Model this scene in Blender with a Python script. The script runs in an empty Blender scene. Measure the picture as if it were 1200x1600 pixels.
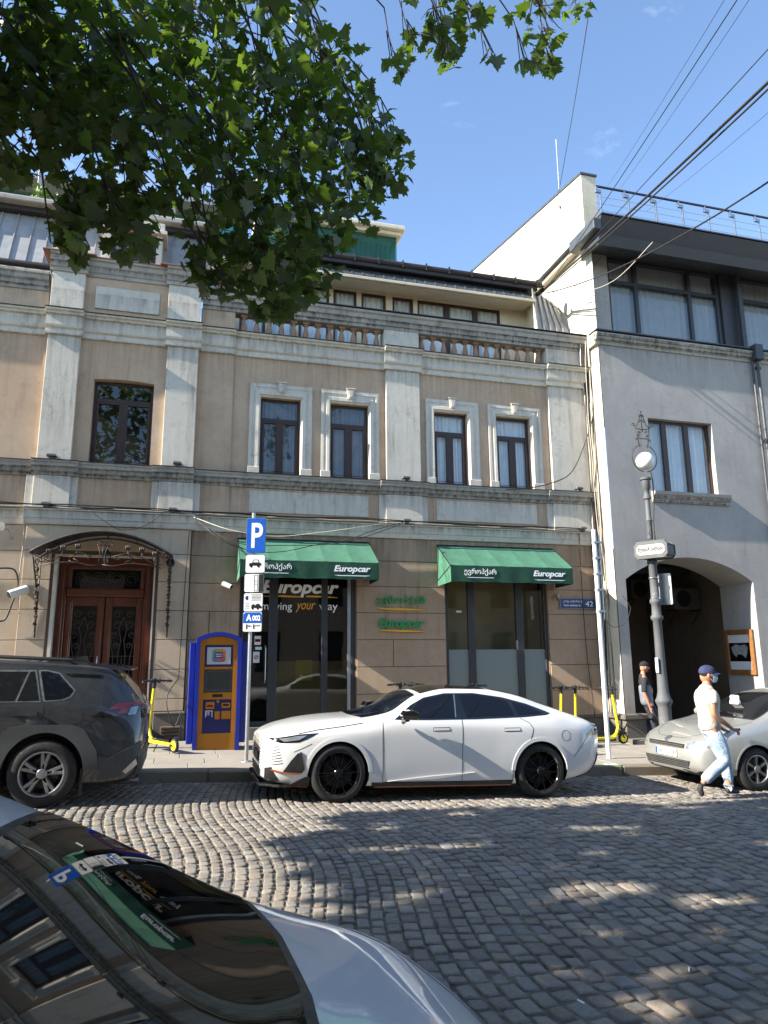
import bpy, bmesh, math, random
import numpy as np
from mathutils import Vector, Matrix
from mathutils.bvhtree import BVHTree
from mathutils.geometry import delaunay_2d_cdt
random.seed(7); RNG = np.random.default_rng(7)
sc = bpy.context.scene
COL = sc.collection
R = math.radians
# ---------------------------------------------------------------- camera, sky, sun, exposure
FPX, PITCH, ROLL, YAW = 1112.8, R(11.4885), R(-0.4458), R(15.4524)
CAMZ = 1.70
_fw = Vector((math.sin(YAW)*math.cos(PITCH), math.cos(YAW)*math.cos(PITCH), math.sin(PITCH)))
_rt = Vector((math.cos(YAW), -math.sin(YAW), 0)); _up = _rt.cross(_fw)
CR = _rt*math.cos(ROLL)+_up*math.sin(ROLL); CU = -_rt*math.sin(ROLL)+_up*math.cos(ROLL)
cam = bpy.data.objects.new('camera', bpy.data.cameras.new('camera')); COL.objects.link(cam)
cam.matrix_world = Matrix(((CR.x, CU.x, -_fw.x, 0), (CR.y, CU.y, -_fw.y, 0), (CR.z, CU.z, -_fw.z, CAMZ), (0, 0, 0, 1)))
cam.data.sensor_fit = 'VERTICAL'; cam.data.sensor_height = 36; cam.data.lens = 36*FPX/1600
cam.data.clip_start = 0.05; cam.data.clip_end = 3000
sc.camera = cam
SUN_E, SUN_A = R(31.8), R(5.0)
w = bpy.data.worlds.new("World"); sc.world = w; w.use_nodes = True
nt = w.node_tree; nt.nodes.clear()
sky = nt.nodes.new('ShaderNodeTexSky'); sky.sky_type = 'NISHITA'; sky.sun_disc = False
sky.sun_elevation = SUN_E; sky.sun_rotation = R(270)-SUN_A; sky.air_density = 1.0; sky.dust_density = 0.25; sky.ozone_density = 2.2; sky.altitude = 400
bg = nt.nodes.new('ShaderNodeBackground'); bg.inputs['Strength'].default_value = 0.12
out = nt.nodes.new('ShaderNodeOutputWorld')
tc = nt.nodes.new('ShaderNodeTexCoord'); mp = nt.nodes.new('ShaderNodeMapping'); mp.inputs['Scale'].default_value = (1.6, 1.6, 5.0); mp.inputs['Rotation'].default_value = (0.25, 0.1, 0.5)
cn = nt.nodes.new('ShaderNodeTexNoise'); cn.inputs['Scale'].default_value = 1.25; cn.inputs['Detail'].default_value = 8; cn.inputs['Roughness'].default_value = 0.62; cn.inputs['Distortion'].default_value = 0.5
cr = nt.nodes.new('ShaderNodeValToRGB'); cr.color_ramp.elements[0].position = 0.56; cr.color_ramp.elements[1].position = 0.86
cr.color_ramp.elements[1].color = (0.55, 0.55, 0.55, 1)
cmx = nt.nodes.new('ShaderNodeMixRGB'); cmx.inputs['Color2'].default_value = (7.2, 7.4, 7.8, 1)
L = nt.links.new
L(tc.outputs['Generated'], mp.inputs['Vector']); L(mp.outputs[0], cn.inputs['Vector']); L(cn.outputs['Fac'], cr.inputs['Fac']); L(cr.outputs[0], cmx.inputs['Fac'])
L(sky.outputs[0], cmx.inputs['Color1']); L(cmx.outputs[0], bg.inputs['Color']); L(bg.outputs[0], out.inputs['Surface'])
sd = bpy.data.lights.new('sun', 'SUN'); sd.energy = 5.0; sd.angle = R(0.5); sd.color = (1.0, 0.93, 0.82)
sun = bpy.data.objects.new('sun', sd); COL.objects.link(sun)
_sdir = Vector((math.cos(SUN_E)*math.cos(SUN_A), math.cos(SUN_E)*math.sin(SUN_A), -math.sin(SUN_E)))
sun.rotation_euler = _sdir.to_track_quat('-Z', 'Y').to_euler(); sun.location = (-20, -5, 20)
sc.view_settings.view_transform = 'Standard'; sc.view_settings.look = 'None'; sc.view_settings.gamma = 1; sc.view_settings.use_curve_mapping = False
sc.view_settings.exposure = 1.62
sc.render.resolution_x = 768; sc.render.resolution_y = 1024
sc.cycles.max_bounces = 7; sc.cycles.transparent_max_bounces = 14; sc.cycles.diffuse_bounces = 3; sc.cycles.glossy_bounces = 4
try:
    sc.cycles.use_denoising = True; sc.cycles.caustics_reflective = False; sc.cycles.caustics_refractive = False
    sc.cycles.sample_clamp_indirect = 6
except Exception: pass

SLOPE = 0.0353                     # the street falls gently to the right
def g(x): return -SLOPE*x
PV = 0.145                         # pavement above road
KY = 10.95                         # kerb face
def gp(x): return g(x)+PV
def ray(px, py): return _fw + CR*((px-600)/FPX) + CU*((800-py)/FPX)
def at(px, py, Y):
    """point of the place at depth Y seen at a measured image position"""
    d = ray(px, py); t = Y/d.y; return Vector((d.x*t, Y, d.z*t+CAMZ))
def onG(px, py, h=0.0):
    d = ray(px, py); t = (-CAMZ+h)/(d.z+SLOPE*d.x); return Vector((d.x*t, d.y*t, CAMZ+d.z*t))
def proj(P):
    P = Vector(P)-Vector((0, 0, CAMZ)); z = P.dot(_fw)
    return 600+FPX*P.dot(CR)/z, 800-FPX*P.dot(CU)/z, z

# ---------------------------------------------------------------- materials
def S(r, g_, b, a=1):
    f = lambda c: (c/255/12.92) if c/255 <= .04045 else ((c/255+.055)/1.055)**2.4
    return (f(r), f(g_), f(b), a)
MATS = {}
def base_mat(name, col, rough=.6, metal=0, spec=None, coat=0, alpha=None):
    m = bpy.data.materials.new(name); m.use_nodes = True; b = m.node_tree.nodes['Principled BSDF']
    b.inputs['Base Color'].default_value = col; b.inputs['Roughness'].default_value = rough; b.inputs['Metallic'].default_value = metal
    if spec is not None: b.inputs['Specular IOR Level'].default_value = spec
    if coat: b.inputs['Coat Weight'].default_value = coat; b.inputs['Coat Roughness'].default_value = .04
    MATS[name] = m
    return m, m.node_tree, b
def noise(nt, vec, scale, detail=4, rough=.55, dist=0, mscale=None):
    if mscale is not None:
        mp = nt.nodes.new('ShaderNodeMapping'); mp.inputs['Scale'].default_value = mscale; nt.links.new(vec, mp.inputs['Vector']); vec = mp.outputs[0]
    n = nt.nodes.new('ShaderNodeTexNoise'); n.inputs['Scale'].default_value = scale; n.inputs['Detail'].default_value = detail
    n.inputs['Roughness'].default_value = rough; n.inputs['Distortion'].default_value = dist; nt.links.new(vec, n.inputs['Vector'])
    return n.outputs['Fac']
def ramp(nt, fac, p0, p1, c0=(0, 0, 0, 1), c1=(1, 1, 1, 1)):
    r = nt.nodes.new('ShaderNodeValToRGB'); e = r.color_ramp.elements
    e[0].position = p0; e[1].position = p1; e[0].color = c0; e[1].color = c1; nt.links.new(fac, r.inputs['Fac']); return r.outputs[0]
def mix(nt, fac, a, b, mode='MIX'):
    m = nt.nodes.new('ShaderNodeMixRGB'); m.blend_type = mode
    for k, v in (('Fac', fac), ('Color1', a), ('Color2', b)):
        if hasattr(v, 'links'): nt.links.new(v, m.inputs[k])
        else: m.inputs[k].default_value = v
    return m.outputs[0]
def math_(nt, op, a, b=None):
    m = nt.nodes.new('ShaderNodeMath'); m.operation = op
    for k, v in enumerate((a, b)):
        if v is None: continue
        if hasattr(v, 'links'): nt.links.new(v, m.inputs[k])
        else: m.inputs[k].default_value = v
    return m.outputs[0]
def pos(nt, obj=False):
    if obj: return nt.nodes.new('ShaderNodeTexCoord').outputs['Object']
    return nt.nodes.new('ShaderNodeNewGeometry').outputs['Position']
def bump(nt, b, h, strength, dist=.02):
    n = nt.nodes.new('ShaderNodeBump'); n.inputs['Strength'].default_value = strength; n.inputs['Distance'].default_value = dist
    nt.links.new(h, n.inputs['Height']); nt.links.new(n.outputs[0], b.inputs['Normal'])
def plain(name, col, rough=.6, metal=0, var=.12, bs=0, scale=6, coat=0, obj=True, grime=0):
    """a surface of one colour with slight uneven tone, grime and relief"""
    m, nt, b = base_mat(name, col, rough, metal, coat=coat)
    p = pos(nt, obj); n = noise(nt, p, scale, 5, .6)
    dk = tuple(c*(1-var) for c in col[:3])+(1,); lt = tuple(min(1, c*(1+var*.7)) for c in col[:3])+(1,)
    c = ramp(nt, n, .3, .7, dk, lt)
    if grime:
        gn = noise(nt, p, scale*.35, 8, .7, .5); c = mix(nt, ramp(nt, gn, .5, .72, (0, 0, 0, 1), (grime, grime, grime, 1)), c, (.06, .05, .04, 1))
    nt.links.new(c, b.inputs['Base Color'])
    rr = ramp(nt, noise(nt, p, scale*2.3, 3), .3, .7, (rough*.8,)*3+(1,), (min(1, rough*1.2),)*3+(1,)); nt.links.new(rr, b.inputs['Roughness'])
    if bs: bump(nt, b, noise(nt, p, scale*8, 6, .65), bs, .01)
    return m
def plaster(name, c1, c2, stain=(.10, .08, .06, 1), st=.5, grain=.35, gscale=60, crack=0, gdist=.01, streak=.5, rough=.9, drips=None):
    m, nt, b = base_mat(name, c1, rough, spec=.25)
    p = pos(nt)
    c = mix(nt, ramp(nt, noise(nt, p, .9, 6, .6, .3), .35, .68), c1, c2)
    c = mix(nt, ramp(nt, noise(nt, p, 7, 6, .65), .35, .8, (0, 0, 0, 1), (.35,)*3+(1,)), c, tuple(x*.72 for x in c1[:3])+(1,))
    s1 = noise(nt, p, 1.0, 7, .68, .2, (7, 7, .55)); s2 = noise(nt, p, .7, 4, .6)
    f = math_(nt, 'MULTIPLY', ramp(nt, s1, .50, .78), ramp(nt, s2, .35, .7))
    c = mix(nt, math_(nt, 'MULTIPLY', f, streak), c, stain)
    f3 = ramp(nt, noise(nt, p, 3.2, 9, .75, .6), .56, .74); c = mix(nt, math_(nt, 'MULTIPLY', f3, st), c, stain)
    if drips:
        # run-off dirt that starts at each ledge and thins out down the wall
        sx = nt.nodes.new('ShaderNodeSeparateXYZ'); nt.links.new(p, sx.inputs[0]); tot = None
        for lz, ln_, amt in drips:
            a = math_(nt, 'MULTIPLY', math_(nt, 'ADD', sx.outputs['Z'], -(lz-ln_)), 1/ln_); a = math_(nt, 'MAXIMUM', a, 0); a = math_(nt, 'MULTIPLY', a, math_(nt, 'LESS_THAN', sx.outputs['Z'], lz+.01)); a = math_(nt, 'MULTIPLY', math_(nt, 'POWER', a, 1.5), amt)
            tot = a if tot is None else math_(nt, 'ADD', tot, a)
        dn = ramp(nt, noise(nt, p, 1, 6, .7, .1, (11, 11, .35)), .38, .66); c = mix(nt, math_(nt, 'MULTIPLY', tot, dn), c, stain)
    h = noise(nt, p, gscale, 5, .7)
    if crack:
        v = nt.nodes.new('ShaderNodeTexVoronoi'); v.feature = 'DISTANCE_TO_EDGE'; v.inputs['Scale'].default_value = 3.8
        vm = nt.nodes.new('ShaderNodeVectorMath'); vm.operation = 'ADD'; nz = nt.nodes.new('ShaderNodeTexNoise'); nz.inputs['Scale'].default_value = 2.5; nz.inputs['Detail'].default_value = 4
        nt.links.new(p, nz.inputs['Vector']); nt.links.new(p, vm.inputs[0]); sc_ = nt.nodes.new('ShaderNodeVectorMath'); sc_.operation = 'SCALE'; sc_.inputs['Scale'].default_value = .35
        nt.links.new(nz.outputs['Color'], sc_.inputs[0]); nt.links.new(sc_.outputs[0], vm.inputs[1]); nt.links.new(vm.outputs[0], v.inputs['Vector'])
        cf = ramp(nt, v.outputs['Distance'], .002, .014, (1, 1, 1, 1), (0, 0, 0, 1)); cf = math_(nt, 'MULTIPLY', cf, ramp(nt, noise(nt, p, .8, 3), .48, .6))
        c = mix(nt, math_(nt, 'MULTIPLY', cf, crack), c, (.12, .11, .10, 1))
    nt.links.new(c, b.inputs['Base Color'])
    if grain: bump(nt, b, h, grain, gdist)
    return m
def glass(name, tint, transp, rough=.02, ior=1.5, body=(.02, .02, .022, 1), wave=.05):
    """clear or tinted pane: fresnel reflection over a part-transparent body"""
    m = bpy.data.materials.new(name); m.use_nodes = True; nt = m.node_tree; nt.nodes.clear(); MATS[name] = m
    o = nt.nodes.new('ShaderNodeOutputMaterial'); t = nt.nodes.new('ShaderNodeBsdfTransparent'); t.inputs[0].default_value = tint
    d = nt.nodes.new('ShaderNodeBsdfDiffuse'); d.inputs[0].default_value = body; m1 = nt.nodes.new('ShaderNodeMixShader'); m1.inputs[0].default_value = transp
    gl = nt.nodes.new('ShaderNodeBsdfGlossy'); gl.inputs['Roughness'].default_value = rough; fr = nt.nodes.new('ShaderNodeFresnel'); fr.inputs[0].default_value = ior
    m2 = nt.nodes.new('ShaderNodeMixShader'); L = nt.links.new
    L(d.outputs[0], m1.inputs[1]); L(t.outputs[0], m1.inputs[2]); bf = nt.nodes.new('ShaderNodeNewGeometry'); L(math_(nt, 'MULTIPLY', fr.outputs[0], math_(nt, 'SUBTRACT', 1.0, bf.outputs['Backfacing'])), m2.inputs[0]); L(m1.outputs[0], m2.inputs[1]); L(gl.outputs[0], m2.inputs[2]); L(m2.outputs[0], o.inputs[0])
    p = nt.nodes.new('ShaderNodeNewGeometry').outputs['Position']; bn = nt.nodes.new('ShaderNodeBump'); bn.inputs['Strength'].default_value = wave; bn.inputs['Distance'].default_value = .02
    L(noise(nt, p, 1.3, 2), bn.inputs['Height']); L(bn.outputs[0], gl.inputs['Normal'])
    return m
M = MATS
WALLC = S(186, 157, 130); 
plaster('wall_ochre', S(186, 160, 134), S(197, 174, 149), S(104, 84, 66), .34, .35, 45, .3, streak=.6, drips=[(8.22, 1.3, .38), (5.27, .6, .5), (9.24, .4, .5)])
plaster('white_stucco', S(199, 193, 180), S(209, 203, 189), S(92, 85, 74), .55, .35, 50, .35, streak=.95, drips=[(8.22, .8, .5), (5.27, .5, .6), (9.24, .35, .6), (8.62, .3, .75), (4.54, .25, .75)])
plaster('ledge_stone', S(172, 168, 158), S(150, 146, 137), S(46, 41, 35), .9, .35, 40, 0, streak=1, drips=[(5.42, .2, .95), (9.42, .2, .95), (9.30, .12, .9), (5.31, .1, .9), (9.82, .15, .9)])
plaster('block_brown', S(172, 148, 124), S(183, 160, 136), S(84, 69, 56), .3, .9, 95, .3, .02, streak=.7, drips=[(4.28, .9, .7)])
plaster('block_beige', S(188, 168, 144), S(200, 182, 158), S(112, 94, 76), .35, .3, 60, .3, streak=.6)
plaster('joint_dark', S(128, 110, 92), S(112, 96, 81), S(50, 42, 36), .4, .3, 60)
plaster('plinth_stone', S(112, 106, 98), S(96, 92, 86), S(48, 44, 40), .6, .5, 40, .4)
plaster('grey_render', S(168, 164, 158), S(153, 150, 146), S(104, 99, 92), .4, .45, 40, .35, streak=.65, drips=[(9.2, .8, .5)])
plaster('cream_wall', S(214, 206, 186), S(204, 195, 174), S(140, 122, 96), .35, .3, 40, .4, streak=.6)
plaster('cream_clean', S(222, 210, 184), S(214, 202, 176), S(170, 152, 122), .12, .1, 40, streak=.2)
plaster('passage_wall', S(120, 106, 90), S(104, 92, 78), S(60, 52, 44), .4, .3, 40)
plaster('terracotta', S(150, 108, 84), S(132, 96, 78), S(70, 56, 46), .4, .4, 60)
plaster('baluster_clay', S(164, 136, 114), S(152, 124, 102), S(84, 66, 54), .35, .3, 80)
plain('brown_frame', S(58, 38, 32), .45, var=.2)
plain('dark_frame', S(48, 51, 55), .4, var=.1)
plain('charcoal_metal', S(56, 59, 64), .5, var=.12, grime=.2)
plain('zinc', S(150, 151, 152), .5, .1, var=.18, grime=.25, scale=3, obj=False)
plain('zinc_dark', S(74, 80, 84), .5, .3, var=.2, scale=3, obj=False)
plain('gutter', S(52, 46, 44), .5, .2, var=.2)
plain('wrought_iron', S(70, 62, 56), .6, .5, var=.35, grime=.4, scale=20)
plain('black_metal', S(26, 26, 27), .5, .3)
plain('black_plastic', S(30, 31, 32), .55, var=.1)
plain('grey_plastic', S(58, 60, 62), .65, var=.12, scale=10)
plain('white_plastic', S(210, 210, 205), .45, var=.08)
plain('white_paint', S(214, 216, 216), .45, var=.06)
plain('galvanised', S(168, 172, 174), .38, .7, var=.15, scale=12)
plain('steel', S(176, 178, 180), .3, .9, var=.1)
plain('wood_frame', S(128, 86, 44), .55, var=.3, scale=9)
plain('curtain_white', S(232, 234, 236), .9, var=.08)
plain('curtain_grey', S(168, 172, 178), .9, var=.12)
plain('yellow_paint', S(226, 210, 30), .4, var=.1, grime=.12)
plain('blind', S(158, 162, 168), .9, var=.06)
plain('white_letter', S(246, 247, 246), .5, var=.03)
plain('yellow_letter', S(226, 166, 38), .5, var=.05)
plain('green_letter', S(24, 142, 76), .4, var=.1)
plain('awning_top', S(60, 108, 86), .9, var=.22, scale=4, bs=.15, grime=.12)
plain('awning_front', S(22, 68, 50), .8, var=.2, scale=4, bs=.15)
plain('blue_paint', S(22, 44, 142), .35, var=.15, scale=3)
plain('navy_panel', S(16, 26, 92), .35, var=.12, scale=3)
plain('orange_panel', S(176, 110, 14), .4, var=.14, scale=3)
plain('sign_blue', S(18, 78, 168), .35, var=.05)
plain('sign_white', S(212, 214, 214), .4, var=.05)
plain('plate_blue', S(40, 66, 112), .4, var=.12)
plain('rubber', S(30, 30, 31), .8, var=.25, scale=14, bs=.2)
plain('skin', S(176, 124, 98), .55, var=.1, scale=14)
plain('cable', S(38, 36, 35), .6, var=.2)
plain('cable_pale', S(190, 182, 164), .7, var=.2)
plain('interior_dark', S(34, 32, 30), .8)
plain('interior_olive', S(160, 146, 104), .8, var=.2, scale=1.5)
plain('red_lens', S(122, 6, 9), .15, var=.3, coat=1)
plain('clear_lens', S(150, 156, 160), .12, .5, var=.3, scale=20, coat=1)
plain('copper_trim', S(186, 110, 78), .35, .5)
glass('pane_clear', (.96, .98, .98, 1), .98, ior=1.8)
glass('pane_dark', (.80, .83, .83, 1), .95, ior=1.85)
glass('pane_black', (.35, .35, .35, 1), .8)
glass('pane_green', (.45, .80, .68, 1), .75, body=(.05, .12, .10, 1))
glass('car_glass', (.30, .32, .33, 1), .6, ior=1.45, wave=0)
glass('car_glass_dark', (.05, .06, .07, 1), .3, ior=1.5, body=(.008, .010, .016, 1), wave=0)
glass('windscreen_near', (.06, .065, .065, 1), .5, ior=1.55, body=(.006, .007, .007, 1), wave=0)
m, nt, b = base_mat('frosted_glass', S(118, 128, 126), .35)
def car_paint(name, col, metal, rough, flake=0, dust=0):
    m, nt, b = base_mat(name, col, rough, metal, coat=1.0); b.inputs['Coat Roughness'].default_value = .03
    if flake:
        n = noise(nt, pos(nt, True), 900, 2); c = ramp(nt, n, .3, .7, tuple(x*(1-flake) for x in col[:3])+(1,), tuple(min(1, x*(1+flake)) for x in col[:3])+(1,))
        nt.links.new(c, b.inputs['Base Color'])
    if dust:
        p = pos(nt, True); c0 = b.inputs['Base Color'].links[0].from_socket if b.inputs['Base Color'].links else col
        n = ramp(nt, noise(nt, p, 5, 8, .7), .42, .75, (0, 0, 0, 1), (dust,)*3+(1,)); c = mix(nt, n, c0, S(140, 130, 116)); nt.links.new(c, b.inputs['Base Color'])
        nt.links.new(ramp(nt, n, 0, 1, (rough,)*3+(1,), (.8,)*3+(1,)), b.inputs['Roughness'])
        nt.links.new(ramp(nt, n, 0, .6, (1, 1, 1, 1), (.2, .2, .2, 1)), b.inputs['Coat Weight'])
car_paint('paint_white', S(208, 208, 206), 0, .3)
car_paint('paint_grey', S(56, 59, 64), .5, .36, .25, .10)
car_paint('paint_silver', S(176, 177, 172), .6, .36, .15, .25)
car_paint('paint_silver_near', S(190, 198, 210), .12, .34, .1, .03)
car_paint('gloss_black', S(12, 12, 13), 0, .15)

# ---------------------------------------------------------------- objects
def wm(o):
    m = o.matrix_basis.copy()
    while o.parent: o = o.parent; m = o.matrix_basis @ m
    return m
def thing(name, label, cat, loc=(0, 0, 0), rot=(0, 0, 0), group=None):
    o = bpy.data.objects.new(name, None); COL.objects.link(o); o.location = loc; o.rotation_euler = rot; o.empty_display_size = .2
    o['label'] = label; o['category'] = cat
    if group: o['group'] = group
    return o
def tag(o, label=None, cat=None, group=None, kind=None):
    if label: o['label'] = label
    if cat: o['category'] = cat
    if group: o['group'] = group
    if kind: o['kind'] = kind
    return o
class MB:
    def __init__(s): s.v = []; s.f = []; s.mi = []; s.m = 0
    def add(s, vs, fs):
        o = len(s.v); s.v += [tuple(p) for p in vs]; s.f += [tuple(i+o for i in f) for f in fs]; s.mi += [s.m]*len(fs); return s
    def box(s, x0, x1, y0, y1, z0, z1, c=0, mtx=None):
        if x1 < x0: x0, x1 = x1, x0
        if y1 < y0: y0, y1 = y1, y0
        if z1 < z0: z0, z1 = z1, z0
        c = min(c, (x1-x0)*.45, (y1-y0)*.45, (z1-z0)*.45)
        if c <= 0:
            vs = [(x, y, z) for z in (z0, z1) for y in (y0, y1) for x in (x0, x1)]
            fs = [(0, 2, 3, 1), (4, 5, 7, 6), (0, 1, 5, 4), (2, 6, 7, 3), (0, 4, 6, 2), (1, 3, 7, 5)]
        else:
            vs = []; idx = {}
            X = (x0, x1); Y = (y0, y1); Z = (z0, z1); sg = (1, -1)
            for i in (0, 1):
                for j in (0, 1):
                    for k in (0, 1):
                        for a in range(3):
                            idx[(i, j, k, a)] = len(vs)
                            vs.append((X[i]+(0 if a == 0 else c*sg[i]), Y[j]+(0 if a == 1 else c*sg[j]), Z[k]+(0 if a == 2 else c*sg[k])))
            q = lambda *t: idx[t]
            fs = []
            for i in (0, 1):
                f = [q(i, 0, 0, 0), q(i, 0, 1, 0), q(i, 1, 1, 0), q(i, 1, 0, 0)]; fs.append(f if i == 0 else f[::-1])
                f = [q(0, i, 0, 1), q(1, i, 0, 1), q(1, i, 1, 1), q(0, i, 1, 1)]; fs.append(f if i == 0 else f[::-1])
                f = [q(0, 0, i, 2), q(0, 1, i, 2), q(1, 1, i, 2), q(1, 0, i, 2)]; fs.append(f if i == 0 else f[::-1])
            for i in (0, 1):
                for j in (0, 1):
                    f = [q(i, j, 0, 0), q(i, j, 0, 1), q(i, j, 1, 1), q(i, j, 1, 0)]; fs.append(f if (i+j) % 2 == 1 else f[::-1])
                    f = [q(i, 0, j, 0), q(i, 1, j, 0), q(i, 1, j, 2), q(i, 0, j, 2)]; fs.append(f if (i+j) % 2 == 1 else f[::-1])
                    f = [q(0, i, j, 1), q(1, i, j, 1), q(1, i, j, 2), q(0, i, j, 2)]; fs.append(f[::-1] if (i+j) % 2 == 1 else f)
            for i in (0, 1):
                for j in (0, 1):
                    for k in (0, 1):
                        f = [q(i, j, k, 0), q(i, j, k, 1), q(i, j, k, 2)]; fs.append(f if (i+j+k) % 2 == 1 else f[::-1])
        if mtx is not None: vs = [tuple(mtx @ Vector(p)) for p in vs]
        return s.add(vs, fs)
    def prism(s, poly, a0, a1, axis='y', mtx=None):
        """extrude a 2D outline; axis y: outline (x,z), x: (y,z), z: (x,y)"""
        n = len(poly); vs = []
        for a in (a0, a1):
            for p, q in poly: vs.append({'y': (p, a, q), 'x': (a, p, q), 'z': (p, q, a)}[axis])
        fs = [tuple(range(n)), tuple(range(2*n-1, n-1, -1))]+[(i, i+n, (i+1) % n+n, (i+1) % n) for i in range(n)]
        if mtx is not None: vs = [tuple(mtx @ Vector(p)) for p in vs]
        return s.add(vs, fs)
    def tube(s, pts, r, n=8, caps=True, r1=None, closed=False):
        pts = [Vector(p) for p in pts]; N = len(pts)
        if N < 2: return s
        rad = r if hasattr(r, '__len__') else [r+((r1 if r1 is not None else r)-r)*i/(N-1) for i in range(N)]
        vs = []; prev = None
        for i, p in enumerate(pts):
            if closed: t = pts[(i+1) % N]-pts[i-1]
            else: t = pts[min(i+1, N-1)]-pts[max(i-1, 0)]
            if t.length < 1e-9: t = Vector((0, 0, 1))
            t.normalize()
            if prev is None:
                u = t.orthogonal().normalized()
            else:
                u = prev-t*prev.dot(t)
                u = u.normalized() if u.length > 1e-6 else t.orthogonal().normalized()
            prev = u; v = t.cross(u)
            for k in range(n):
                a = 2*math.pi*k/n; vs.append(p+(u*math.cos(a)+v*math.sin(a))*rad[i])
        fs = []
        for i in range(N if closed else N-1):
            j = (i+1) % N
            for k in range(n): fs.append((i*n+k, i*n+(k+1) % n, j*n+(k+1) % n, j*n+k))
        if caps and not closed: fs += [tuple(range(n-1, -1, -1)), tuple(range((N-1)*n, N*n))]
        return s.add(vs, fs)
    def lathe(s, prof, c=(0, 0, 0), n=16, axis='z', ang=2*math.pi, sq=None):
        """prof: (radius, height) pairs; sq: list of booleans for square rings"""
        vs = []; c = Vector(c)
        for i, (r, h) in enumerate(prof):
            for k in range(n):
                a = ang*k/n+math.pi/n
                rr = r
                if sq and sq[i]: rr = r/max(abs(math.cos(a)), abs(math.sin(a)))
                x, y = rr*math.cos(a), rr*math.sin(a)
                vs.append(c+Vector({'z': (x, y, h), 'y': (x, h, y), 'x': (h, x, y)}[axis]))
        fs = []
        for i in range(len(prof)-1):
            for k in range(n):
                f = (i*n+k, i*n+(k+1) % n, (i+1)*n+(k+1) % n, (i+1)*n+k); fs.append(f if axis != 'y' else f[::-1])
        fs += [tuple(range(n-1, -1, -1)) if axis != 'y' else tuple(range(n)), tuple(range((len(prof)-1)*n, len(prof)*n)) if axis != 'y' else tuple(range(len(prof)*n-1, (len(prof)-1)*n-1, -1))]
        return s.add(vs, fs)
    def grid(s, fn, nu, nv, flip=False):
        vs = [fn(i/nu, j/nv) for j in range(nv+1) for i in range(nu+1)]; fs = []
        for j in range(nv):
            for i in range(nu):
                a = j*(nu+1)+i; f = (a, a+1, a+nu+2, a+nu+1); fs.append(f[::-1] if flip else f)
        return s.add(vs, fs)
    def ball(s, c, r, n=12, m=8, sc_=(1, 1, 1)):
        return s.add(*_ball(c, r, n, m, sc_))
    def build(s, name, mat, parent=None, smooth=False, local=False, auto=None):
        me = bpy.data.meshes.new(name)
        vs = s.v
        if parent is not None and not local:
            im = wm(parent).inverted(); vs = [tuple(im @ Vector(p)) for p in vs]
        me.from_pydata(vs, [], s.f)
        mats = mat if isinstance(mat, (list, tuple)) else [mat]
        for m_ in mats: me.materials.append(M[m_])
        if len(mats) > 1: me.polygons.foreach_set('material_index', s.mi)
        me.update()
        if smooth: me.polygons.foreach_set('use_smooth', [True]*len(me.polygons))
        if auto is not None:
            try: me.set_sharp_from_angle(angle=R(auto))
            except Exception: pass
        o = bpy.data.objects.new(name, me); COL.objects.link(o)
        if parent is not None: o.parent = parent
        return o
def _ball(c, r, n, m, sc_):
    vs = []; c = Vector(c)
    for j in range(1, m):
        t = math.pi*j/m
        for i in range(n):
            a = 2*math.pi*i/n; vs.append(c+Vector((r*sc_[0]*math.sin(t)*math.cos(a), r*sc_[1]*math.sin(t)*math.sin(a), r*sc_[2]*math.cos(t))))
    vs += [c+Vector((0, 0, r*sc_[2])), c-Vector((0, 0, r*sc_[2]))]; T = len(vs)-2; fs = []
    for j in range(m-2):
        for i in range(n): fs.append((j*n+i, (j+1)*n+i, (j+1)*n+(i+1) % n, j*n+(i+1) % n))
    for i in range(n): fs += [(T, i, (i+1) % n), (T+1, (m-2)*n+(i+1) % n, (m-2)*n+i)]
    return vs, fs
def copy_tree(o, parent=None):
    c = o.copy(); COL.objects.link(c)
    if parent is not None: c.parent = parent
    for ch in list(o.children): copy_tree(ch, c)
    return c
_tc = {}
def text_geo(s, shear=0, bold=0, sp=1.0):
    k = (s, shear, bold, sp)
    if k in _tc: return _tc[k]
    cu = bpy.data.curves.new('lettering', 'FONT'); cu.body = s; cu.shear = shear; cu.offset = bold; cu.space_character = sp; cu.resolution_u = 4; cu.extrude = .5; cu.fill_mode = 'BOTH'
    o = bpy.data.objects.new('lettering', cu); COL.objects.link(o); dg = bpy.context.evaluated_depsgraph_get(); dg.update()
    me = bpy.data.meshes.new_from_object(o.evaluated_get(dg)); vs = [tuple(v.co) for v in me.vertices]; fs = [tuple(p.vertices) for p in me.polygons]
    bpy.data.objects.remove(o); bpy.data.meshes.remove(me); bpy.data.curves.remove(cu)
    if not vs: return [(0, 0, 0)], []
    x0 = min(v[0] for v in vs); x1 = max(v[0] for v in vs); y0 = min(v[1] for v in vs); y1 = max(v[1] for v in vs)
    vs = [((v[0]-x0)/(x1-x0), (v[1]-y0)/(y1-y0), v[2]+.5) for v in vs]; _tc[k] = (vs, fs); return vs, fs
def text(mb, s, o, ex, ez, w, h, d=.004, shear=0, bold=0, sp=1.0):
    """letters filling a w x h box whose lower left corner is o; ex, ez the directions; depth d towards the viewer"""
    vs, fs = text_geo(s, shear, bold, sp); o = Vector(o); ex = Vector(ex).normalized(); ez = Vector(ez).normalized(); n = ex.cross(ez)
    mb.add([o+ex*(v[0]*w)+ez*(v[1]*h)+n*(v[2]*d) for v in vs], fs)
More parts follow.
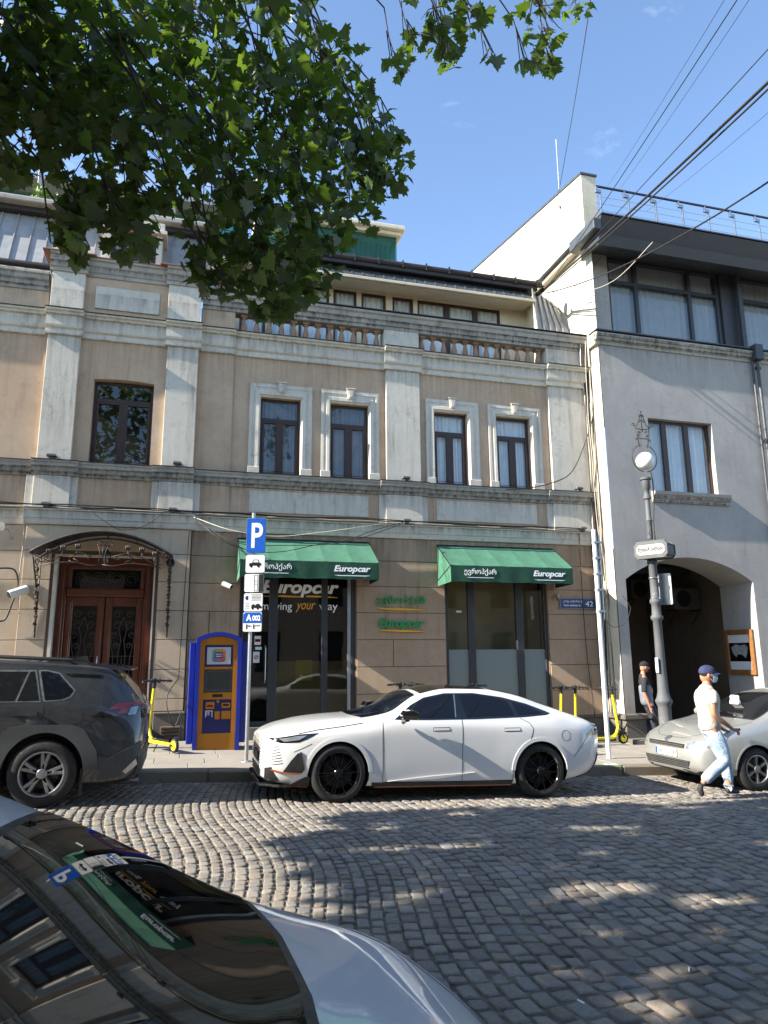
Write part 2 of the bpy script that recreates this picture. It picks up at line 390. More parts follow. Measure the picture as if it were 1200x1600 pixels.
# ---------------------------------------------------------------- the ground, road, cobbles, kerb, pavement
def smooth(a, b, x): t = max(0, min(1, (x-a)/(b-a))); return t*t*(3-2*t)
m, nt_, b_ = base_mat('earth', S(92, 84, 72), .95)
nt_.links.new(ramp(nt_, noise(nt_, pos(nt_), 18, 8, .7), .3, .7, S(70, 64, 56), S(128, 118, 103)), b_.inputs['Base Color']); bump(nt_, b_, noise(nt_, pos(nt_), 90, 5, .7), .6, .01)
m, nt_, b_ = base_mat('cobble', S(120, 114, 106), .8, spec=.35)
_at = nt_.nodes.new('ShaderNodeAttribute'); _at.attribute_name = 'tone'
_p = pos(nt_)
_c = mix(nt_, ramp(nt_, noise(nt_, _p, 55, 7, .75), .3, .72), _at.outputs['Color'], (.62, .6, .57, 1), 'MULTIPLY')
_c = mix(nt_, ramp(nt_, noise(nt_, _p, 1.1, 6, .7), .52, .7, (0, 0, 0, 1), (.5, .5, .5, 1)), _c, S(92, 86, 76))
_c = mix(nt_, ramp(nt_, noise(nt_, _p, 6, 8, .8), .60, .72, (0, 0, 0, 1), (.55, .55, .55, 1)), _c, S(150, 143, 130))
nt_.links.new(_c, b_.inputs['Base Color']); bump(nt_, b_, noise(nt_, _p, 34, 9, .8), 1.0, .018)
nt_.links.new(ramp(nt_, noise(nt_, _p, 9, 4), .3, .7, (.5,)*3+(1,), (.85,)*3+(1,)), b_.inputs['Roughness'])
plaster('slab_stone', S(150, 144, 134), S(134, 128, 120), S(86, 80, 72), .4, .4, 70, .2, streak=0)
plaster('kerb_stone', S(138, 131, 118), S(112, 104, 92), S(60, 56, 50), .55, .6, 50, .3, streak=0)

mb = MB(); n = 24
xs = [-900, -120, -40, -12, 0, 12, 40, 120, 900]; ys = [-900, -120, -30, -3, 16, 60, 200, 900]
def gfar(x): return g(max(-40, min(40, x)))-.09
mb.add([(x, y, gfar(x)) for y in ys for x in xs], [(j*9+i, j*9+i+1, (j+1)*9+i+1, (j+1)*9+i) for j in range(7) for i in range(8)])
ground = tag(mb.build('ground', 'earth'), 'earth under the street and out to the horizon', kind='structure')
mb = MB(); NX = 40
mb.grid(lambda u, v: (-16+40*u, -3.2+(KY+.12+3.2)*v, g(-16+40*u)-.011+.006*math.sin(7*u*40)*math.sin(5*v*14)), 160, 60)
road = tag(mb.build('road', 'earth', smooth=True), 'old cobbled street falling gently to the right', kind='structure')

def stone(cx, cy, lx, ly, ang, rnd):
    """one worn sett: 8-sided, domed, slightly tilted"""
    hx, hy = lx/2, ly/2; vs = []
    ca, sa = math.cos(ang), math.sin(ang)
    rc = rnd.uniform(.08, .26); tx = rnd.uniform(-.06, .06); ty = rnd.uniform(-.06, .06); dz = rnd.uniform(-.006, .005)
    ring = []
    for sx, sy in ((1, 1), (-1, 1), (-1, -1), (1, -1)):
        kx = hx*(1-rnd.uniform(0, .15)); ky = hy*(1-rnd.uniform(0, .15)); r = rc*min(hx, hy)*rnd.uniform(.7, 1.3)
        a = (sx*kx, sy*(ky-r)); b = (sx*(kx-r), sy*ky)
        ring += [a, b] if sx*sy > 0 else [b, a]
    for k, (sc_, z) in enumerate(((1.0, -.04), (.99, -.007), (.945, .001), (.6, .0025))):
        for (x, y) in ring:
            if k == 2: z = .001+rnd.uniform(-.003, .003)
            x *= sc_; y *= sc_
            X = cx+x*ca-y*sa; Y = cy+x*sa+y*ca
            vs.append((X, Y, g(X)+z+dz+(tx*x+ty*y if k else 0)))
    fs = []
    for k in range(3):
        for i in range(8): fs.append((k*8+i, k*8+(i+1) % 8, (k+1)*8+(i+1) % 8, (k+1)*8+i))
    fs.append(tuple(range(24, 32)))
    return vs, fs
def shiftx(x, y):
    """the courses run across the street and sway in arcs"""
    return .20*math.sin(y*1.15+.4)*(1-smooth(1.5, 4.5, x))+.10*math.sin(y*.8+x*.35)-.16*(y-6)*smooth(1, 6, x)*.5
rnd = random.Random(11)
stones = []
cx = -11.0; col = 0
while cx < 19:
    wd = (.100+.032*smooth(.5, 3.2, cx))*rnd.uniform(.88, 1.12)
    y = -2.9+rnd.uniform(0, .2)
    while y < KY-.05:
        ly = (.118+.042*smooth(.5, 3, cx))*rnd.uniform(.7, 1.4)
        yc = y+ly/2; X = cx+wd/2+shiftx(cx, yc)
        d = (shiftx(cx, yc+.05)-shiftx(cx, yc-.05))/.1
        if yc+ly/2 < KY-.015: stones.append((X, yc, wd-.010*rnd.uniform(.5, 2.0), ly-.010*rnd.uniform(.5, 2.0), -math.atan(d)+rnd.uniform(-.07, .07)))
        y += ly
    cx += wd
def tone(rnd):
    k = rnd.random(); v = rnd.gauss(1, .13); v = max(.6, min(1.5, v))
    c = (.285, .258, .224) if k < .65 else ((.245, .236, .224) if k < .88 else (.295, .25, .205))
    return (c[0]*v, c[1]*v, c[2]*v, 1)
def near_score(s):
    px, py, z = proj((s[0], s[1], g(s[0])))
    if z < .5 or not (-10 < px < 1210 and py < 1625): return 0
    # hidden behind the near car?
    if px < 780 and py > 1390+max(0, px-395)*.25 and px < 395+ (py-1390)*1.9+20: return 0
    if px < 395 and py > 1250+px*.36: return 0
    return 1/z
order = sorted(range(len(stones)), key=lambda i: -near_score(stones[i])); single = set(order[:300])
V, F, T = [], [], []
for i, s in enumerate(stones):
    vs, fs = stone(*s, rnd); t = tone(rnd)
    if i in single:
        me = bpy.data.meshes.new('cobblestone'); o3 = Vector((s[0], s[1], g(s[0])))
        me.from_pydata([tuple(Vector(v)-o3) for v in vs], [], fs); me.materials.append(M['cobble'])
        a = me.color_attributes.new('tone', 'FLOAT_COLOR', 'POINT'); a.data.foreach_set('color', list(t)*len(vs)); me.polygons.foreach_set('use_smooth', [True]*len(fs))
        o = bpy.data.objects.new('cobblestone', me); COL.objects.link(o); o.location = o3; o.parent = road
    else:
        k = len(V); V += vs; F += [tuple(q+k for q in f) for f in fs]; T += list(t)*len(vs)
me = bpy.data.meshes.new('cobblestones'); me.from_pydata(V, [], F); me.materials.append(M['cobble'])
a = me.color_attributes.new('tone', 'FLOAT_COLOR', 'POINT'); a.data.foreach_set('color', T); me.polygons.foreach_set('use_smooth', [True]*len(F))
o = bpy.data.objects.new('cobblestones', me); COL.objects.link(o); o.parent = road; o['kind'] = 'stuff'

# kerb stones and pavement slabs
mb = MB(); mb.add([(x, y, g(x)+PV-.02) for x in (-20, 40) for y in (KY+.27, 15.3)], [(0, 2, 3, 1)])
pavement = tag(mb.build('pavement', 'earth'), 'slabbed pavement along the shop fronts', kind='structure')
mb = MB(); mb.add([(x, y, g(x)+z) for x in (-20, 40) for y, z in ((KY+.03, -.1), (KY+.03, PV-.03), (KY+.26, PV-.03))], [(0, 3, 4, 1), (1, 4, 5, 2)])
kerb = tag(mb.build('kerb', 'joint_dark'), 'worn stone kerb of the pavement', kind='structure')
rr = random.Random(3)
x = -8.0
while x < 19:
    l = rr.uniform(.95, 1.25); dz = rr.uniform(-.006, .006); dy = rr.uniform(-.012, .012)
    k = MB(); k.box(0, l-.008, KY+dy, KY+.26, -.13, PV, .022)
    o = k.build('kerb_stone', 'kerb_stone', kerb); o.location = (x, 0, g(x)+dz); o.rotation_euler = (0, math.atan(SLOPE), 0)
    x += l
slab_meshes = {}
ys = [KY+.265, 11.75, 12.30, 12.85, 13.4, 13.95, 14.5, 15.0]
for r_ in range(len(ys)-1):
    d = ys[r_+1]-ys[r_]; x = -7.0-rr.uniform(0, .5)
    while x < (16 if r_ < 6 else 9.4):
        l = rr.choice((.55, .62, .75)) if r_ else rr.choice((.8, .95))
        key = (r_, l)
        if key not in slab_meshes:
            k = MB(); k.box(.004, l-.004, .004, d-.004, -.05, 0, .006); o = k.build('slab', 'slab_stone', pavement); slab_meshes[key] = o.data
        else:
            o = bpy.data.objects.new('slab', slab_meshes[key]); COL.objects.link(o); o.parent = pavement
        o.location = (x, ys[r_], gp(x)+rr.uniform(-.004, .003)); o.rotation_euler = (rr.uniform(-.004, .004), math.atan(SLOPE), 0)
        x += l
# green painted patch on the kerb top with its lettering
q = onG(972, 1197, PV)
k = MB(); k.box(q.x-.28, q.x+.06, KY+.03, KY+.21, 0, .006); mp_ = k.v; k.v = [(a, b, c+gp(a)) for a, b, c in mp_]
plain('kerb_green', S(96, 160, 70), .7, var=.3, grime=.3)
bolt = tag(k.build('painted_mark', 'kerb_green'), 'green painted patch with white word on the kerb top beside the white pole', 'painted mark')
k = MB(); text(k, 'Bolt', (q.x-.22, KY+.06, gp(q.x)+.0165), (1, 0, -SLOPE), (0, 1, 0), .22, .12, .003, bold=.02); k.build('lettering', 'white_letter', bolt)
# white bay marking on the setts
k = MB(); a = onG(955, 1218); b2 = onG(1052, 1238)
# cigarette butts
for (px, py, rot) in ((1077, 1519, .9), (908, 1570, 1.9)):
    q = onG(px, py); k = MB(); c, s_ = math.cos(rot), math.sin(rot)
    k.tube([(q.x-c*.022, q.y-s_*.022, q.z+.016), (q.x+c*.022, q.y+s_*.022, q.z+.016)], .0045, 8)
    tag(k.build('cigarette_butt', 'white_paint'), 'white cigarette butt lying on the cobbles '+('below the walking man, farther right' if px > 1000 else 'near the bottom edge, right of the near car'), 'cigarette butt')
# ---------------------------------------------------------------- the ochre building with its shop front
YW = 15.0
ob = thing('ornate_building', 'ochre two storey building with pale pilasters, balustrade and green shop awnings', 'building', (4, YW, g(4)))
P = lambda mb, name, mat, parent=None, **k: mb.build(name, mat, parent if parent is not None else ob, **k)
def wall_holes(mb, x0, x1, z0, z1, holes, yf, yb):
    xs = sorted({x0, x1, *[h[0] for h in holes], *[h[1] for h in holes]}); zs = sorted({z0, z1, *[h[2] for h in holes], *[h[3] for h in holes]})
    xs = [v for v in xs if x0 <= v <= x1]; zs = [v for v in zs if z0 <= v <= z1]
    for i in range(len(xs)-1):
        for j in range(len(zs)-1):
            cx_, cz = (xs[i]+xs[i+1])/2, (zs[j]+zs[j+1])/2
            if any(h[0] < cx_ < h[1] and h[2] < cz < h[3] for h in holes): continue
            mb.add([(xs[i], yf, zs[j]), (xs[i+1], yf, zs[j]), (xs[i+1], yf, zs[j+1]), (xs[i], yf, zs[j+1])], [(0, 1, 2, 3)])
    for a, b, c, d in [h[:4] for h in holes if len(h) == 4]:
        mb.add([(a, yf, c), (a, yb, c), (a, yb, d), (a, yf, d)], [(0, 1, 2, 3)]); mb.add([(b, yf, c), (b, yb, c), (b, yb, d), (b, yf, d)], [(3, 2, 1, 0)])
        mb.add([(a, yf, d), (b, yf, d), (b, yb, d), (a, yb, d)], [(3, 2, 1, 0)]); mb.add([(a, yf, c), (b, yf, c), (b, yb, c), (a, yb, c)], [(0, 1, 2, 3)])
XL = -9.0; XR = 9.5
W1 = [(1.36, 2.24, 5.54, 7.31), (2.91, 3.79, 5.54, 7.31), (5.37, 6.20, 5.54, 7.32), (6.94, 7.83, 5.54, 7.34)]
WA = (-2.05, -.87, 5.54, 7.39); WL = (-5.9, -4.8, 5.54, 7.35)
SH1 = (1.06, 3.50, .30, 3.45); SH2 = (5.55, 8.04, .30, 3.45); DR = (-2.50, -.63, .10, 3.70)
mb = MB(); wall_holes(mb, XL, XR, 4.4, 8.30, W1+[WA, WL], YW, YW+.32)
mb.add([(XR, YW, -.6), (XR, 24, -.6), (XR, 24, 9.6), (XR, YW, 9.6)], [(0, 1, 2, 3)]); P(mb, 'wall', 'wall_ochre')
mb = MB(); wall_holes(mb, XL, XR, -.6, 4.4, [SH1, SH2, DR], YW+.002, YW+.32); P(mb, 'lower_wall', 'joint_dark')
# room boxes behind the openings
mb = MB(); mb.box(XL, XR-.05, 17.4, 17.5, -.5, 8.7); mb.box(XL, XR-.05, YW+.4, 17.4, 4.45, 4.6); P(mb, 'room_wall', 'interior_dark')
mb = MB(); mb.box(.8, 8.4, YW+.33, 17.4, .16, .22); P(mb, 'shop_floor', 'interior_olive')
# bay on the left, stepping forward
mb = MB()
BL = -3.05; BR = .02; YB = 14.87
wall_holes(mb, BL, BR, 4.4, 8.3, [WA], YB+.05, YW); mb.add([(BR, YB+.05, 4.4), (BR, YW, 4.4), (BR, YW, 8.3), (BR, YB+.05, 8.3)], [(0, 1, 2, 3)]); mb.add([(BL, YB+.05, 4.4), (BL, YW, 4.4), (BL, YW, 8.3), (BL, YB+.05, 8.3)], [(3, 2, 1, 0)])
P(mb, 'bay_wall', 'wall_ochre')
mb = MB(); wall_holes(mb, BL, BR, -.6, 4.4, [DR], YB+.015, YW); mb.add([(BR, YB+.015, -.6), (BR, YW, -.6), (BR, YW, 4.4), (BR, YB+.015, 4.4)], [(0, 1, 2, 3)]); mb.add([(BL, YB+.015, -.6), (BL, YW, -.6), (BL, YW, 4.4), (BL, YB+.015, 4.4)], [(3, 2, 1, 0)])
P(mb, 'bay_lower_wall', 'joint_dark')
# segmental head over the bay window
mb = MB(); n = 12; a, b, z0 = WA[0], WA[1], WA[3]
pts = [(a+(b-a)*i/n, z0-.03*(1-(1-(2*i/n-1)**2))) for i in range(n+1)]+[(b, z0+.0), (a, z0+.0)]
mb.prism([(a, z0)]+[(x, z0-.035*((2*(x-a)/(b-a)-1)**2)) for x in [a+(b-a)*i/n for i in range(n+1)]]+[(b, z0)], YB+.052, YW+.3); P(mb, 'window_head', 'wall_ochre')
# rustic blocks of the ground floor
rows = [(.0, .36), (.36, .93), (.93, 1.49), (1.49, 2.06), (2.06, 2.63), (2.63, 3.20), (3.20, 3.76), (3.76, 4.27)]
rr = random.Random(5)
def blocks(segs, yf, mat, splits):
    for si, (x0, x1, zlo, zhi) in enumerate(segs):
        for ri, (z0, z1) in enumerate(rows):
            a, b = max(z0, zlo), min(z1, zhi)
            if b-a < .08: continue
            cuts = [x0]+[c for c in splits.get((si, ri), [])]+[x1]
            for i in range(len(cuts)-1):
                k = MB(); k.box(cuts[i]+(.007 if i else 0), cuts[i+1]-(.007 if i < len(cuts)-2 else 0), yf, yf+.05, a+.006, b-.006, .005)
                P(k, 'wall_block', mat)
blocks([(BR+.02, 1.04, .62, 4.27), (3.52, 5.53, .45, 4.27), (8.06, XR, .36, 4.27), (1.04, 3.52, 3.46, 4.27), (5.53, 8.06, 3.46, 4.27)], YW-.018, 'block_brown',
       {(0, 4): [.45], (1, 3): [4.33], (1, 1): [4.6]})
blocks([(BL, -2.56, .70, 4.27), (-.57, BR, .70, 4.27), (-2.56, -.57, 3.78, 4.27)], YB-.012, 'block_beige', {})
blocks([(-5.4, BL, .7, 4.27), (XL, -5.4, .7, 4.27)], YW-.018, 'block_beige', {(0, 2): [-4.3], (0, 5): [-4.1]})
# plinth
mb = MB()
for x0, x1, y, z in ((XL, BL, YW-.06, .66), (BL-.04, -2.62, YB-.06, .69), (-.53, BR+.04, YB-.06, .69), (BR+.04, 1.03, YW-.06, .62), (3.53, 5.52, YW-.06, .42), (8.07, XR, YW-.06, .36)):
    mb = MB(); mb.box(x0, x1, y+.015, y+.12, -.5, z-.05, .01); mb.box(x0, x1, y-.015, y+.12, z-.048, z, .012); P(mb, 'plinth', 'plinth_stone')
mb = MB(); mb.box(1.03, 3.53, YW-.10, YW+.34, -.4, .34, .01); mb.box(5.52, 8.07, YW-.10, YW+.34, -.4, .30, .01); P(mb, 'shop_step', 'plinth_stone')
mb = MB(); mb.box(-2.7, -.45, 14.3, YB+.4, -.1, .24, .02); mb.box(-2.6, -.55, 14.6, YB+.4, .24, .40, .02); P(mb, 'door_step', 'plinth_stone')
# cellar grate beside the kiosk
mb = MB(); mb.box(-.38, -.02, YB-.085, YB-.04, .14, .42, .004); P(mb, 'cellar_vent', 'joint_dark')
mb = MB()
for i in range(4): mb.box(-.36, -.04, YB-.105, YB-.08, .17+i*.065, .195+i*.065)
P(mb, 'vent_bar', 'black_metal')
# string courses, cornice, parapet: each run a moulded length
def moulding(segs, prof, mat, name):
    """segs (x0,x1,face y); prof: (projection, z) outline from bottom to top"""
    for x0, x1, yf in segs:
        k = MB(); k.prism([(yf+.25, prof[0][1])]+[(yf-p, z) for p, z in prof]+[(yf+.25, prof[-1][1])], x0, x1, 'x'); P(k, name, mat)
BY = YB+.05
pil = [(-2.98, -2.36, BY), (-.64, -.005, BY), (4.19, 5.0, YW), (8.33, XR-.0, YW), (-8.4, -7.7, YW)]   # upper pilasters
h2 = [(0, 4.27), (.05, 4.275), (.06, 4.30), (.075, 4.38), (.09, 4.39), (.10, 4.53), (.125, 4.545), (.125, 4.575)]
moulding([(XL, BL-.06, YW), (BL-.06, BR+.08, YB+.0), (BR+.08, XR+.02, YW-.0)], h2, 'white_stucco', 'string_course')
h1 = [(0, 5.25), (.04, 5.26), (.05, 5.31), (.09, 5.34), (.10, 5.40), (.13, 5.42), (.135, 5.49), (.155, 5.50), (.155, 5.54)]
def steps(lo, hi, base, proj, over=.0):
    """split a run so that it steps forward over each pilaster"""
    cuts = []; x = lo
    for a, b, y in sorted([p for p in pil if p[1] > lo and p[0] < hi]):
        if a-over > x: cuts.append((x, a-over, base))
        cuts.append((max(a-over, lo), min(b+over, hi), base-proj)); x = b+over
    if x < hi: cuts.append((x, hi, base))
    return cuts
moulding(steps(XL, BL-.0, YW, .06, .2)+steps(BL, BR, BY, .06, .16)+steps(BR, XR+.02, YW, .06, .16), h1, 'ledge_stone', 'sill_course')
cc = [(0, 8.20), (.05, 8.21), (.055, 8.27), (.035, 8.28), (.035, 8.33), (.08, 8.36), (.09, 8.40), (.09, 8.60), (.13, 8.62), (.14, 8.66), (.19, 8.68), (.19, 8.72)]
c2 = [(XL, -4.3, YW), (-4.3, BL-.02, YW-.05)]+[(BL-.02, -2.98, BY)]+[(-2.98-.05, -2.31, BY-.10)]+[(-2.31, -.69, BY)]+[(-.69, .05, BY-.10)]+[(.05, .78, YW-.05)]+[(.78, 4.14, YW), (4.14, 5.05, YW-.10), (5.05, 8.28, YW), (8.28, XR+.03, YW-.10)]
moulding(c2, cc, 'white_stucco', 'cornice')
# thin metal flashing on the ledges
mb = MB()
for x0, x1, y in c2: mb.box(x0-.01, x1+.01, y-.215, y+.1, 8.722, 8.734)
for x0, x1, y in steps(BL, BR, BY, .06, .16)+steps(BR, XR+.02, YW, .06, .16)+[(XL, BL, YW)]: mb.box(x0-.005, x1+.005, y-.175, y, 5.542, 5.552)
for x0, x1, y in [(XL, BL-.06, YW), (BL-.06, BR+.08, YB), (BR+.08, XR+.02, YW)]: mb.box(x0, x1, y-.14, y, 4.577, 4.586)
P(mb, 'flashing', 'gutter')
# pilasters above and their short pedestals
for a, b, y in pil:
    k = MB(); k.box(a, b, y-.10, y+.05, 5.55, 8.20, .006); P(k, 'pilaster', 'white_stucco')
    k = MB(); k.box(a-.16, b+.16 if b < 9 else b, y-.05, y+.05, 4.585, 5.25, .004); k.box(a-.02, b+(.03 if b < 9 else 0), y-.09, y-.04, 4.585, 5.25, .004); P(k, 'pedestal', 'white_stucco')
for a, b, c, d in ((BR, .75, 5.55, 8.20), (BR, .75, 4.59, 5.25), (-4.3, BL, 5.55, 8.2)):
    k = MB(); k.box(a, b, YW-.05, YW+.02, c, d, .004); P(k, 'flat_strip', 'wall_ochre')
for a, b in ((1.17, 3.78), (5.38, 7.89)):
    k = MB(); k.box(a-.07, b+.07, YW-.02, YW+.02, 4.66, 5.24, .004); P(k, 'panel_border', 'wall_ochre')
    k = MB(); k.box(a, b, YW-.045, YW, 4.72, 5.19, .006); P(k, 'panel', 'white_stucco')
# window surrounds with keystones
def surround(x0, x1, z0, z1, ox0, ox1, oz1):
    k = MB(); prof = [(0, .0), (.0, .055), (.05, .06), (.06, .045), (.10, .045), (.11, .07), (.16, .075), (.17, .05), (.19, .03), (.19, 0)]
    wl = ox0-x0; wr = x1-ox1; wt = z1-oz1
    for s_, (pa, pb) in enumerate((((x0, z0), (x0, z1)), ((x0, z1), (x1, z1)), ((x1, z1), (x1, z0)))):
        vs = []
        for (d, p) in prof:
            u = d/.19
            if s_ == 0: q = [(x0+u*wl, z0), (x0+u*wl, z1-u*wt)]
            elif s_ == 1: q = [(x0+u*wl, z1-u*wt), (x1-u*wr, z1-u*wt)]
            else: q = [(x1-u*wr, z1-u*wt), (x1-u*wr, z0)]
            vs += [(q[0][0], YW-p, q[0][1]), (q[1][0], YW-p, q[1][1])]
        k.add(vs, [(2*i, 2*i+1, 2*i+3, 2*i+2)[::-1] for i in range(len(prof)-1)]+[tuple(range(0, 2*len(prof), 2)), tuple(range(2*len(prof)-1, 0, -2))])
    for a, b in ((x0-.01, ox0+.0), (ox1, x1+.01)): k.box(a, b, YW-.085, YW-.002, z0, z0+.16, .008)
    cxm = (x0+x1)/2
    sr = P(k, 'window_surround', 'white_stucco')
    k = MB(); k.prism([(cxm-.055, z1-.19), (cxm+.055, z1-.19), (cxm+.09, z1+.03), (cxm-.09, z1+.03)], YW-.10, YW-.002)
    k.prism([(cxm-.03, z1-.16), (cxm+.03, z1-.16), (cxm+.055, z1+.0), (cxm-.055, z1+.0)], YW-.115, YW-.095); k.box(cxm-.105, cxm+.105, YW-.12, YW-.002, z1+.031, z1+.055, .004)
    P(k, 'keystone', 'white_stucco', sr)
for (ax, bx, az, bz), (sx0, sx1) in zip(W1, ((1.12, 2.49), (2.70, 4.03), (5.16, 6.48), (6.73, 8.11))): surround(sx0, sx1, 5.555, 7.61, ax, bx, bz)
def casement(x0, x1, z0, z1, yf, parent, transom=.27, pane='pane_clear', curtain=None, frame='brown_frame', room=True, tilt=False):
    fr = MB(); t = .055; zt = z1-(z1-z0)*transom; xm = (x0+x1)/2
    fr.box(x0, x0+t, yf, yf+.07, z0, z1, .004); fr.box(x1-t, x1, yf, yf+.07, z0, z1, .004); fr.box(x0+t, x1-t, yf, yf+.07, z0, z0+t, .004); fr.box(x0+t, x1-t, yf, yf+.07, z1-t, z1, .004)
    fr.box(x0+t, x1-t, yf-.008, yf+.07, zt-.035, zt+.035, .004); fr.box(xm-.04, xm+.04, yf-.008, yf+.07, z0+t, zt-.035, .004)
    for a, b in ((x0+t, xm-.04), (xm+.04, x1-t)):
        q = .045
        fr.box(a, a+q, yf-.014, yf+.05, z0+t, zt-.035, .004); fr.box(b-q, b, yf-.014, yf+.05, z0+t, zt-.035, .004)
        fr.box(a+q, b-q, yf-.014, yf+.05, z0+t, z0+t+q, .004); fr.box(a+q, b-q, yf-.014, yf+.05, zt-.035-q, zt-.035, .004)
    w_ = fr.build('window', frame, parent)
    for a, b, c, d in ((x0+t, x1-t, zt+.035, z1-t), (x0+t+.045, xm-.085, z0+t+.045, zt-.08), (xm+.085, x1-t-.045, z0+t+.045, zt-.08)):
        k = MB(); k.box(a-.004, b+.004, yf+.02, yf+.026, c-.004, d+.004); k.build('pane', pane, w_)
    if curtain:
        k = MB(); n = int((x1-x0)/.022); ph = random.random()*6
        def fn(u, v): x = x0+.04+(x1-x0-.08)*u; return (x, yf+.10+.022*math.sin(x*60+ph+1.2*math.sin(x*9))+.01*math.sin(x*23), z0+.03+(z1-z0-.06)*v)
        k.grid(fn, n*2, 1, True); k.build('curtain', curtain, w_, smooth=True)
    return w_
casement(*W1[0], YW+.10, ob, pane='pane_dark', curtain='curtain_grey'); casement(*W1[1], YW+.10, ob, pane='pane_dark', curtain='curtain_grey')
casement(*W1[2], YW+.10, ob, pane='pane_clear', curtain='curtain_white'); casement(*W1[3], YW+.10, ob, pane='pane_clear', curtain='curtain_white')
casement(WA[0], WA[1], WA[2], WA[3]-.02, YW+.08, ob, pane='pane_dark', transom=.22); casement(*WL, YW+.10, ob, pane='pane_dark')
mb = MB()
for a, b, c, d in W1+[WA]: mb.tube([(a+.0, YW-.02, c+.10), (b, YW-.02, c+.10)], .006, 6)
P(mb, 'safety_rail', 'black_metal')
# door in the bay
mb = MB(); x0, x1, z0, z1 = -2.44, -.66, .40, 3.67
mb2 = MB(); wall_holes(mb2, DR[0], DR[1], .1, DR[3], [(x0, x1, .1, z1)], YB-.02, YW+.1); P(mb2, 'door_trim', 'white_stucco')
yd = YW+.02
for a, b in ((x0, x0+.17), (x1-.17, x1)): mb.box(a, b, yd, yd+.12, z0, z1, .01); 
mb.box(x0, x1, yd+.004, yd+.12, z1-.16, z1, .01); mb.box(x0+.17, x1-.17, yd-.03, yd+.12, 2.90, 3.06, .02); mb.box(x0+.05, x0+.12, yd-.02, yd, z0, z1-.03, .01); mb.box(x1-.12, x1-.05, yd-.02, yd, z0, z1-.03, .01)
mb.box(x0+.17, x1-.17, yd-.015, yd+.1, 3.44, 3.51, .01); mb.box(x0+.17, x0+.25, yd-.012, yd+.1, 3.06, 3.44, .01); mb.box(x1-.25, x1-.17, yd-.012, yd+.1, 3.06, 3.44, .01)
plain('door_wood', S(86, 40, 23), .38, var=.3, scale=5, coat=.3)
door = P(mb, 'door', 'door_wood')
k = MB(); k.box(x0+.25, x1-.25, yd+.06, yd+.066, 3.06, 3.44); k.build('fanlight', 'pane_dark', door)
xm = (x0+x1)/2
for a, b in ((x0+.175, xm-.01), (xm+.01, x1-.175)):
    k = MB(); q = .13
    k.box(a, a+q, yd+.02, yd+.08, z0, 2.895, .012); k.box(b-q, b, yd+.02, yd+.08, z0, 2.895, .012); k.box(a+q, b-q, yd+.021, yd+.08, 2.72, 2.895, .01); k.box(a+q, b-q, yd+.021, yd+.08, z0, z0+.18, .01); k.box(a+q, b-q, yd+.021, yd+.08, 1.03, 1.16, .01)
    k.box(a+q+.02, b-q-.02, yd+.04, yd+.075, z0+.2, 1.01, .02); k.box(a+.03, a+q-.03, yd+.005, yd+.03, z0+.1, 2.8, .008); k.box(b-q+.03, b-.03, yd+.005, yd+.03, z0+.1, 2.8, .008)
    k.build('door_leaf', 'door_wood', door)
    k = MB(); k.box(a+q, b-q, yd+.055, yd+.06, 1.16, 2.72); k.build('pane', 'pane_black', door)
    k = MB(); c = (a+b)/2; r = (b-a)/2-q; y = yd+.035
    for s_ in (-1, 1):
        k.tube([(c+s_*r*.7, y, 1.18), (c+s_*r*.7, y, 1.75), (c+s_*r*.9, y, 1.95), (c+s_*r*.95, y, 2.1)], .007, 5); k.tube([(c+s_*r*.3, y, 1.18), (c+s_*r*.3, y, 1.8), (c+s_*r*.12, y, 2.05), (c+s_*r*.35, y, 2.3), (c, y, 2.5)], .007, 5)
        for zz, rr_, x_ in ((2.35, .09, .5), (2.15, .07, .75), (1.35, .08, .5), (2.56, .08, .55), (1.95, .06, .55)):
            k.tube([(c+s_*(r*x_)+math.cos(t)*rr_*(1-t/14), y, zz+math.sin(t)*rr_*(1-t/14)) for t in [i*.5 for i in range(20)]], .006, 5)
    k.tube([(c, y, 1.18), (c, y, 1.75)], .006, 5); k.tube([(a+q, y, 1.75), (b-q, y, 1.75)], .006, 5)
    k.build('door_grille', 'wrought_iron', door)
k = MB(); k.tube([(xm-.07, yd-.03, 1.35), (xm-.07, yd-.06, 1.4), (xm-.07, yd-.06, 1.7), (xm-.07, yd-.03, 1.75)], .012, 8); k.build('door_handle', 'steel', door)
k = MB()
for i, cx_ in enumerate((-2.0, -1.7, -1.38, -1.1)):
    k.tube([(cx_+math.cos(t)*.15*(1-t/18), yd+.03, 3.24+math.sin(t)*.15*(1-t/18)) for t in [j*.5 for j in range(24)]], .006, 5)
k.build('fanlight_grille', 'wrought_iron', door)
# shop windows
def shopfront(x0, x1, z0, z1, posts, name, pane, frost=None):
    k = MB()
    for a, b in posts: k.box(a, b, YW+.04, YW+.14, z0, z1, .006)
    for (a, b), (c, d) in zip(posts[:-1], posts[1:]): k.box(b, c, YW+.045, YW+.14, z1-.06, z1, .004); k.box(b, c, YW+.045, YW+.14, z0, z0+.10, .004)
    f = P(k, name, 'dark_frame')
    for (a, b), (c, d) in zip(posts[:-1], posts[1:]):
        k = MB(); k.box(b-.005, c+.005, YW+.09, YW+.098, z0+.1, z1-.06); k.build('pane', pane, f)
        if frost: k = MB(); k.box(b-.004, c+.004, YW+.0865, YW+.0895, z0+.1, frost); k.build('frosted_film', 'frosted_glass', f)
    return f
s1 = shopfront(1.06, 3.5, .34, 3.45, [(1.06, 1.14), (1.66, 1.84), (2.77, 2.90), (3.42, 3.52)], 'shop_window', 'pane_dark')
k = MB(); k.box(3.33, 3.40, YW+.05, YW+.08, .5, 3.4); k.build('door_edge', 'galvanised', s1)
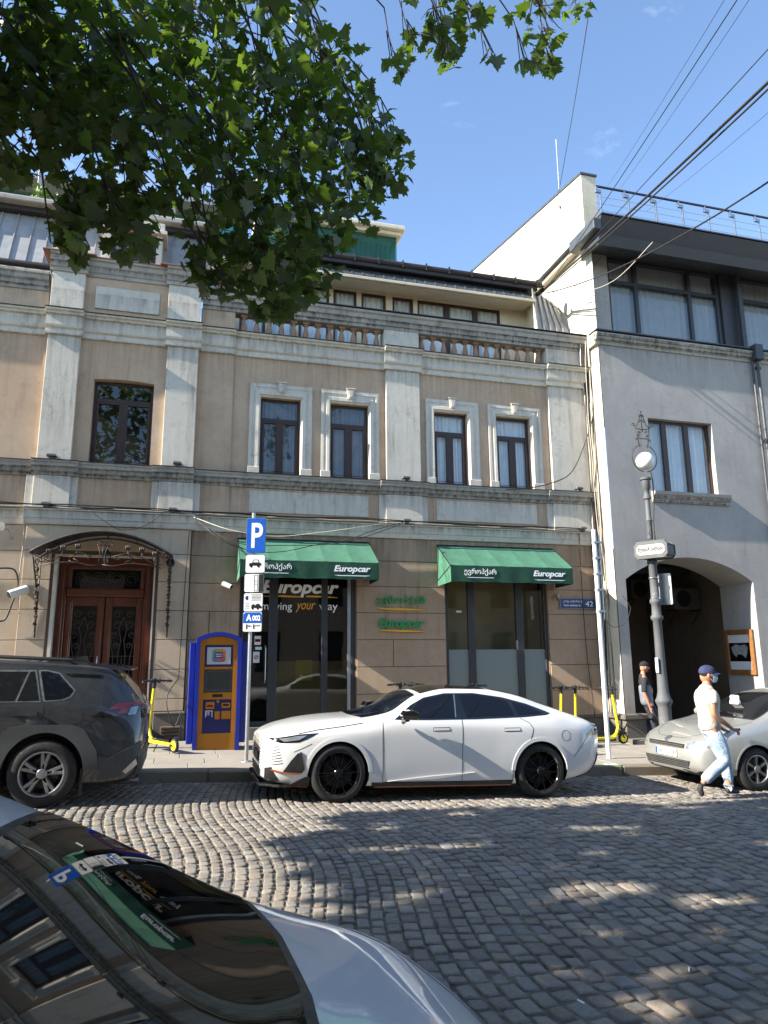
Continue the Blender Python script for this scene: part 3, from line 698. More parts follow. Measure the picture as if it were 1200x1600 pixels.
s2 = shopfront(5.55, 8.04, .30, 3.45, [(5.53, 5.62), (6.10, 6.26), (7.28, 7.44), (7.98, 8.08)], 'shop_window', 'pane_clear', 1.84)
# interior light olive wall and counter behind
mb = MB(); mb.box(.8, 3.9, 17.2, 17.3, .2, 4.3); mb.box(4.4, 4.5, 15.33, 17.3, .2, 4.3); P(mb, 'shop_back_wall', 'interior_dark')
mb = MB(); mb.box(5.2, 8.4, 16.1, 16.2, .25, 3.6); P(mb, 'office_back_wall', 'interior_olive')
plain('counter_wood', S(176, 146, 84), .6, var=.1)
mb = MB(); mb.box(2.0, 3.6, 16.3, 16.8, .2, 1.62, .01); P(mb, 'counter', 'counter_wood')
plain('counter_yellow', S(220, 186, 20), .5)
mb = MB(); mb.box(2.42, 2.80, 16.27, 16.3, 1.18, 1.64, .01); P(mb, 'counter_sign', 'counter_yellow')
# lettering on the glass
g1 = MB(); text(g1, 'Europcar', (1.50, YW+.087, 2.945), (1, 0, 0), (0, 0, 1), 1.65, .36, .002, shear=.25, bold=.035)
w1 = P(g1, 'window_lettering', 'white_letter')
k = MB()
for a, b in ((1.50, 2.34), (2.44, 3.12)): k.prism([(a, 2.955), (b, 2.945), (b, 2.965 if a < 2 else 2.955), ((a+b)/2, 2.99), (a, 2.985 if a > 2 else 2.96)], YW+.084, YW+.087)
text(k, 'your', (2.22, YW+.087, 2.63), (1, 0, 0), (0, 0, 1), .42, .20, .002, shear=.3); k.build('accent', 'yellow_letter', w1)
k = MB(); text(k, 'moving', (1.50, YW+.087, 2.63), (1, 0, 0), (0, 0, 1), .64, .20, .002); text(k, 'way', (2.72, YW+.087, 2.63), (1, 0, 0), (0, 0, 1), .40, .17, .002); k.build('slogan', 'white_letter', w1)
mb = MB()
for z0, z1, x_ in ((1.96, 2.14, 1.44), (1.86, 1.92, 1.46), (1.60, 1.82, 1.42)): mb.box(x_-.06, x_+.07, YW+.084, YW+.088, z0, z1)
st_ = P(mb, 'door_sticker', 'sign_white')
k = MB(); k.box(1.39, 1.50, YW+.081, YW+.083, 2.02, 2.08); k.tube([(1.425+.035*math.cos(t), YW+.08, 1.71+.035*math.sin(t)) for t in [i*.4 for i in range(17)]], .006, 5); k.tube([(1.40, YW+.08, 1.68), (1.45, YW+.08, 1.74)], .006, 5); k.build('sticker_print', 'red_lens', st_)
mb = MB(); mb.box(5.83, 5.96, YW+.084, YW+.087, 2.66, 2.70);
P(mb, 'window_note', 'sign_white')
k = MB(); k.tube([(1.60, YW+.02, 1.2), (1.60, YW-.02, 1.24), (1.60, YW-.02, 1.90), (1.60, YW+.02, 1.94)], .014, 8); P(k, 'shop_door_handle', 'steel')

# parapet, piers and balustrade
CAP = [(0, 9.22), (.03, 9.23), (.03, 9.30), (.06, 9.32), (.065, 9.40), (.10, 9.43), (.11, 9.52), (.15, 9.55), (.15, 9.60), (.11, 9.63)]
mb = MB()
mb.box(BR, .75, YW-.03, YW+.3, 8.73, 9.23); P(mb, 'parapet_wall', 'wall_ochre'); mb = MB(); mb.box(-4.4, BL, YW-.03, YW+.3, 8.73, 9.6); mb.box(XL, -4.4, YW, YW+.3, 8.73, 9.6); P(mb, 'parapet_wall', 'wall_ochre')
for a, b in ((4.17, 5.02), (8.36, XR)):
    k = MB(); k.box(a, b, YW-.05, YW+.3, 8.735, 9.23, .005); P(k, 'parapet_pier', 'white_stucco')
moulding([(BR+.02, XR+.03, YW-.03)], CAP, 'ledge_stone', 'coping')
moulding([(-4.4, BL-.02, YW-.03), (XL, -4.4, YW)], [(p, z-.02) for p, z in CAP], 'ledge_stone', 'coping')
mb = MB(); mb.box(BR, XR+.05, YW-.20, YW+.32, 9.632, 9.65); P(mb, 'coping_flashing', 'gutter')
mb = MB(); mb.box(.75, 8.36, YW-.02, YW+.25, 8.70, 8.76, .004); P(mb, 'balustrade_base', 'ledge_stone')
# bay parapet
mb = MB(); mb.box(-2.36, -.66, BY, BY+.4, 8.73, 9.64); P(mb, 'bay_parapet', 'wall_ochre')
mb = MB(); mb.box(-2.15, -.86, BY-.035, BY+.02, 8.92, 9.42, .006); P(mb, 'panel', 'white_stucco')
CB = [(0, 9.62), (.03, 9.63), (.035, 9.70), (.06, 9.72), (.07, 9.82), (.10, 9.85), (.11, 9.93), (.15, 9.95), (.15, 10.0)]
for a, b in ((-3.0, -2.36), (-.68, .0)):
    k = MB(); k.box(a, b, BY-.09, BY+.4, 8.735, 9.63, .005); P(k, 'bay_pier', 'white_stucco')
moulding([(-3.05, -2.31, BY-.09), (-2.31, -.73, BY), (-.73, .05, BY-.09)], CB, 'ledge_stone', 'bay_coping')
mb = MB(); mb.box(-3.2, -2.16, BY-.26, BY+.45, 10.002, 10.03, .005); mb.box(-.88, .2, BY-.26, BY+.45, 10.002, 10.03, .005); mb.box(-2.16, -.88, BY-.17, BY+.45, 10.002, 10.028, .005); P(mb, 'tile_coping', 'terracotta')
# balusters
bal = MB(); bal.lathe([(.062, 0), (.062, .05), (.045, .06), (.05, .08), (.062, .14), (.058, .19), (.036, .29), (.03, .335), (.045, .35), (.045, .37), (.062, .38), (.062, .43)], n=12, sq=[1, 1, 0, 0, 0, 0, 0, 0, 0, 0, 1, 1])
first = None
for x0, x1 in ((.95, 4.02), (5.14, 8.20)):
    for i in range(12):
        x = x0+(x1-x0)*i/11
        if first is None:
            first = bal.build('baluster', 'baluster_clay', ob, local=True, smooth=True, auto=35); o = first; zb = 8.765
        else: o = bpy.data.objects.new('baluster', first.data); COL.objects.link(o); o.parent = ob
        o.location = Vector((x, YW+.10, zb))-ob.location; o.scale = (1.15, 1.15, 1.07)
# terrace storey behind the balustrade
mb = MB(); YT = 16.2
TW = [(a*.953, b*.953) for a, b in [(.95, 1.6), (1.7, 2.35), (2.45, 3.25), (3.36, 3.99), (4.12, 4.80), (4.98, 5.57), (5.69, 8.13)]]
wall_holes(mb, .3, 8.6, 8.7, 11.1, [(a, b, 8.9, 10.80) for a, b in TW], YT, YT+.2); mb.add([(8.40, 15.55, 8.7), (8.52, YT, 8.7), (8.52, YT, 11.0), (8.40, 15.55, 11.0)], [(0, 1, 2, 3)])
mb.add([(.5, 15.7, 8.7), (.5, YT, 8.7), (.5, YT, 11.0), (.5, 15.7, 11.0)], [(3, 2, 1, 0)])
P(mb, 'terrace_wall', 'cream_clean')
mb = MB(); mb.box(.0, XR, YW+.3, YT+.2, 8.6, 8.72); P(mb, 'terrace_floor', 'slab_stone')
for i, (a, b) in enumerate(TW):
    k = MB(); t = .06; divs = [a, b] if i < 6 else [a, a+.82, a+1.62, b]
    for j, x in enumerate(divs):
        wd = t if j in (0, len(divs)-1) else .14
        xa = x if j == 0 else (x-wd if j == len(divs)-1 else x-wd/2); k.box(xa, xa+wd, YT+.02, YT+.09, 8.9, 10.80, .005)
    k.box(a+t, b-t, YT+.024, YT+.088, 10.74, 10.80, .005); k.box(a+t, b-t, YT+.024, YT+.088, 8.9, 9.0, .005)
    f = k.build('terrace_window', 'brown_frame', ob)
    k = MB(); k.box(a+.05, b-.05, YT+.05, YT+.056, 9, 10.76); k.build('pane', 'pane_clear', f)
    k = MB(); k.grid(lambda u, v: (a+.04+(b-a-.08)*u, YT+.105+.03*math.sin((a+(b-a)*u)*38+math.sin((a+(b-a)*u)*11)*1.5), 8.92+1.86*v), int((b-a)/.015), 1, True); k.build('curtain', 'curtain_white', f, smooth=True)
# eave: soffit, seamed fascia, gutter
mb = MB(); mb.prism([(15.55, 10.74), (16.25, 10.86), (16.3, 11.18), (15.86, 11.18), (15.60, 10.83)], .3, 8.40, 'x'); P(mb, 'soffit', 'cream_clean')
x = .3; 
while x < 8.35:
    k = MB(); k.prism([(15.50, 10.86), (15.50, 10.84), (15.86, 11.22), (15.84, 11.24)], x+.012, min(x+.26, 8.42)-.012, 'x'); k.box(x-.012, x+.012, 15.48, 15.50, 10.84, 10.93)
    k.prism([(15.475, 10.86), (15.50, 10.83), (15.86, 11.22), (15.84, 11.26)], x-.012, x+.012, 'x'); P(k, 'fascia_panel', 'zinc_dark'); x += .27
mb = MB(); mb.box(.3, 8.45, 15.47, 15.56, 10.76, 10.835, .008); P(mb, 'eave_board', 'cream_wall')
mb = MB(); mb.tube([(.2, 15.66, 11.38), (8.72, 15.66, 11.38)], .085, 10); mb.box(.2, 8.62, 15.87, 17.5, 11.22, 11.36); mb.box(.2, 8.6, 15.62, 15.85, 11.20, 11.30, .01)
x = .5
while x < 8.7: mb.box(x, x+.03, 15.56, 15.75, 11.28, 11.475); x += .62
P(mb, 'gutter', 'gutter')
# hipped metal slope at the right end
def seam_roof(quad, n, name, mat, rib=.035):
    """quad: bottom-left, bottom-right, top-right, top-left; panels with raised seams between"""
    a, b, c, d = [Vector(p) for p in quad]; nrm = (b-a).cross(d-a).normalized()
    if nrm.y > 0: nrm = -nrm
    for i in range(n):
        u0, u1 = i/n, (i+1)/n; p = [a.lerp(b, u0), a.lerp(b, u1), d.lerp(c, u1), d.lerp(c, u0)]
        k = MB(); k.add([q for q in p]+[q-nrm*.02 for q in p], [(0, 1, 2, 3), (0, 4, 5, 1), (2, 6, 7, 3), (1, 5, 6, 2), (0, 3, 7, 4)])
        e = (b-a).normalized()*.012; q0, q1 = p[0], p[3]
        k.add([q0-e, q0+e, q1+e, q1-e]+[v+nrm*rib for v in (q0-e, q0+e, q1+e, q1-e)], [(4, 5, 6, 7), (0, 4, 7, 3), (1, 2, 6, 5), (0, 1, 5, 4)])
        P(k, name, mat)
seam_roof([(8.40, 15.35, 9.66), (9.42, 15.35, 9.66), (9.42, 16.2, 11.2), (8.42, 15.62, 11.2)], 5, 'roof_panel', 'zinc')
mb = MB(); mb.box(9.0, 9.2, 15.22, 15.3, 9.66, 9.70); mb.prism([(8.9, 9.66), (9.1, 9.66), (9.1, 9.76), (8.98, 9.72)], 15.05, 15.2); P(mb, 'floodlight', 'black_metal')
# mansard on the left with dormer
ml = at(0, 410, 15.2); 
seam_roof([(-9, 15.3, 9.66), (.3, 15.3, 9.66), (.3, 15.98, 11.5), (-9, 15.98, 11.5)], 28, 'roof_panel', 'zinc')
mb = MB(); mb.tube([(XL, YW-.10, 9.72), (BL-.02, YW-.10, 9.72)], .07, 10); mb.box(XL, .3, 15.80, 16.1, 11.5, 11.62, .01)
P(mb, 'gutter', 'gutter')
mb = MB(); mb.box(XL, .35, 15.6, 18.8, 11.62, 11.74, .02); P(mb, 'terrace_edge', 'ledge_stone')
mb = MB(); mb.box(XL, .36, 15.68, 15.95, 11.745, 11.80, .01); P(mb, 'edge_flashing', 'zinc')
# dormer
mb = MB(); mb.box(-2.10, -1.98, 15.25, 16.3, 9.7, 11.0); mb.box(-1.02, -.90, 15.25, 16.3, 9.7, 11.0); mb.box(-2.2, -.8, 15.15, 16.3, 11.0, 11.09, .01); mb.box(-2.14, -.86, 15.22, 16.3, 11.09, 11.3, .01); P(mb, 'dormer', 'white_stucco')
casement(-1.96, -1.04, 9.7, 10.98, 15.40, ob, pane='pane_clear', curtain='curtain_grey', transom=.3)
# roof terrace on the left: dark glazing, posts, wires
mb = MB(); mb.box(XL, 1.2, 19.4, 19.5, 11.7, 14.6); P(mb, 'terrace_glazing', 'pane_green')
mb = MB(); mb.box(XL, 1.4, 18.7, 19.6, 14.3, 14.42, .01); 
for x in (-7.2, -5.6, -4.0, -2.4, -.8, .9): mb.box(x-.05, x+.05, 17.4, 17.5, 11.74, 14.3, .01)
P(mb, 'terrace_post', 'zinc')
mb = MB()
for z in (12.0, 12.25, 12.5, 12.75): mb.tube([(XL, 17.4, z), (1.2, 17.4, z)], .012, 6)
for i in range(16): mb.box(-8.8+i*.62, -8.77+i*.62, 17.38, 17.41, 11.74, 12.8)
P(mb, 'terrace_rail', 'black_metal')
mb = MB(); mb.box(XL, 1.2, 19.2, 19.35, 11.7, 12.9); P(mb, 'terrace_screen', 'charcoal_metal')
# small green glazed penthouse behind the ridge
mb = MB(); yp = 20.0; xr = 6.02
mb.box(1.5, xr+.12, yp-.15, 24, 15.02, 15.14, .02); mb.box(1.5, xr+.22, yp-.3, 24, 15.14, 15.30, .03); P(mb, 'penthouse_roof', 'cream_wall')
mb = MB(); mb.box(1.6, xr-.05, yp, yp+.02, 11.4, 15.02); mb.box(xr-.05, xr, yp, 23, 11.4, 15.02); P(mb, 'penthouse_glazing', 'pane_green')
mb = MB(); mb.grid(lambda u, v: (1.7+4.2*u, yp+.3+.04*math.sin(u*160), 11.4+3.5*v), 240, 1, True); P(mb, 'penthouse_curtain', 'curtain_grey', smooth=True)
mb = MB(); mb.box(.3, 8.5, 17.3, 22, 11.30, 11.42); P(mb, 'flat_roof', 'zinc_dark')
# ---------------------------------------------------------------- the grey building with the arched passage
YR = 14.35; XG = 9.48
gb = thing('grey_building', 'grey rendered building with arched passage, dark glazed top floor and roof railing', 'building', (12, YR, g(12)))
G_ = lambda mb, name, mat, parent=None, **k: mb.build(name, mat, parent if parent is not None else gb, **k)
A0, A1, AS, AT = 9.74, 13.29, 3.41, 3.97
WR = (10.70, 12.55, 5.55, 7.40)
mb = MB(); wall_holes(mb, XG, 26, -1.2, 9.22, [(A0, A1, -1.2, AT, 0), WR, (15.2, 17.0, 5.55, 7.4)], YR, YR+.45)
# spandrels of the segmental arch
n = 24; cxm = (A0+A1)/2; hw = (A1-A0)/2; rise = AT-AS; rad = (hw*hw+rise*rise)/(2*rise)
def arcz(x, up=0): return AT-rad+math.sqrt(max(0, rad*rad-(x-cxm)**2))+up
for i in range(n):
    xa, xb = A0+(A1-A0)*i/n, A0+(A1-A0)*(i+1)/n
    mb.add([(xa, YR, arcz(xa)), (xb, YR, arcz(xb)), (xb, YR, AT), (xa, YR, AT)], [(0, 1, 2, 3)])
G_(mb, 'wall', 'grey_render')
mb = MB()
for i in range(n):
    xa, xb = A0+(A1-A0)*i/n, A0+(A1-A0)*(i+1)/n
    mb.add([(xa, YR, arcz(xa)), (xb, YR, arcz(xb)), (xb, YR+1.15, arcz(xb)), (xa, YR+1.15, arcz(xa))], [(0, 1, 2, 3)])
mb.add([(A0, YR, -1), (A0, YR+1.15, -1), (A0, YR+1.15, AS), (A0, YR, AS)], [(0, 1, 2, 3)]); mb.add([(A1, YR, -1), (A1, YR+1.15, -1), (A1, YR+1.15, AS), (A1, YR, AS)], [(3, 2, 1, 0)])
G_(mb, 'arch_reveal', 'grey_render', smooth=True, auto=40)
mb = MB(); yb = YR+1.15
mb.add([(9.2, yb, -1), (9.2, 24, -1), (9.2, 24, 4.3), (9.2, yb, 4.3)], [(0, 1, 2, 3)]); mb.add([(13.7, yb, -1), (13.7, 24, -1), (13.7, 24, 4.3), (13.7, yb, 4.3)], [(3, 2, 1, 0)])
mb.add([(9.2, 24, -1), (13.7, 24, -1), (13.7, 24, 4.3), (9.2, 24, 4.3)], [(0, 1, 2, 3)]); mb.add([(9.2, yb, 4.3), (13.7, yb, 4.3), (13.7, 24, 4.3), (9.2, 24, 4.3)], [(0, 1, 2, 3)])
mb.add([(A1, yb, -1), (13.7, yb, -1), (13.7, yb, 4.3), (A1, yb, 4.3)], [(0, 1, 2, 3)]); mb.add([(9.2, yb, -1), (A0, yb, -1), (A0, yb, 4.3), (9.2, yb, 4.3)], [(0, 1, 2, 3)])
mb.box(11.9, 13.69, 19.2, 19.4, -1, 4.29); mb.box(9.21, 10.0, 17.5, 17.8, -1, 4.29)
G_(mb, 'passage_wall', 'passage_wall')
mb = MB(); mb.box(9.2, 13.7, YR+.1, 24, -.7, -.225); G_(mb, 'passage_floor', 'slab_stone')
mb = MB()
for i, y in enumerate((17, 20)): mb.box(9.3, 13.6, y, y+.12, 3.9, 4.1)
for x in (10, 11, 12, 13): mb.box(x, x+.06, yb, 23, 4.1, 4.2)
G_(mb, 'ceiling_beam', 'charcoal_metal')
# pier plinths
mb = MB(); zt = .42
mb.box(XG-.06, A0+.19, YR-.10, YR+1.1, -1, zt-.12, .01); mb.box(XG-.13, A0+.24, YR-.16, YR+1.12, zt-.118, zt, .02); G_(mb, 'pier_plinth', 'plinth_stone')
mb = MB(); mb.box(XG-.1, A0+.5, YR-.45, YR+.3, -.4, -.09, .02); G_(mb, 'pier_step', 'plinth_stone')
# side wall rising over the neighbour
mb = MB(); x0, x1 = 9.36, 9.72
mb.add([(9.46, YR, 9.2), (9.46, 24, 9.2), (9.46, 24, 15.6), (9.46, YR+.01, 13.8), (9.46, YR, 12.3)], [(0, 1, 2, 3, 4)])
mb.add([(9.46, YR+.001, -1), (9.46, YW+.6, -1), (9.46, YW+.6, 9.2), (9.46, YR+.001, 9.2)], [(0, 1, 2, 3)])
mb.prism([(YR-.02, 12.0), (24, 12.0), (24, 15.6), (YR-.02, 13.86)], 9.30, 9.46, 'x'); mb.prism([(YR-.02, 12.0), (24, 12.0), (24, 15.6), (YR-.02, 13.86)], 9.461, 9.72, 'x')
G_(mb, 'side_wall', 'cream_wall')
mb = MB(); mb.prism([(YR-.05, 13.86), (24, 15.6), (24, 15.66), (YR-.05, 13.92)], 9.27, 9.75, 'x'); G_(mb, 'parapet_cap', 'zinc_dark')
mb = MB()
mb.box(9.47, 9.965, YR+.12, YR+.45, 9.5, 12.0); G_(mb, 'corner_pier', 'grey_render')
mb = MB(); mb.box(9.47, 26, YR+.46, YR+6, 9.3, 9.4); mb.box(9.9, 26, YR+2.6, YR+2.7, 9.4, 12); G_(mb, 'room_wall', 'interior_dark')
# ledge under the top floor
prof = [(0, 9.18), (.04, 9.19), (.045, 9.26), (.10, 9.30), (.11, 9.37), (.14, 9.38), (.15, 9.46), (.0, 9.50)]
k = MB(); k.prism([(YR+.3, 9.18)]+[(YR-p, z) for p, z in prof]+[(YR+.3, 9.50)], XG-.12, 26, 'x'); G_(k, 'ledge', 'ledge_stone')
mb = MB(); mb.box(XG-.14, 26, YR-.17, YR+.2, 9.502, 9.53); G_(mb, 'ledge_flashing', 'charcoal_metal')
# glazed band
yg = YR+.22
def glaz(x0, x1, posts):
    k = MB(); z0, z1 = 9.54, 11.78
    for a in posts: k.box(a-.05, a+.05, yg, yg+.1, z0, z1, .006)
    for z in (z0+.045, 11.10, z1-.05): k.box(x0, x1, yg+.004, yg+.096, z-.05, z+.05, .005)
    k.box(x0, x1, yg-.03, yg+.1, z1, z1+.15, .005)
    f = G_(k, 'top_window', 'dark_frame')
    for a, b in zip(posts[:-1], posts[1:]):
        for c, d in ((z0+.09, 11.05), (11.15, z1-.10)):
            q = MB(); q.box(a+.049, b-.049, yg+.04, yg+.046, c-.004, d+.004); q.build('pane', 'pane_clear', f)
            q = MB(); q.box(a+.049, b-.049, yg+.03, yg+.06, c-.005, c+.02); q.box(a+.049, a+.07, yg+.03, yg+.06, c, d); q.box(b-.07, b-.049, yg+.03, yg+.06, c, d); q.build('bead', 'dark_frame', f)
    q = MB(); q.grid(lambda u, v: (x0+(x1-x0)*u, yg+.12+.04*abs(math.sin((x0+(x1-x0)*u)*17+v*.2)), 9.5+2.3*v), int((x1-x0)/.03), 1, True); q.build('vertical_blind', 'blind', f, smooth=True)
glaz(9.98, 13.40, [10.03, 10.85, 12.48, 13.36]); glaz(13.9, 18.0, [13.95, 15.6, 17.95])
mb = MB(); mb.box(13.42, 13.88, YR+.15, YR+.4, 9.53, 11.85, .01); mb.box(13.80, 13.93, YR-.05, YR+.08, 9.53, 11.75, .01); G_(mb, 'glazing_post', 'charcoal_metal')
# eave
k = MB(); k.prism([(13.62, 11.42), (13.52, 11.66), (13.60, 11.70), (13.40, 12.08), (14.8, 12.12), (14.8, 11.86)], 9.18, 26, 'x'); G_(k, 'eave', 'charcoal_metal')
k = MB(); k.box(8.98, 9.2, 13.45, 14.6, 11.72, 12.02, .02); G_(k, 'eave_end', 'zinc_dark')
k = MB(); k.box(9.19, 26, 13.40, 19, 12.122, 12.16, .006); G_(k, 'roof_edge', 'zinc_dark')
# roof railing
post = MB(); post.box(-.02, .02, -.02, .02, 0, .74, .003); post.box(-.13, .02, -.03, .03, .66, .74, .003); post.box(-.13, -.09, -.03, .03, .72, .84, .003)
fp = None
for i in range(17):
    x = 9.33+i*.785
    if fp is None: fp = post.build('rail_post', 'steel', gb, local=True); o = fp
    else: o = bpy.data.objects.new('rail_post', fp.data); COL.objects.link(o); o.parent = gb
    o.location = Vector((x, 13.6, 12.16))-gb.location
mb = MB(); mb.box(9.2, 26, 13.57, 13.62, 12.97, 13.01, .004); G_(mb, 'handrail', 'charcoal_metal')
mb = MB()
for z in (12.35, 12.54, 12.73): mb.tube([(9.2, 13.6, z), (26, 13.6, z)], .008, 6)
G_(mb, 'rail_wire', 'steel')
# window of the first floor
def tri_window(x0, x1, z0, z1, yf, parent):
    k = MB(); xs = [x0, x0+(x1-x0)*.29, x0+(x1-x0)*.64, x1]
    for j, x in enumerate(xs): 
        a = x if j == 0 else (x-.06 if j == 3 else x-.07); b = x+.06 if j == 0 else (x if j == 3 else x+.07); k.box(a, b, yf, yf+.08, z0, z1, .005)
    k.box(x0, x1, yf+.003, yf+.077, z1-.06, z1, .004); k.box(x0, x1, yf+.003, yf+.077, z0, z0+.06, .004)
    f = k.build('window', 'brown_frame', parent)
    for a, b in zip(xs[:-1], xs[1:]): q = MB(); q.box(a+.05, b-.05, yf+.03, yf+.036, z0+.05, z1-.05); q.build('pane', 'pane_clear', f)
    q = MB(); q.grid(lambda u, v: (x0+.03+(x1-x0-.06)*u, yf+.16+.03*math.sin(u*70+math.sin(u*13)*2), z0+(z1-z0)*v), 150, 1, True); q.build('curtain', 'curtain_white', f, smooth=True)
    q = MB(); q.box(x0, x1, yf+.8, yf+.85, z0-.2, z1+.2); q.build('room_back', 'interior_dark', f)
tri_window(*WR, YR+.14, gb); tri_window(15.2, 17.0, 5.55, 7.4, YR+.14, gb)
for a, b in ((10.62, 12.80), (15.0, 17.2)):
    k = MB(); k.prism([(YR+.1, 5.27), (YR-.05, 5.28), (YR-.06, 5.35), (YR-.10, 5.38), (YR-.11, 5.44), (YR-.15, 5.46), (YR-.16, 5.53), (YR+.1, 5.56)], a, b, 'x'); G_(k, 'window_sill', 'ledge_stone')
# drainpipe
mb = MB(); x = 14.08
mb.tube([(x, YR-.12, 9.2), (x, YR-.12, -.6)], .042, 10); mb.box(x-.13, x+.11, YR-.26, YR-.0, 9.2, 9.62, .01); mb.tube([(x-.12, YR-.08, 9.2), (x-.12, YR-.08, -.6)], .03, 8)
for z in (1, 3, 5, 7, 9): mb.tube([(x-.06, YR-.12, z), (x+.06, YR-.12, z)], .05, 10)
G_(mb, 'drainpipe', 'charcoal_metal')
plain('ac_casing', S(72, 69, 64), .6, grime=.3)
# air conditioners high in the passage
for i, (x, y, z) in enumerate(((11.9, 18.6, 3.45), (12.95, 18.2, 3.30), (13.15, 16.6, 2.9))):
    t = thing('air_conditioner', ('air conditioner unit highest and leftmost in the dark passage', 'middle air conditioner unit hanging in the dark passage', 'air conditioner unit nearest the right wall of the passage')[i], 'air conditioner', (x, y, z), group='air conditioners in the passage')
    k = MB(); k.box(x-.42, x+.42, y, y+.32, z, z+.58, .02); b = k.build('casing', 'ac_casing', t)
    k = MB(); k.lathe([(.22, 0), (.23, .012), (.20, .02), (.02, .014)], (x-.12, y-.018, z+.29), 20, 'y'); k.build('fan_grille', 'black_metal', t)
    k = MB(); k.box(x-.40, x-.36, y, y+.4, z-.04, z); k.box(x+.36, x+.40, y, y+.4, z-.04, z); k.tube([(x-.38, y, z-.02), (x-.38, y+.4, z-.4)], .015, 5); k.tube([(x+.38, y, z-.02), (x+.38, y+.4, z-.4)], .015, 5); k.build('bracket', 'black_metal', t)
    if i == 0:
        k = MB()
        for j, ch in enumerate('AUX'): text(k, ch, (x+.22, y-.004, z+.40-j*.16), (1, 0, 0), (0, 0, 1), .10, .12, .003, bold=.03)
        k.build('lettering', 'black_metal', b)
# framed poster on the right reveal
t = thing('framed_poster', 'wooden framed black and white poster hung in the right side of the arch', 'poster', (A1-.03, 14.98, 1.75))
k = MB(); X0 = A1-.06; y0, y1, z0, z1 = 14.5, 15.46, 1.2, 2.29
for a, b, c, d in ((y0, y0+.12, z0, z1), (y1-.12, y1, z0, z1), (y0+.12, y1-.12, z0, z0+.12), (y0+.12, y1-.12, z1-.12, z1)): k.box(X0-.01, A1-.005, a, b, c, d, .012)
k.build('frame', 'wood_frame', t)
k = MB(); k.box(X0+.02, A1-.008, y0+.12, y1-.12, z0+.12, z1-.12); pr = k.build('sheet', 'sign_white', t)
k = MB(); k.box(X0+.016, X0+.0195, y0+.13, y1-.13, z0+.32, z1-.32); k.build('picture', 'gloss_black', t)
plain('photo_grey', S(150, 150, 150), .5, var=.6, scale=22)
k = MB(); k.prism([(y0+.2, 1.86), (y0+.3, 1.93), (y0+.45, 1.90), (y0+.6, 1.94), (y0+.76, 1.86), (y0+.72, 1.72), (y0+.6, 1.62), (y0+.55, 1.70), (y0+.4, 1.68), (y0+.3, 1.60), (y0+.24, 1.72)], X0+.012, X0+.0155, 'x'); k.build('photo', 'photo_grey', t)
# antenna mast on the party wall
t = MB(); q = at(881, 300, 15.4); q2 = at(880, 220, 15.4)
t.tube([(9.3, 15.4, q.z-.6), (9.3, 15.4, q2.z)], .018, 6); t.box(9.2, 9.4, 15.35, 15.42, q.z-.5, q.z-.44)
tag(t.build('antenna_mast', 'galvanised'), 'thin metal antenna mast on the cream side wall', 'mast')
# ---------------------------------------------------------------- awnings, signs, post, lamp, kiosk
def awning(x0, x1, label, grp='green shop awnings'):
    t = thing('awning', label, 'awning', ((x0+x1)/2, YW, 3.6), group=grp)
    yt, yf = YW-.03, YW-.86; zt, zf, zb = 4.14, 3.60, 3.25
    k = MB()
    n = 5
    for i in range(n):
        a, b = x0+(x1-x0)*i/n, x0+(x1-x0)*(i+1)/n; sag = .012
        k.grid(lambda u, v: (a+(b-a)*u, yt+(yf-yt)*v, zt+(zf-zt)*v-sag*math.sin(math.pi*u)*math.sin(math.pi*v)+(.006 if u in (0, 1) else 0)), 6, 5)
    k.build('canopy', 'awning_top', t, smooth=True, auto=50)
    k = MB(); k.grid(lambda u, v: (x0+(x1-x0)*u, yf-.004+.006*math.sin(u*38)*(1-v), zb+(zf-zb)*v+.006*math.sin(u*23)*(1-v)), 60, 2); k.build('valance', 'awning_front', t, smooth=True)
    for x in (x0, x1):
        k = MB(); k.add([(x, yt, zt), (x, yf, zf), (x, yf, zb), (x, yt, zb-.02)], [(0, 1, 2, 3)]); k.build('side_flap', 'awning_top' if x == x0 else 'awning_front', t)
    k = MB(); k.tube([(x0, yf+.01, zf-.01), (x1, yf+.01, zf-.01)], .014, 6); k.tube([(x0, yt+.01, zt+.01), (x1, yt+.01, zt+.01)], .018, 6)
    for x in (x0, x1): k.tube([(x, yf+.01, zf-.01), (x, yt, zb+.1)], .012, 6); k.tube([(x, yf+.01, zf-.01), (x, yt, zt)], .012, 6)
    k.build('awning_frame', 'black_metal', t)
    k = MB(); w_ = x1-x0; y = yf-.010
    text(k, 'ევროპქარ', (x0+w_*.105, y, zb+.135), (1, 0, 0), (0, 0, 1), w_*.255, .155, .003, bold=.008)
    k.prism([(x0+w_*.12, zb+.10), (x0+w_*.345, zb+.10), (x0+w_*.33, zb+.088), (x0+w_*.14, zb+.088)], y-.003, y); k.build('lettering', 'white_letter', t); k = MB()
    text(k, 'Europcar', (x0+w_*.665, y, zb+.115), (1, 0, 0), (0, 0, 1), w_*.27, .165, .003, shear=.25, bold=.03)
    k.prism([(x0+w_*.665, zb+.08), (x0+w_*.935, zb+.08), (x0+w_*.9, zb+.065), (x0+w_*.7, zb+.065)], y-.003, y)
    k.build('lettering', 'white_letter', t)
awning(.97, 3.79, 'green fabric awning over the lit shop door on the left'); awning(5.37, 8.26, 'green fabric awning over the frosted window on the right')
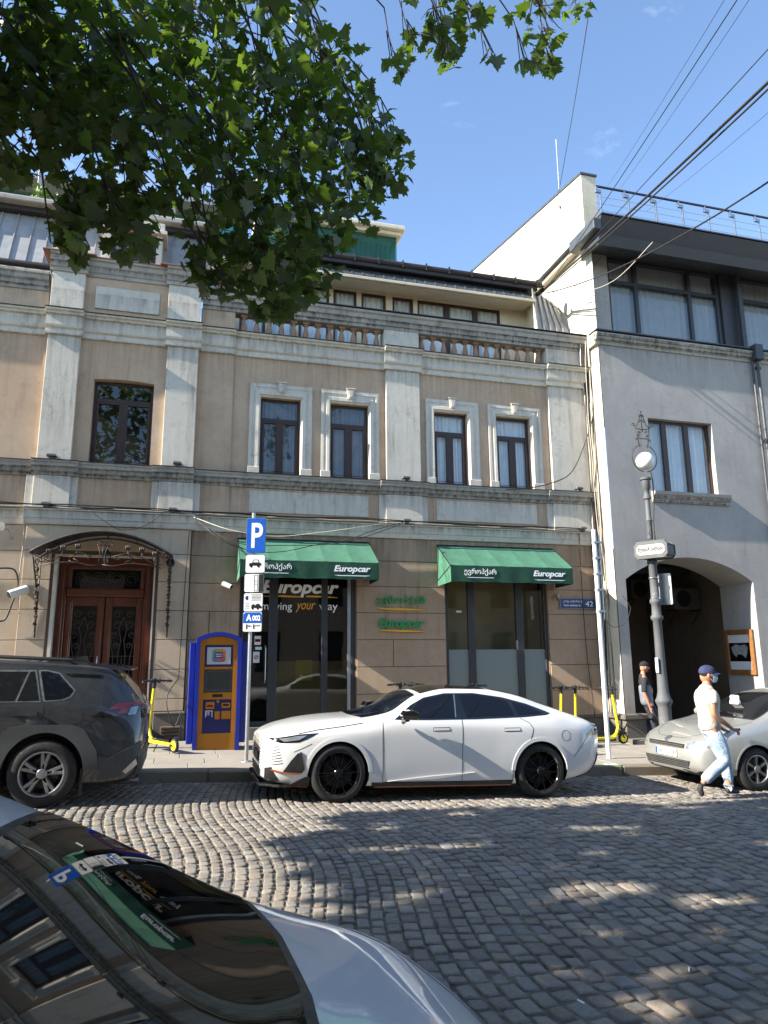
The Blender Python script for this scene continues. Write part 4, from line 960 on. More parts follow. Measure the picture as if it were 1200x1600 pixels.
# letters on the wall
def wall_sign(s, x0, z0, w_, h, label, shear, zz, bo):
    k = MB(); text(k, s, (x0, YW-.05, z0), (1, 0, 0), (0, 0, 1), w_, h, .02, shear=shear, bold=bo)
    o = thing('wall_sign', label, 'sign', (x0, YW, z0), group='green letter signs between the windows')
    k.build('lettering', 'green_letter', o)
    k = MB(); a, b = x0+w_*.04, x0+w_*.98; k.prism([(a, zz+.01), ((a+b)/2, zz-.015), (b, zz-.005), (b, zz+.005), ((a+b)/2, zz+.03), (a, zz+.03)], YW-.07, YW-.035); k.build('underline', 'yellow_letter', o)
wall_sign('ევროპქარ', 3.95, 2.79, 1.12, .22, 'upper green letters in Georgian script over a yellow line', 0, 2.70, .012)
wall_sign('Europcar', 3.99, 2.27, 1.04, .24, 'lower green letters in Latin script over a yellow line', .25, 2.235, .035)
# street plate
t = thing('street_plate', 'blue street name plate with white writing and number 42', 'sign', (8.82, YW, 2.9))
k = MB(); k.box(8.35, 9.29, YW-.05, YW-.025, 2.76, 3.01, .008); k.build('plate', 'plate_blue', t)
k = MB(); y = YW-.051
text(k, 'კოტე აფხაზის ქ.', (8.44, y, 2.90), (1, 0, 0), (0, 0, 1), .50, .065, .002); text(k, 'Kote Apkhazi St.', (8.46, y, 2.81), (1, 0, 0), (0, 0, 1), .44, .055, .002, bold=.01); text(k, '42', (9.02, y, 2.82), (1, 0, 0), (0, 0, 1), .20, .12, .002)
for a, b, c, d in ((8.36, 9.28, 2.77, 2.773), (8.36, 9.28, 2.997, 3.0), (8.36, 8.363, 2.77, 3.0), (9.277, 9.28, 2.77, 3.0)): k.box(a, b, y-.001, y, c, d)
k.build('lettering', 'white_letter', t)
# parking sign post
PX, PY = 1.01, 11.86
t = thing('parking_sign', 'stack of five parking signs on a thin grey pole', 'sign', (PX, PY, gp(PX)))
k = MB(); k.tube([(PX, PY, gp(PX)-.05), (PX+.005, PY, 4.08)], .03, 12); k.lathe([(.09, 0), (.08, .012), (.035, .02)], (PX, PY, gp(PX)), 12); k.build('pole', 'galvanised', t)
rz = R(-16)      # the plates are turned a little to the left of the street
ex = Vector((math.cos(rz), math.sin(rz), 0)); en = Vector((math.sin(rz), -math.cos(rz), 0))
def rrect(w_, h, r, n=4):
    o = []
    for cx_, cy, a0 in ((w_/2-r, h/2-r, 0), (-w_/2+r, h/2-r, 90), (-w_/2+r, -h/2+r, 180), (w_/2-r, -h/2+r, 270)):
        o += [(cx_+r*math.cos(R(a0+90*i/n)), cy+r*math.sin(R(a0+90*i/n))) for i in range(n+1)]
    return o
def plate(zc, w_, h, bg, name, xo=.0):
    c = Vector((PX+xo, PY-.045, zc)); mt = Matrix.Translation(c) @ Matrix(((ex.x, -en.x, 0, 0), (ex.y, -en.y, 0, 0), (0, 0, 1, 0), (0, 0, 0, 1)))
    k = MB(); k.prism(rrect(w_, h, .03), -.012, .012, 'y', mt); p = k.build(name, 'galvanised', t)
    k = MB(); k.prism(rrect(w_-.012, h-.012, .026), -.0155, -.0125, 'y', mt); k.build('sign_face', bg, p); return p, mt
def on(mt, x, z, y=-.0165): return mt @ Vector((x, y, z))
def tx(k, mt, s, x, z, w_, h, **q): text(k, s, on(mt, x, z), ex, (0, 0, 1), w_, h, .002, **q)
def quadm(k, mt, x0, x1, z0, z1): k.prism([(x0, z0), (x1, z0), (x1, z1), (x0, z1)], -.0185, -.0162, 'y', mt)
xo = .05
p, mt = plate(3.69, .32, .59, 'sign_blue', 'sign_plate', xo); k = MB(); tx(k, mt, 'P', -.075, -.21, .19, .42, bold=.02); k.build('lettering', 'sign_white', p)
p, mt = plate(3.215, .32, .30, 'sign_white', 'sign_plate', xo); k = MB()
k.prism([(-.10, -.03), (-.10, .01), (-.05, .02), (-.03, .07), (.05, .07), (.07, .02), (.10, .01), (.10, -.03)], -.0185, -.0162, 'y', mt)
for x in (-.06, .06): k.lathe([(.028, 0), (.028, .003)], on(mt, x, -.035, -.021), 14, 'y')
k.build('car_symbol', 'black_metal', p)
k = MB(); k.prism([(-.035, .025), (-.02, .058), (.04, .058), (.055, .025)], -.0205, -.0187, 'y', mt); k.build('car_window', 'sign_white', p)
p, mt = plate(2.90, .32, .30, 'sign_white', 'sign_plate', xo-.01); k = MB(); quadm(k, mt, .075, .152, -.142, .142)
for a, b, c, d in ((.0, .005, -.13, .13), (.055, .06, -.13, .13), (.0, .06, -.13, -.125), (.0, .06, .125, .13), (.0, .06, .03, .035), (.0, .06, -.02, -.015)): quadm(k, mt, a, b, c, d)
k.build('kerb_symbol', 'black_metal', p)
p, mt = plate(2.585, .31, .30, 'sign_white', 'sign_plate', xo-.015); k = MB()
for i in range(5): quadm(k, mt, -.03, .13, .12-i*.022, .126-i*.022)
for i in range(4): quadm(k, mt, -.13, -.06, -.02-i*.025, -.016-i*.025)
k.prism([(-.03, -.09), (-.03, -.05), (.0, -.03), (.02, -.03), (.03, -.06), (.05, -.03), (.09, -.02), (.14, -.07), (.14, -.10)], -.0185, -.0162, 'y', mt); k.lathe([(.02, 0), (.02, .003)], on(mt, -.005, -.1, -.021), 12, 'y'); k.lathe([(.02, 0), (.02, .003)], on(mt, .08, -.1, -.021), 12, 'y')
k.build('tow_symbol', 'black_metal', p)
k = MB(); k.lathe([(.035, 0), (.035, .003)], on(mt, -.095, .07, -.02), 18, 'y'); k.build('round_emblem', 'sign_blue', p)
p, mt = plate(2.27, .31, .32, 'sign_white', 'sign_plate', xo-.02); k = MB(); k.prism([(-.148, -.02), (.148, -.02), (.148, .12), (.12, .15), (-.12, .15), (-.148, .12)], -.0178, -.0157, 'y', mt); k.build('blue_field', 'sign_blue', p)
k = MB(); text(k, 'A', on(mt, -.10, .015, -.019), ex, (0, 0, 1), .085, .105, .002, bold=.03); text(k, '002', on(mt, .0, .018, -.019), ex, (0, 0, 1), .13, .085, .002, bold=.02); k.build('lettering', 'white_letter', p)
k = MB(); tx(k, mt, '1', -.10, -.115, .02, .075); tx(k, mt, 'სთ', -.07, -.08, .04, .035); tx(k, mt, '-', -.02, -.08, .02, .008); tx(k, mt, '1', .015, -.115, .02, .075); tx(k, mt, 'ლარი', .045, -.08, .08, .035); k.build('small_lettering', 'black_metal', p)
# tall white pole near the corner
t = thing('white_pole', 'tall thin white pole with clamps by the building corner', 'pole', (7.43, PY, gp(7.43)))
k = MB(); k.tube([(7.43, PY, gp(7.43)-.05), (7.43, PY, 4.05)], .042, 12); k.build('pole', 'white_paint', t)
k = MB(); k.tube([(7.43+.09, PY-.0, 2.35), (7.43+.09, PY, 3.95)], .022, 8)
for z in (2.5, 2.9, 3.2, 3.5, 3.8): k.box(7.39, 7.55, PY-.06, PY+.05, z-.02, z+.02, .004)
k.build('cable_duct', 'galvanised', t)
# ornamental street lamp
LX, LY = 8.92, 12.2
lz = gp(LX)
plaster('lamp_iron', S(96, 98, 100), S(80, 82, 84), S(160, 158, 150), .55, .5, 70, 0, streak=.3, rough=.6)
t = thing('street_lamp', 'old iron street lamp with white globe and scrolled crown', 'street lamp', (LX, LY, lz))
k = MB()
k.lathe([(.17, 0), (.17, .06), (.125, .10), (.12, .88), (.13, .92), (.15, .96), (.158, .98), (.158, 1.01), (.135, 1.05), (.118, 1.10), (.102, 1.18), (.092, 1.55), (.085, 2.1), (.082, 2.52), (.115, 2.55), (.12, 2.60), (.09, 2.64), (.085, 2.84), (.112, 2.87), (.112, 2.92), (.083, 2.96), (.078, 3.60), (.10, 3.63), (.10, 3.70), (.06, 3.75)], (LX, LY, lz), 20)
k.build('post', 'lamp_iron', t, smooth=True, auto=50)
k = MB(); k.lathe([(.055, 0), (.055, .35), (.07, .37), (.05, .42), (.048, .80), (.075, .82), (.075, .86), (.055, .9), (.055, 1.0), (.085, 1.03), (.085, 1.2), (.11, 1.22), (.11, 1.26), (.03, 1.28)], (LX, LY, lz+4.15), 16); k.build('upper_post', 'lamp_iron', t, smooth=True, auto=50)
GZ = 5.60
plain('globe', S(228, 226, 218), .35, var=.05)
k = MB(); k.ball((LX+.03, LY, GZ), .185, 24, 16); k.build('globe', 'globe', t, smooth=True)
k = MB()
k.tube([(LX+.02+.29*math.cos(a), LY, GZ+.06+.29*math.sin(a)) for a in [R(118+i*9) for i in range(33)]][:17], .010, 6); k.tube([(LX+.02+.29*math.cos(a), LY, GZ+.06+.29*math.sin(a)) for a in [R(62-i*9) for i in range(17)]], .010, 6)
def spiral(k, c, r, a0, turns, r0=.008, dirn=1):
    k.tube([(c[0]+math.cos(R(a0)+dirn*t)*r*(1-t/(turns*7.2)), c[1], c[2]+math.sin(R(a0)+dirn*t)*r*(1-t/(turns*7.2))) for t in [i*turns*6.28/18 for i in range(19)]], r0, 5)
zc = GZ+.42; cx_ = LX+.02
for s_ in (-1, 1):
    k.tube([(cx_+s_*.11, LY, zc-.08), (cx_+s_*.12, LY, zc+.06), (cx_+s_*.17, LY, zc+.30)], .009, 6); spiral(k, (cx_+s_*.2, LY, zc+.34), .045, 180, 1, dirn=s_); spiral(k, (cx_+s_*.15, LY, zc+.04), .035, 0, 1, dirn=-s_)
    k.tube([(cx_+s_*.17, LY, zc+.30), (cx_+s_*.10, LY, zc+.36), (cx_+s_*.06, LY, zc+.47), (cx_+s_*.01, LY, zc+.58)], .008, 6); spiral(k, (cx_+s_*.06, LY, zc+.44), .04, 90, 1, dirn=s_); spiral(k, (cx_+s_*.05, LY, zc+.55), .03, 90, 1, dirn=s_); spiral(k, (cx_+s_*.08, LY, zc+.20), .035, 0, 1, dirn=s_); spiral(k, (cx_+s_*.09, LY, zc+.12), .03, 90, 1, dirn=-s_)
    spiral(k, (cx_+s_*.1, LY, zc-.10), .03, 90, 1, dirn=s_)
k.tube([(cx_-.12, LY, zc+.06), (cx_+.12, LY, zc+.06)], .009, 6); k.tube([(cx_-.165, LY, zc+.28), (cx_, LY, zc+.25), (cx_+.165, LY, zc+.28)], .009, 6); k.tube([(cx_, LY, zc+.2), (cx_, LY, zc+.66)], .009, 6); k.ball((cx_, LY, zc+.64), .018, 8, 6)
k.build('scrolled_crown', 'wrought_iron', t, smooth=True)
k = MB(); k.tube([(LX+.10, LY-.05, 5.36), (LX+.13, LY-.05, 5.2), (LX+.12, LY-.06, 4.8), (LX+.06, LY-.06, 4.3), (LX+.05, LY-.08, 3.95)], .012, 6); k.tube([(LX-.02, LY-.09, 3.95), (LX-.10, LY-.10, 4.08), (LX-.04, LY-.10, 4.2), (LX+.02, LY-.06, 4.1)], .008, 5); k.build('lamp_cable', 'cable', t)
plain('sign_dull', S(172, 170, 164), .6, var=.08, grime=.2)
# boxed street name on the lamp post
t2 = thing('street_name_box', 'iron framed street name box with white Georgian panel on the lamp post', 'sign', (LX+.05, LY-.05, 3.72))
rzz = R(-58); bx = Vector((math.cos(rzz), math.sin(rzz), 0)); by = Vector((-math.sin(rzz), math.cos(rzz), 0)); c0 = Vector((LX+.02, LY-.08, 3.73))
mt = Matrix(((bx.x, by.x, 0, c0.x), (bx.y, by.y, 0, c0.y), (bx.z, by.z, 1, c0.z), (0, 0, 0, 1)))
hexa = lambda w_, h, q: [(-w_/2, -h/2+q), (-w_/2+q, -h/2), (w_/2-q, -h/2), (w_/2, -h/2+q), (w_/2, h/2-q), (w_/2-q, h/2), (-w_/2+q, h/2), (-w_/2, h/2-q)]
k = MB(); k.prism(hexa(.62, .30, .06), -.20, .20, 'y', mt); k.prism(hexa(.66, .34, .07), -.215, -.195, 'y', mt); k.prism(hexa(.66, .34, .07), .195, .215, 'y', mt)
for z in (-.165, .165): k.tube([mt @ Vector((x/10-.3, -.19, z)) for x in range(7)], .014, 6)
k.tube([mt @ Vector((.32, -.19, .1)), mt @ Vector((.32, .19, .1))], .014, 6); k.tube([mt @ Vector((.32, -.19, -.1)), mt @ Vector((.32, .19, -.1))], .014, 6)
k.build('iron_case', 'lamp_iron', t2)
k = MB(); k.prism(hexa(.56, .20, .05), -.222, -.2155, 'y', mt); k.build('panel', 'sign_dull', t2)
k = MB(); text(k, 'მეიდან პალასი', mt @ Vector((-.255, -.2225, -.055)), bx, (0, 0, 1), .51, .115, .004, bold=.02); k.build('lettering', 'black_metal', t2)
# back of a plain sign plate strapped to the lamp
k = MB(); mt = Matrix.Translation((LX+.23, LY+.05, 2.98)) @ Matrix.Rotation(R(-52), 4, 'Z'); k.prism(rrect(.34, .62, .03), -.008, .008, 'y', mt)
t3 = thing('sign_back', 'plain back of a traffic sign strapped to the lamp post', 'sign', (LX+.23, LY+.05, 2.98)); k.build('plate', 'galvanised', t3)
k = MB()
for z in (2.78, 3.18): k.lathe([(.10, 0), (.10, .02)], (LX, LY, z), 16); k.tube([(LX+.08, LY, z+.01), (LX+.2, LY+.04, z+.01)], .012, 6)
k.build('strap', 'steel', t3)
# white note on the post
k = MB(); k.box(LX-.125, LX-.105, LY-.08, LY+.0, 1.36, 1.64, .004); tag(k.build('paper_note', 'sign_white'), 'small white note stuck to the left of the lamp post', 'note')
# payment kiosk
t = thing('payment_kiosk', 'blue and orange payment kiosk with two screens', 'kiosk', (.58, 13.4, gp(.58)))
zb = gp(.58)-.02; x0, x1, yk = .20, 1.00, 13.35
k = MB()
arch = lambda a, b, z0, z1, r: [(a, z0), (b, z0), (b, z1)]+[(b-(b-a)*i/10, z1+r*(1-(2*i/10-1)**2)) for i in range(1, 10)]+[(a, z1)]
k.prism(arch(x0, x1, zb, 2.05, .11), yk+.12, 13.95); k.box(x0-.11, x0-.005, yk+.10, 13.9, zb+.12, 1.98, .01); k.box(x1+.005, x1+.11, yk+.10, 13.9, zb+.12, 1.98, .01)
k.prism([(x0, zb), (x0+.07, zb), (x0+.07, 2.0), (x0, 2.05)], yk-.03, yk+.12); k.prism([(x1-.07, zb), (x1, zb), (x1, 2.05), (x1-.07, 2.0)], yk-.03, yk+.12)
o_, i_ = arch(x0, x1, 2.0, 2.05, .11), arch(x0+.07, x1-.07, 2.0, 2.0, .10)
top = [(x1, 2.05)]+[(x1-(x1-x0)*i/10, 2.05+.11*(1-(2*i/10-1)**2)) for i in range(1, 10)]+[(x0, 2.05)]; low = [(x1-.07, 2.0)]+[(x1-.07-(x1-x0-.14)*i/10, 2.0+.09*(1-(2*i/10-1)**2)) for i in range(1, 10)]+[(x0+.07, 2.0)]
for i in range(10): k.prism([low[i], top[i], top[i+1], low[i+1]], yk-.03, yk+.12)
k.build('housing', 'blue_paint', t)
k = MB(); a, b = x0+.072, x1-.072
k.box(a, b, yk+.02, yk+.118, zb+.01, zb+.30, .004); k.box(a, a+.08, yk+.02, yk+.118, zb+.302, 1.98); k.box(b-.08, b, yk+.02, yk+.118, zb+.302, 1.98); k.prism([(a, 1.981), (b, 1.981)]+[(b-(b-a)*i/10, 2.0+.085*(1-(2*i/10-1)**2)) for i in range(0, 11)], yk+.02, yk+.118)
k.box(a+.08, b-.08, yk+.03, yk+.118, .98, 1.10, .004); k.box(a+.08, b-.08, yk+.03, yk+.118, 1.50, 1.55, .004); k.box(a+.08, b-.08, yk+.03, yk+.118, 1.93, 1.98)
k.build('fascia', 'orange_panel', t)
k = MB(); k.box(a+.082, b-.082, yk+.04, yk+.118, zb+.302, .978); k.build('lower_panel', 'navy_panel', t)
k = MB(); k.box(a+.082, b-.082, yk+.02, yk+.1, 1.552, 1.928, .006); up = k.build('upper_screen_surround', 'navy_panel', t)
plain('screen_light', S(176, 180, 184), .2, var=.04); plain('screen_dark', S(58, 62, 56), .15, var=.1)
k = MB(); k.box(a+.12, b-.12, yk+.015, yk+.0195, 1.59, 1.89); k.build('screen', 'screen_light', up)
m_, nt_, b_ = base_mat('rainbow_tile', (.5, .5, .5, 1), .3); tcn = nt_.nodes.new('ShaderNodeTexCoord').outputs['Generated']; sx = nt_.nodes.new('ShaderNodeSeparateXYZ'); nt_.links.new(tcn, sx.inputs[0])
ca = mix(nt_, sx.outputs['X'], S(60, 150, 110), S(220, 130, 50)); cb = mix(nt_, sx.outputs['X'], S(60, 110, 160), S(190, 60, 60)); nt_.links.new(mix(nt_, sx.outputs['Z'], cb, ca), b_.inputs['Base Color'])
cxs = (a+b)/2; mt = Matrix.Translation((cxs, yk, 1.745)); k = MB(); k.prism(rrect(.23, .23, .05), .0115, .0145, 'y', mt); k.build('screen_tile', 'rainbow_tile', up)
k = MB(); k.box(cxs-.065, cxs+.065, yk+.008, yk+.011, 1.70, 1.80); k.build('logo_square', 'navy_panel', up)
k = MB(); text(k, 'თიბი', (cxs-.055, yk+.0075, 1.755), (1, 0, 0), (0, 0, 1), .11, .03, .001, bold=.02); text(k, 'ფეი', (cxs-.055, yk+.0075, 1.715), (1, 0, 0), (0, 0, 1), .11, .025, .001, bold=.02); k.build('logo_lettering', 'white_letter', up)
k = MB(); k.box(a+.082, b-.082, yk+.03, yk+.1, 1.105, 1.495, .006); lo = k.build('lower_screen_surround', 'charcoal_metal', t)
k = MB(); k.box(a+.15, b-.13, yk+.025, yk+.0295, 1.16, 1.45); k.build('screen', 'screen_dark', lo)
k = MB(); k.box(cxs-.09, cxs+.09, yk+.025, yk+.0295, 1.02, 1.07); k.build('card_slot', 'black_metal', t)
for (x, z, w_, h) in ((a+.13, .82, .15, .12), (b-.25, .83, .15, .09), (a+.29, .64, .09, .14), (b-.25, .64, .16, .14), (a+.32, .92, .04, .05)):
    k = MB(); k.box(x, x+w_, yk+.02, yk+.0395, z, z+h, .006); q = k.build('acceptor', 'orange_panel', t)
    if h < .13 and w_ > .1:
        k = MB(); k.box(x+.025, x+w_-.025, yk+.015, yk+.0195, z+.035, z+.07); k.build('slot', 'red_lens' if x < a+.2 else 'black_metal', q)
k = MB(); text(k, 'ი', (a+.15, yk+.039, .71), (1, 0, 0), (0, 0, 1), .05, .06, .001); k.box(a+.13, a+.14, yk+.036, yk+.0395, .68, .78); k.box(a+.24, a+.25, yk+.036, yk+.0395, .68, .78); k.box(a+.13, a+.25, yk+.036, yk+.0395, .78, .79); k.build('printed_mark', 'white_letter', t)

# cameras, downlights
def cctv(p, ang, label, mat='white_plastic', scale=1.0):
    t = thing('security_camera', label, 'camera', p, group='security cameras on the walls')
    p = Vector(p); d = Vector((math.cos(ang), -.5, -.45)).normalized()
    k = MB(); k.lathe([(.05, 0), (.045, .03), (.015, .04)], (0, 0, 0), 12, 'y'); k.v = [tuple(Vector((x, -y, z))*scale+p) for x, y, z in k.v]; k.f = [f[::-1] for f in k.f]; k.tube([p, p+Vector((0, -.09, -.02))*scale], .014*scale, 6); k.build('mount', mat, t)
    q = p+Vector((0, -.10, -.02))*scale; k = MB(); k.tube([q-d*.06*scale, q-d*.05*scale, q+d*.12*scale], [.03*scale, .045*scale, .045*scale], 10); k.build('body', mat, t)
    k = MB(); k.tube([q+d*.12*scale, q+d*.13*scale], .036*scale, 10); k.build('lens', 'gloss_black', t)
q = at(352, 912, 14.9); cctv((q.x, 14.97, q.z), -.2, 'white bullet security camera left of the green awning', scale=1.15)
q = at(870, 931, 14.9); cctv((q.x, 14.97, q.z), 1.9, 'grey security camera beside the blue street plate', 'galvanised')
q = at(28, 921, 14.9); cctv((q.x+.1, 14.95, q.z), 3.0, 'large white security camera on the wall left of the brown door', scale=1.9)
q = at(266, 877, 14.5); k = MB(); k.lathe([(.075, 0), (.08, .02), (.08, .18), (.05, .2)], (q.x, 14.66, q.z), 14, 'y'); tag(k.build('wall_speaker', 'black_metal'), 'round black lamp on the wall beside the door canopy', 'wall lamp')
dl = [(-2.70, 5.56, 'first from the left on the upper ledge'), (-.32, 5.56, 'second from the left on the upper ledge'), (4.62, 5.56, 'on the upper ledge at the middle pilaster'), (8.97, 5.56, 'on the upper ledge at the rightmost pilaster'),
      (-2.72, 4.59, 'on the lower ledge under the leftmost pilaster'), (-.36, 4.59, 'on the lower ledge under the second pilaster'), (4.62, 4.59, 'on the lower ledge under the middle pilaster'), (9.0, 4.59, 'on the lower ledge near the corner')]
f0 = None
for x, z, s_ in dl:
    y = (14.90 if z > 5 else 14.90) - (.07 if x < 0 else 0)
    k = MB(); k.box(x-.05, x+.05, y-.10, y-.0, z, z+.05, .005); k.box(x-.085, x+.085, y-.14, y+.0, z+.05, z+.085, .005); k.box(x-.07, x+.07, y-.12, y, z+.086, z+.10)
    tag(k.build('wall_spotlight', 'lamp_iron'), 'small square spotlight '+s_, 'spotlight', 'spotlights on the ledges')
# pale round floodlight at far left
q = at(6, 825, 14.9); t = thing('floodlight', 'small beige floodlight on an arm at the far left wall', 'floodlight', (q.x, 14.98, q.z))
k = MB(); k.prism([(q.x-.05, q.z-.08), (q.x+.04, q.z-.09), (q.x+.06, q.z-.03), (q.x+.05, q.z+.05), (q.x+.01, q.z+.09), (q.x-.05, q.z+.07)], 14.70, 14.78); k.build('head', 'cable_pale', t)
k = MB(); k.tube([(q.x, 14.78, q.z), (q.x+.1, 14.85, q.z-.05), (q.x+.14, 14.98, q.z-.2)], .012, 6); k.build('arm', 'galvanised', t)

# wrought iron canopy over the door
t = thing('door_canopy', 'arched wrought iron canopy with tulip scrolls over the brown door', 'canopy', (-1.55, 14.8, 3.5))
cx0, cx1, cz0, rz_ = -2.78, -.30, 3.60, .42
def carc(u): return cz0-.0*u+rz_*(1-(2*u-1)**2)
k = MB(); N = 24; yb_, yf_ = 14.84, 13.95
for i in range(N):
    u0, u1 = i/N, (i+1)/N; a, b = cx0+(cx1-cx0)*u0, cx0+(cx1-cx0)*u1
    p = [(a, yf_, carc(u0)), (b, yf_, carc(u1)), (b, yb_, carc(u1)+.06), (a, yb_, carc(u0)+.06)]; k.add(p+[(x, y, z+.012) for x, y, z in p], [(3, 2, 1, 0), (4, 5, 6, 7), (0, 1, 5, 4), (2, 3, 7, 6)])
k.build('canopy_sheet', 'black_metal', t, smooth=True, auto=40)
k = MB()
k.tube([(cx0+(cx1-cx0)*i/N, yf_-.01, carc(i/N)) for i in range(N+1)], .018, 6); k.tube([(cx0+(cx1-cx0)*i/N, yb_-.02, carc(i/N)) for i in range(N+1)], .014, 6)
for u in (0, .14, .28, .5, .72, .86, 1): k.tube([(cx0+(cx1-cx0)*u, yf_, carc(u)-.01), (cx0+(cx1-cx0)*u, yb_, carc(u)+.03)], .010, 5)
k.build('arch_frame', 'wrought_iron', t, smooth=True)
k = MB(); y = yf_-.0; W_ = cx1-cx0; zb2 = 3.36
def P2(u, z): return (cx0+W_*u, y, z)
for s_ in (0, 1):
    U = (lambda u: u) if s_ == 0 else (lambda u: 1-u)
    dd = 1 if s_ == 0 else -1
    k.tube([P2(U(.03), 3.55), P2(U(.06), 3.44), P2(U(.12), 3.42), P2(U(.22), 3.55), P2(U(.34), 3.62), P2(U(.42), 3.56), P2(U(.40), 3.50)], .010, 5)
    k.tube([P2(U(.08), 3.36), P2(U(.18), 3.42), P2(U(.30), 3.44), P2(U(.42), 3.38), P2(U(.5), 3.40)], .010, 5)
    k.tube([P2(U(.30), 3.50), P2(U(.34), 3.46), P2(U(.30), 3.42), P2(U(.27), 3.47)], .009, 5)
    spiral(k, P2(U(.07), 3.60), .07, 90, 1.3, .009, dd); spiral(k, P2(U(.12), 3.50), .06, 0, 1.2, .009, -dd); spiral(k, P2(U(.40), 3.54), .05, 0, 1.2, .009, dd)
    for u, zz in ((.13, 3.66), (.225, 3.73), (.325, 3.76)):
        k.tube([P2(U(u), zz-.1), P2(U(u-.01), zz-.18), P2(U(u-.05), zz-.24)], .009, 5)
        for a_ in (-.035, 0, .035):
            k.v += []; k.ball((cx0+W_*U(u)+a_*.8, y, zz-.03), .03, 8, 6, (.75, .9, 1.7))
for a_ in (-.06, 0, .06): k.tube([(cx0+W_*.5+a_, y, 3.44), (cx0+W_*.5+a_*.7, y, 3.62), (cx0+W_*.5+a_*1.6, y, 3.78)], .010, 5)
for c_, r_ in ((-.10, .07), (.10, .07), (-.03, .05), (.03, .05)): k.tube([(cx0+W_*.5+c_+r_*math.cos(a_), y, 3.80+r_*.8*math.sin(a_)) for a_ in [i*.45 for i in range(15)]], .009, 5)
k.build('tulip_scrolls', 'wrought_iron', t, smooth=True)
for s_, x in ((0, cx0+.05), (1, cx1-.05)):
    k = MB(); d_ = 1 if s_ == 0 else -1
    k.tube([(x, yf_+.05, 3.58), (x, yb_-.5, 3.25), (x, yb_-.12, 2.9), (x, yb_-.05, 2.2)], .016, 6); k.tube([(x, yb_-.03, 3.62), (x, yb_-.03, 2.1)], .014, 6)
    for i in range(9):
        zz = 3.45-i*.14; rr_ = .10-.008*i; yy = yb_-.08-.34*max(0, 1-i*.16)
        pts = [(x+(.03*math.sin(a_*2)), yy+math.cos(a_)*rr_*(1-a_/12), zz+math.sin(a_)*rr_*(1-a_/12)) for a_ in [j*.5 for j in range(14)]]; k.tube(pts, .009, 5)
        k.ball((x+.02*((i % 2)*2-1), yy-.03, zz+.03), .022, 6, 5, (1, .6, 1.4))
    k.build('side_bracket', 'wrought_iron', t, smooth=True)
t = thing('hanging_lantern', 'small black lantern hanging under the door canopy', 'lantern', (-1.49, 14.1, 3.55))
k = MB(); k.lathe([(.01, .22), (.03, .20), (.10, .13), (.105, .11), (.09, .10)], (-1.49, 14.1, 3.50), 6); k.lathe([(.05, -.12), (.055, -.10), (.03, -.14)], (-1.49, 14.1, 3.50), 6); k.tube([(-1.49, 14.1, 3.70), (-1.49, 14.1, 3.98)], .005, 5)
for i in range(6): a_ = R(60*i+30); k.tube([(-1.49+.09*math.cos(a_), 14.1+.09*math.sin(a_), 3.60), (-1.49+.05*math.cos(a_), 14.1+.05*math.sin(a_), 3.39)], .006, 4)
k.build('lantern_frame', 'black_metal', t)
k = MB(); k.lathe([(.045, -.11), (.08, .10)], (-1.49, 14.1, 3.50), 6); k.build('lantern_glass', 'pane_clear', t)
# ---------------------------------------------------------------- vehicles
def cr(xs, ys, x):
    """smooth monotone-ish interpolation through stations"""
    n = len(xs)
    if x <= xs[0]: return ys[0]
    if x >= xs[-1]: return ys[-1]
    i = max(k for k in range(n) if xs[k] <= x); i = min(i, n-2)
    h = xs[i+1]-xs[i]; t = (x-xs[i])/h
    def slope(k):
        if k == 0: return (ys[1]-ys[0])/(xs[1]-xs[0])
        if k == n-1: return (ys[-1]-ys[-2])/(xs[-1]-xs[-2])
        a = (ys[k]-ys[k-1])/(xs[k]-xs[k-1]); b = (ys[k+1]-ys[k])/(xs[k+1]-xs[k])
        return 0 if a*b <= 0 else 2*a*b/(a+b)
    m0, m1 = slope(i)*h, slope(i+1)*h
    return (2*t**3-3*t*t+1)*ys[i]+(t**3-2*t*t+t)*m0+(-2*t**3+3*t*t)*ys[i+1]+(t**3-t*t)*m1
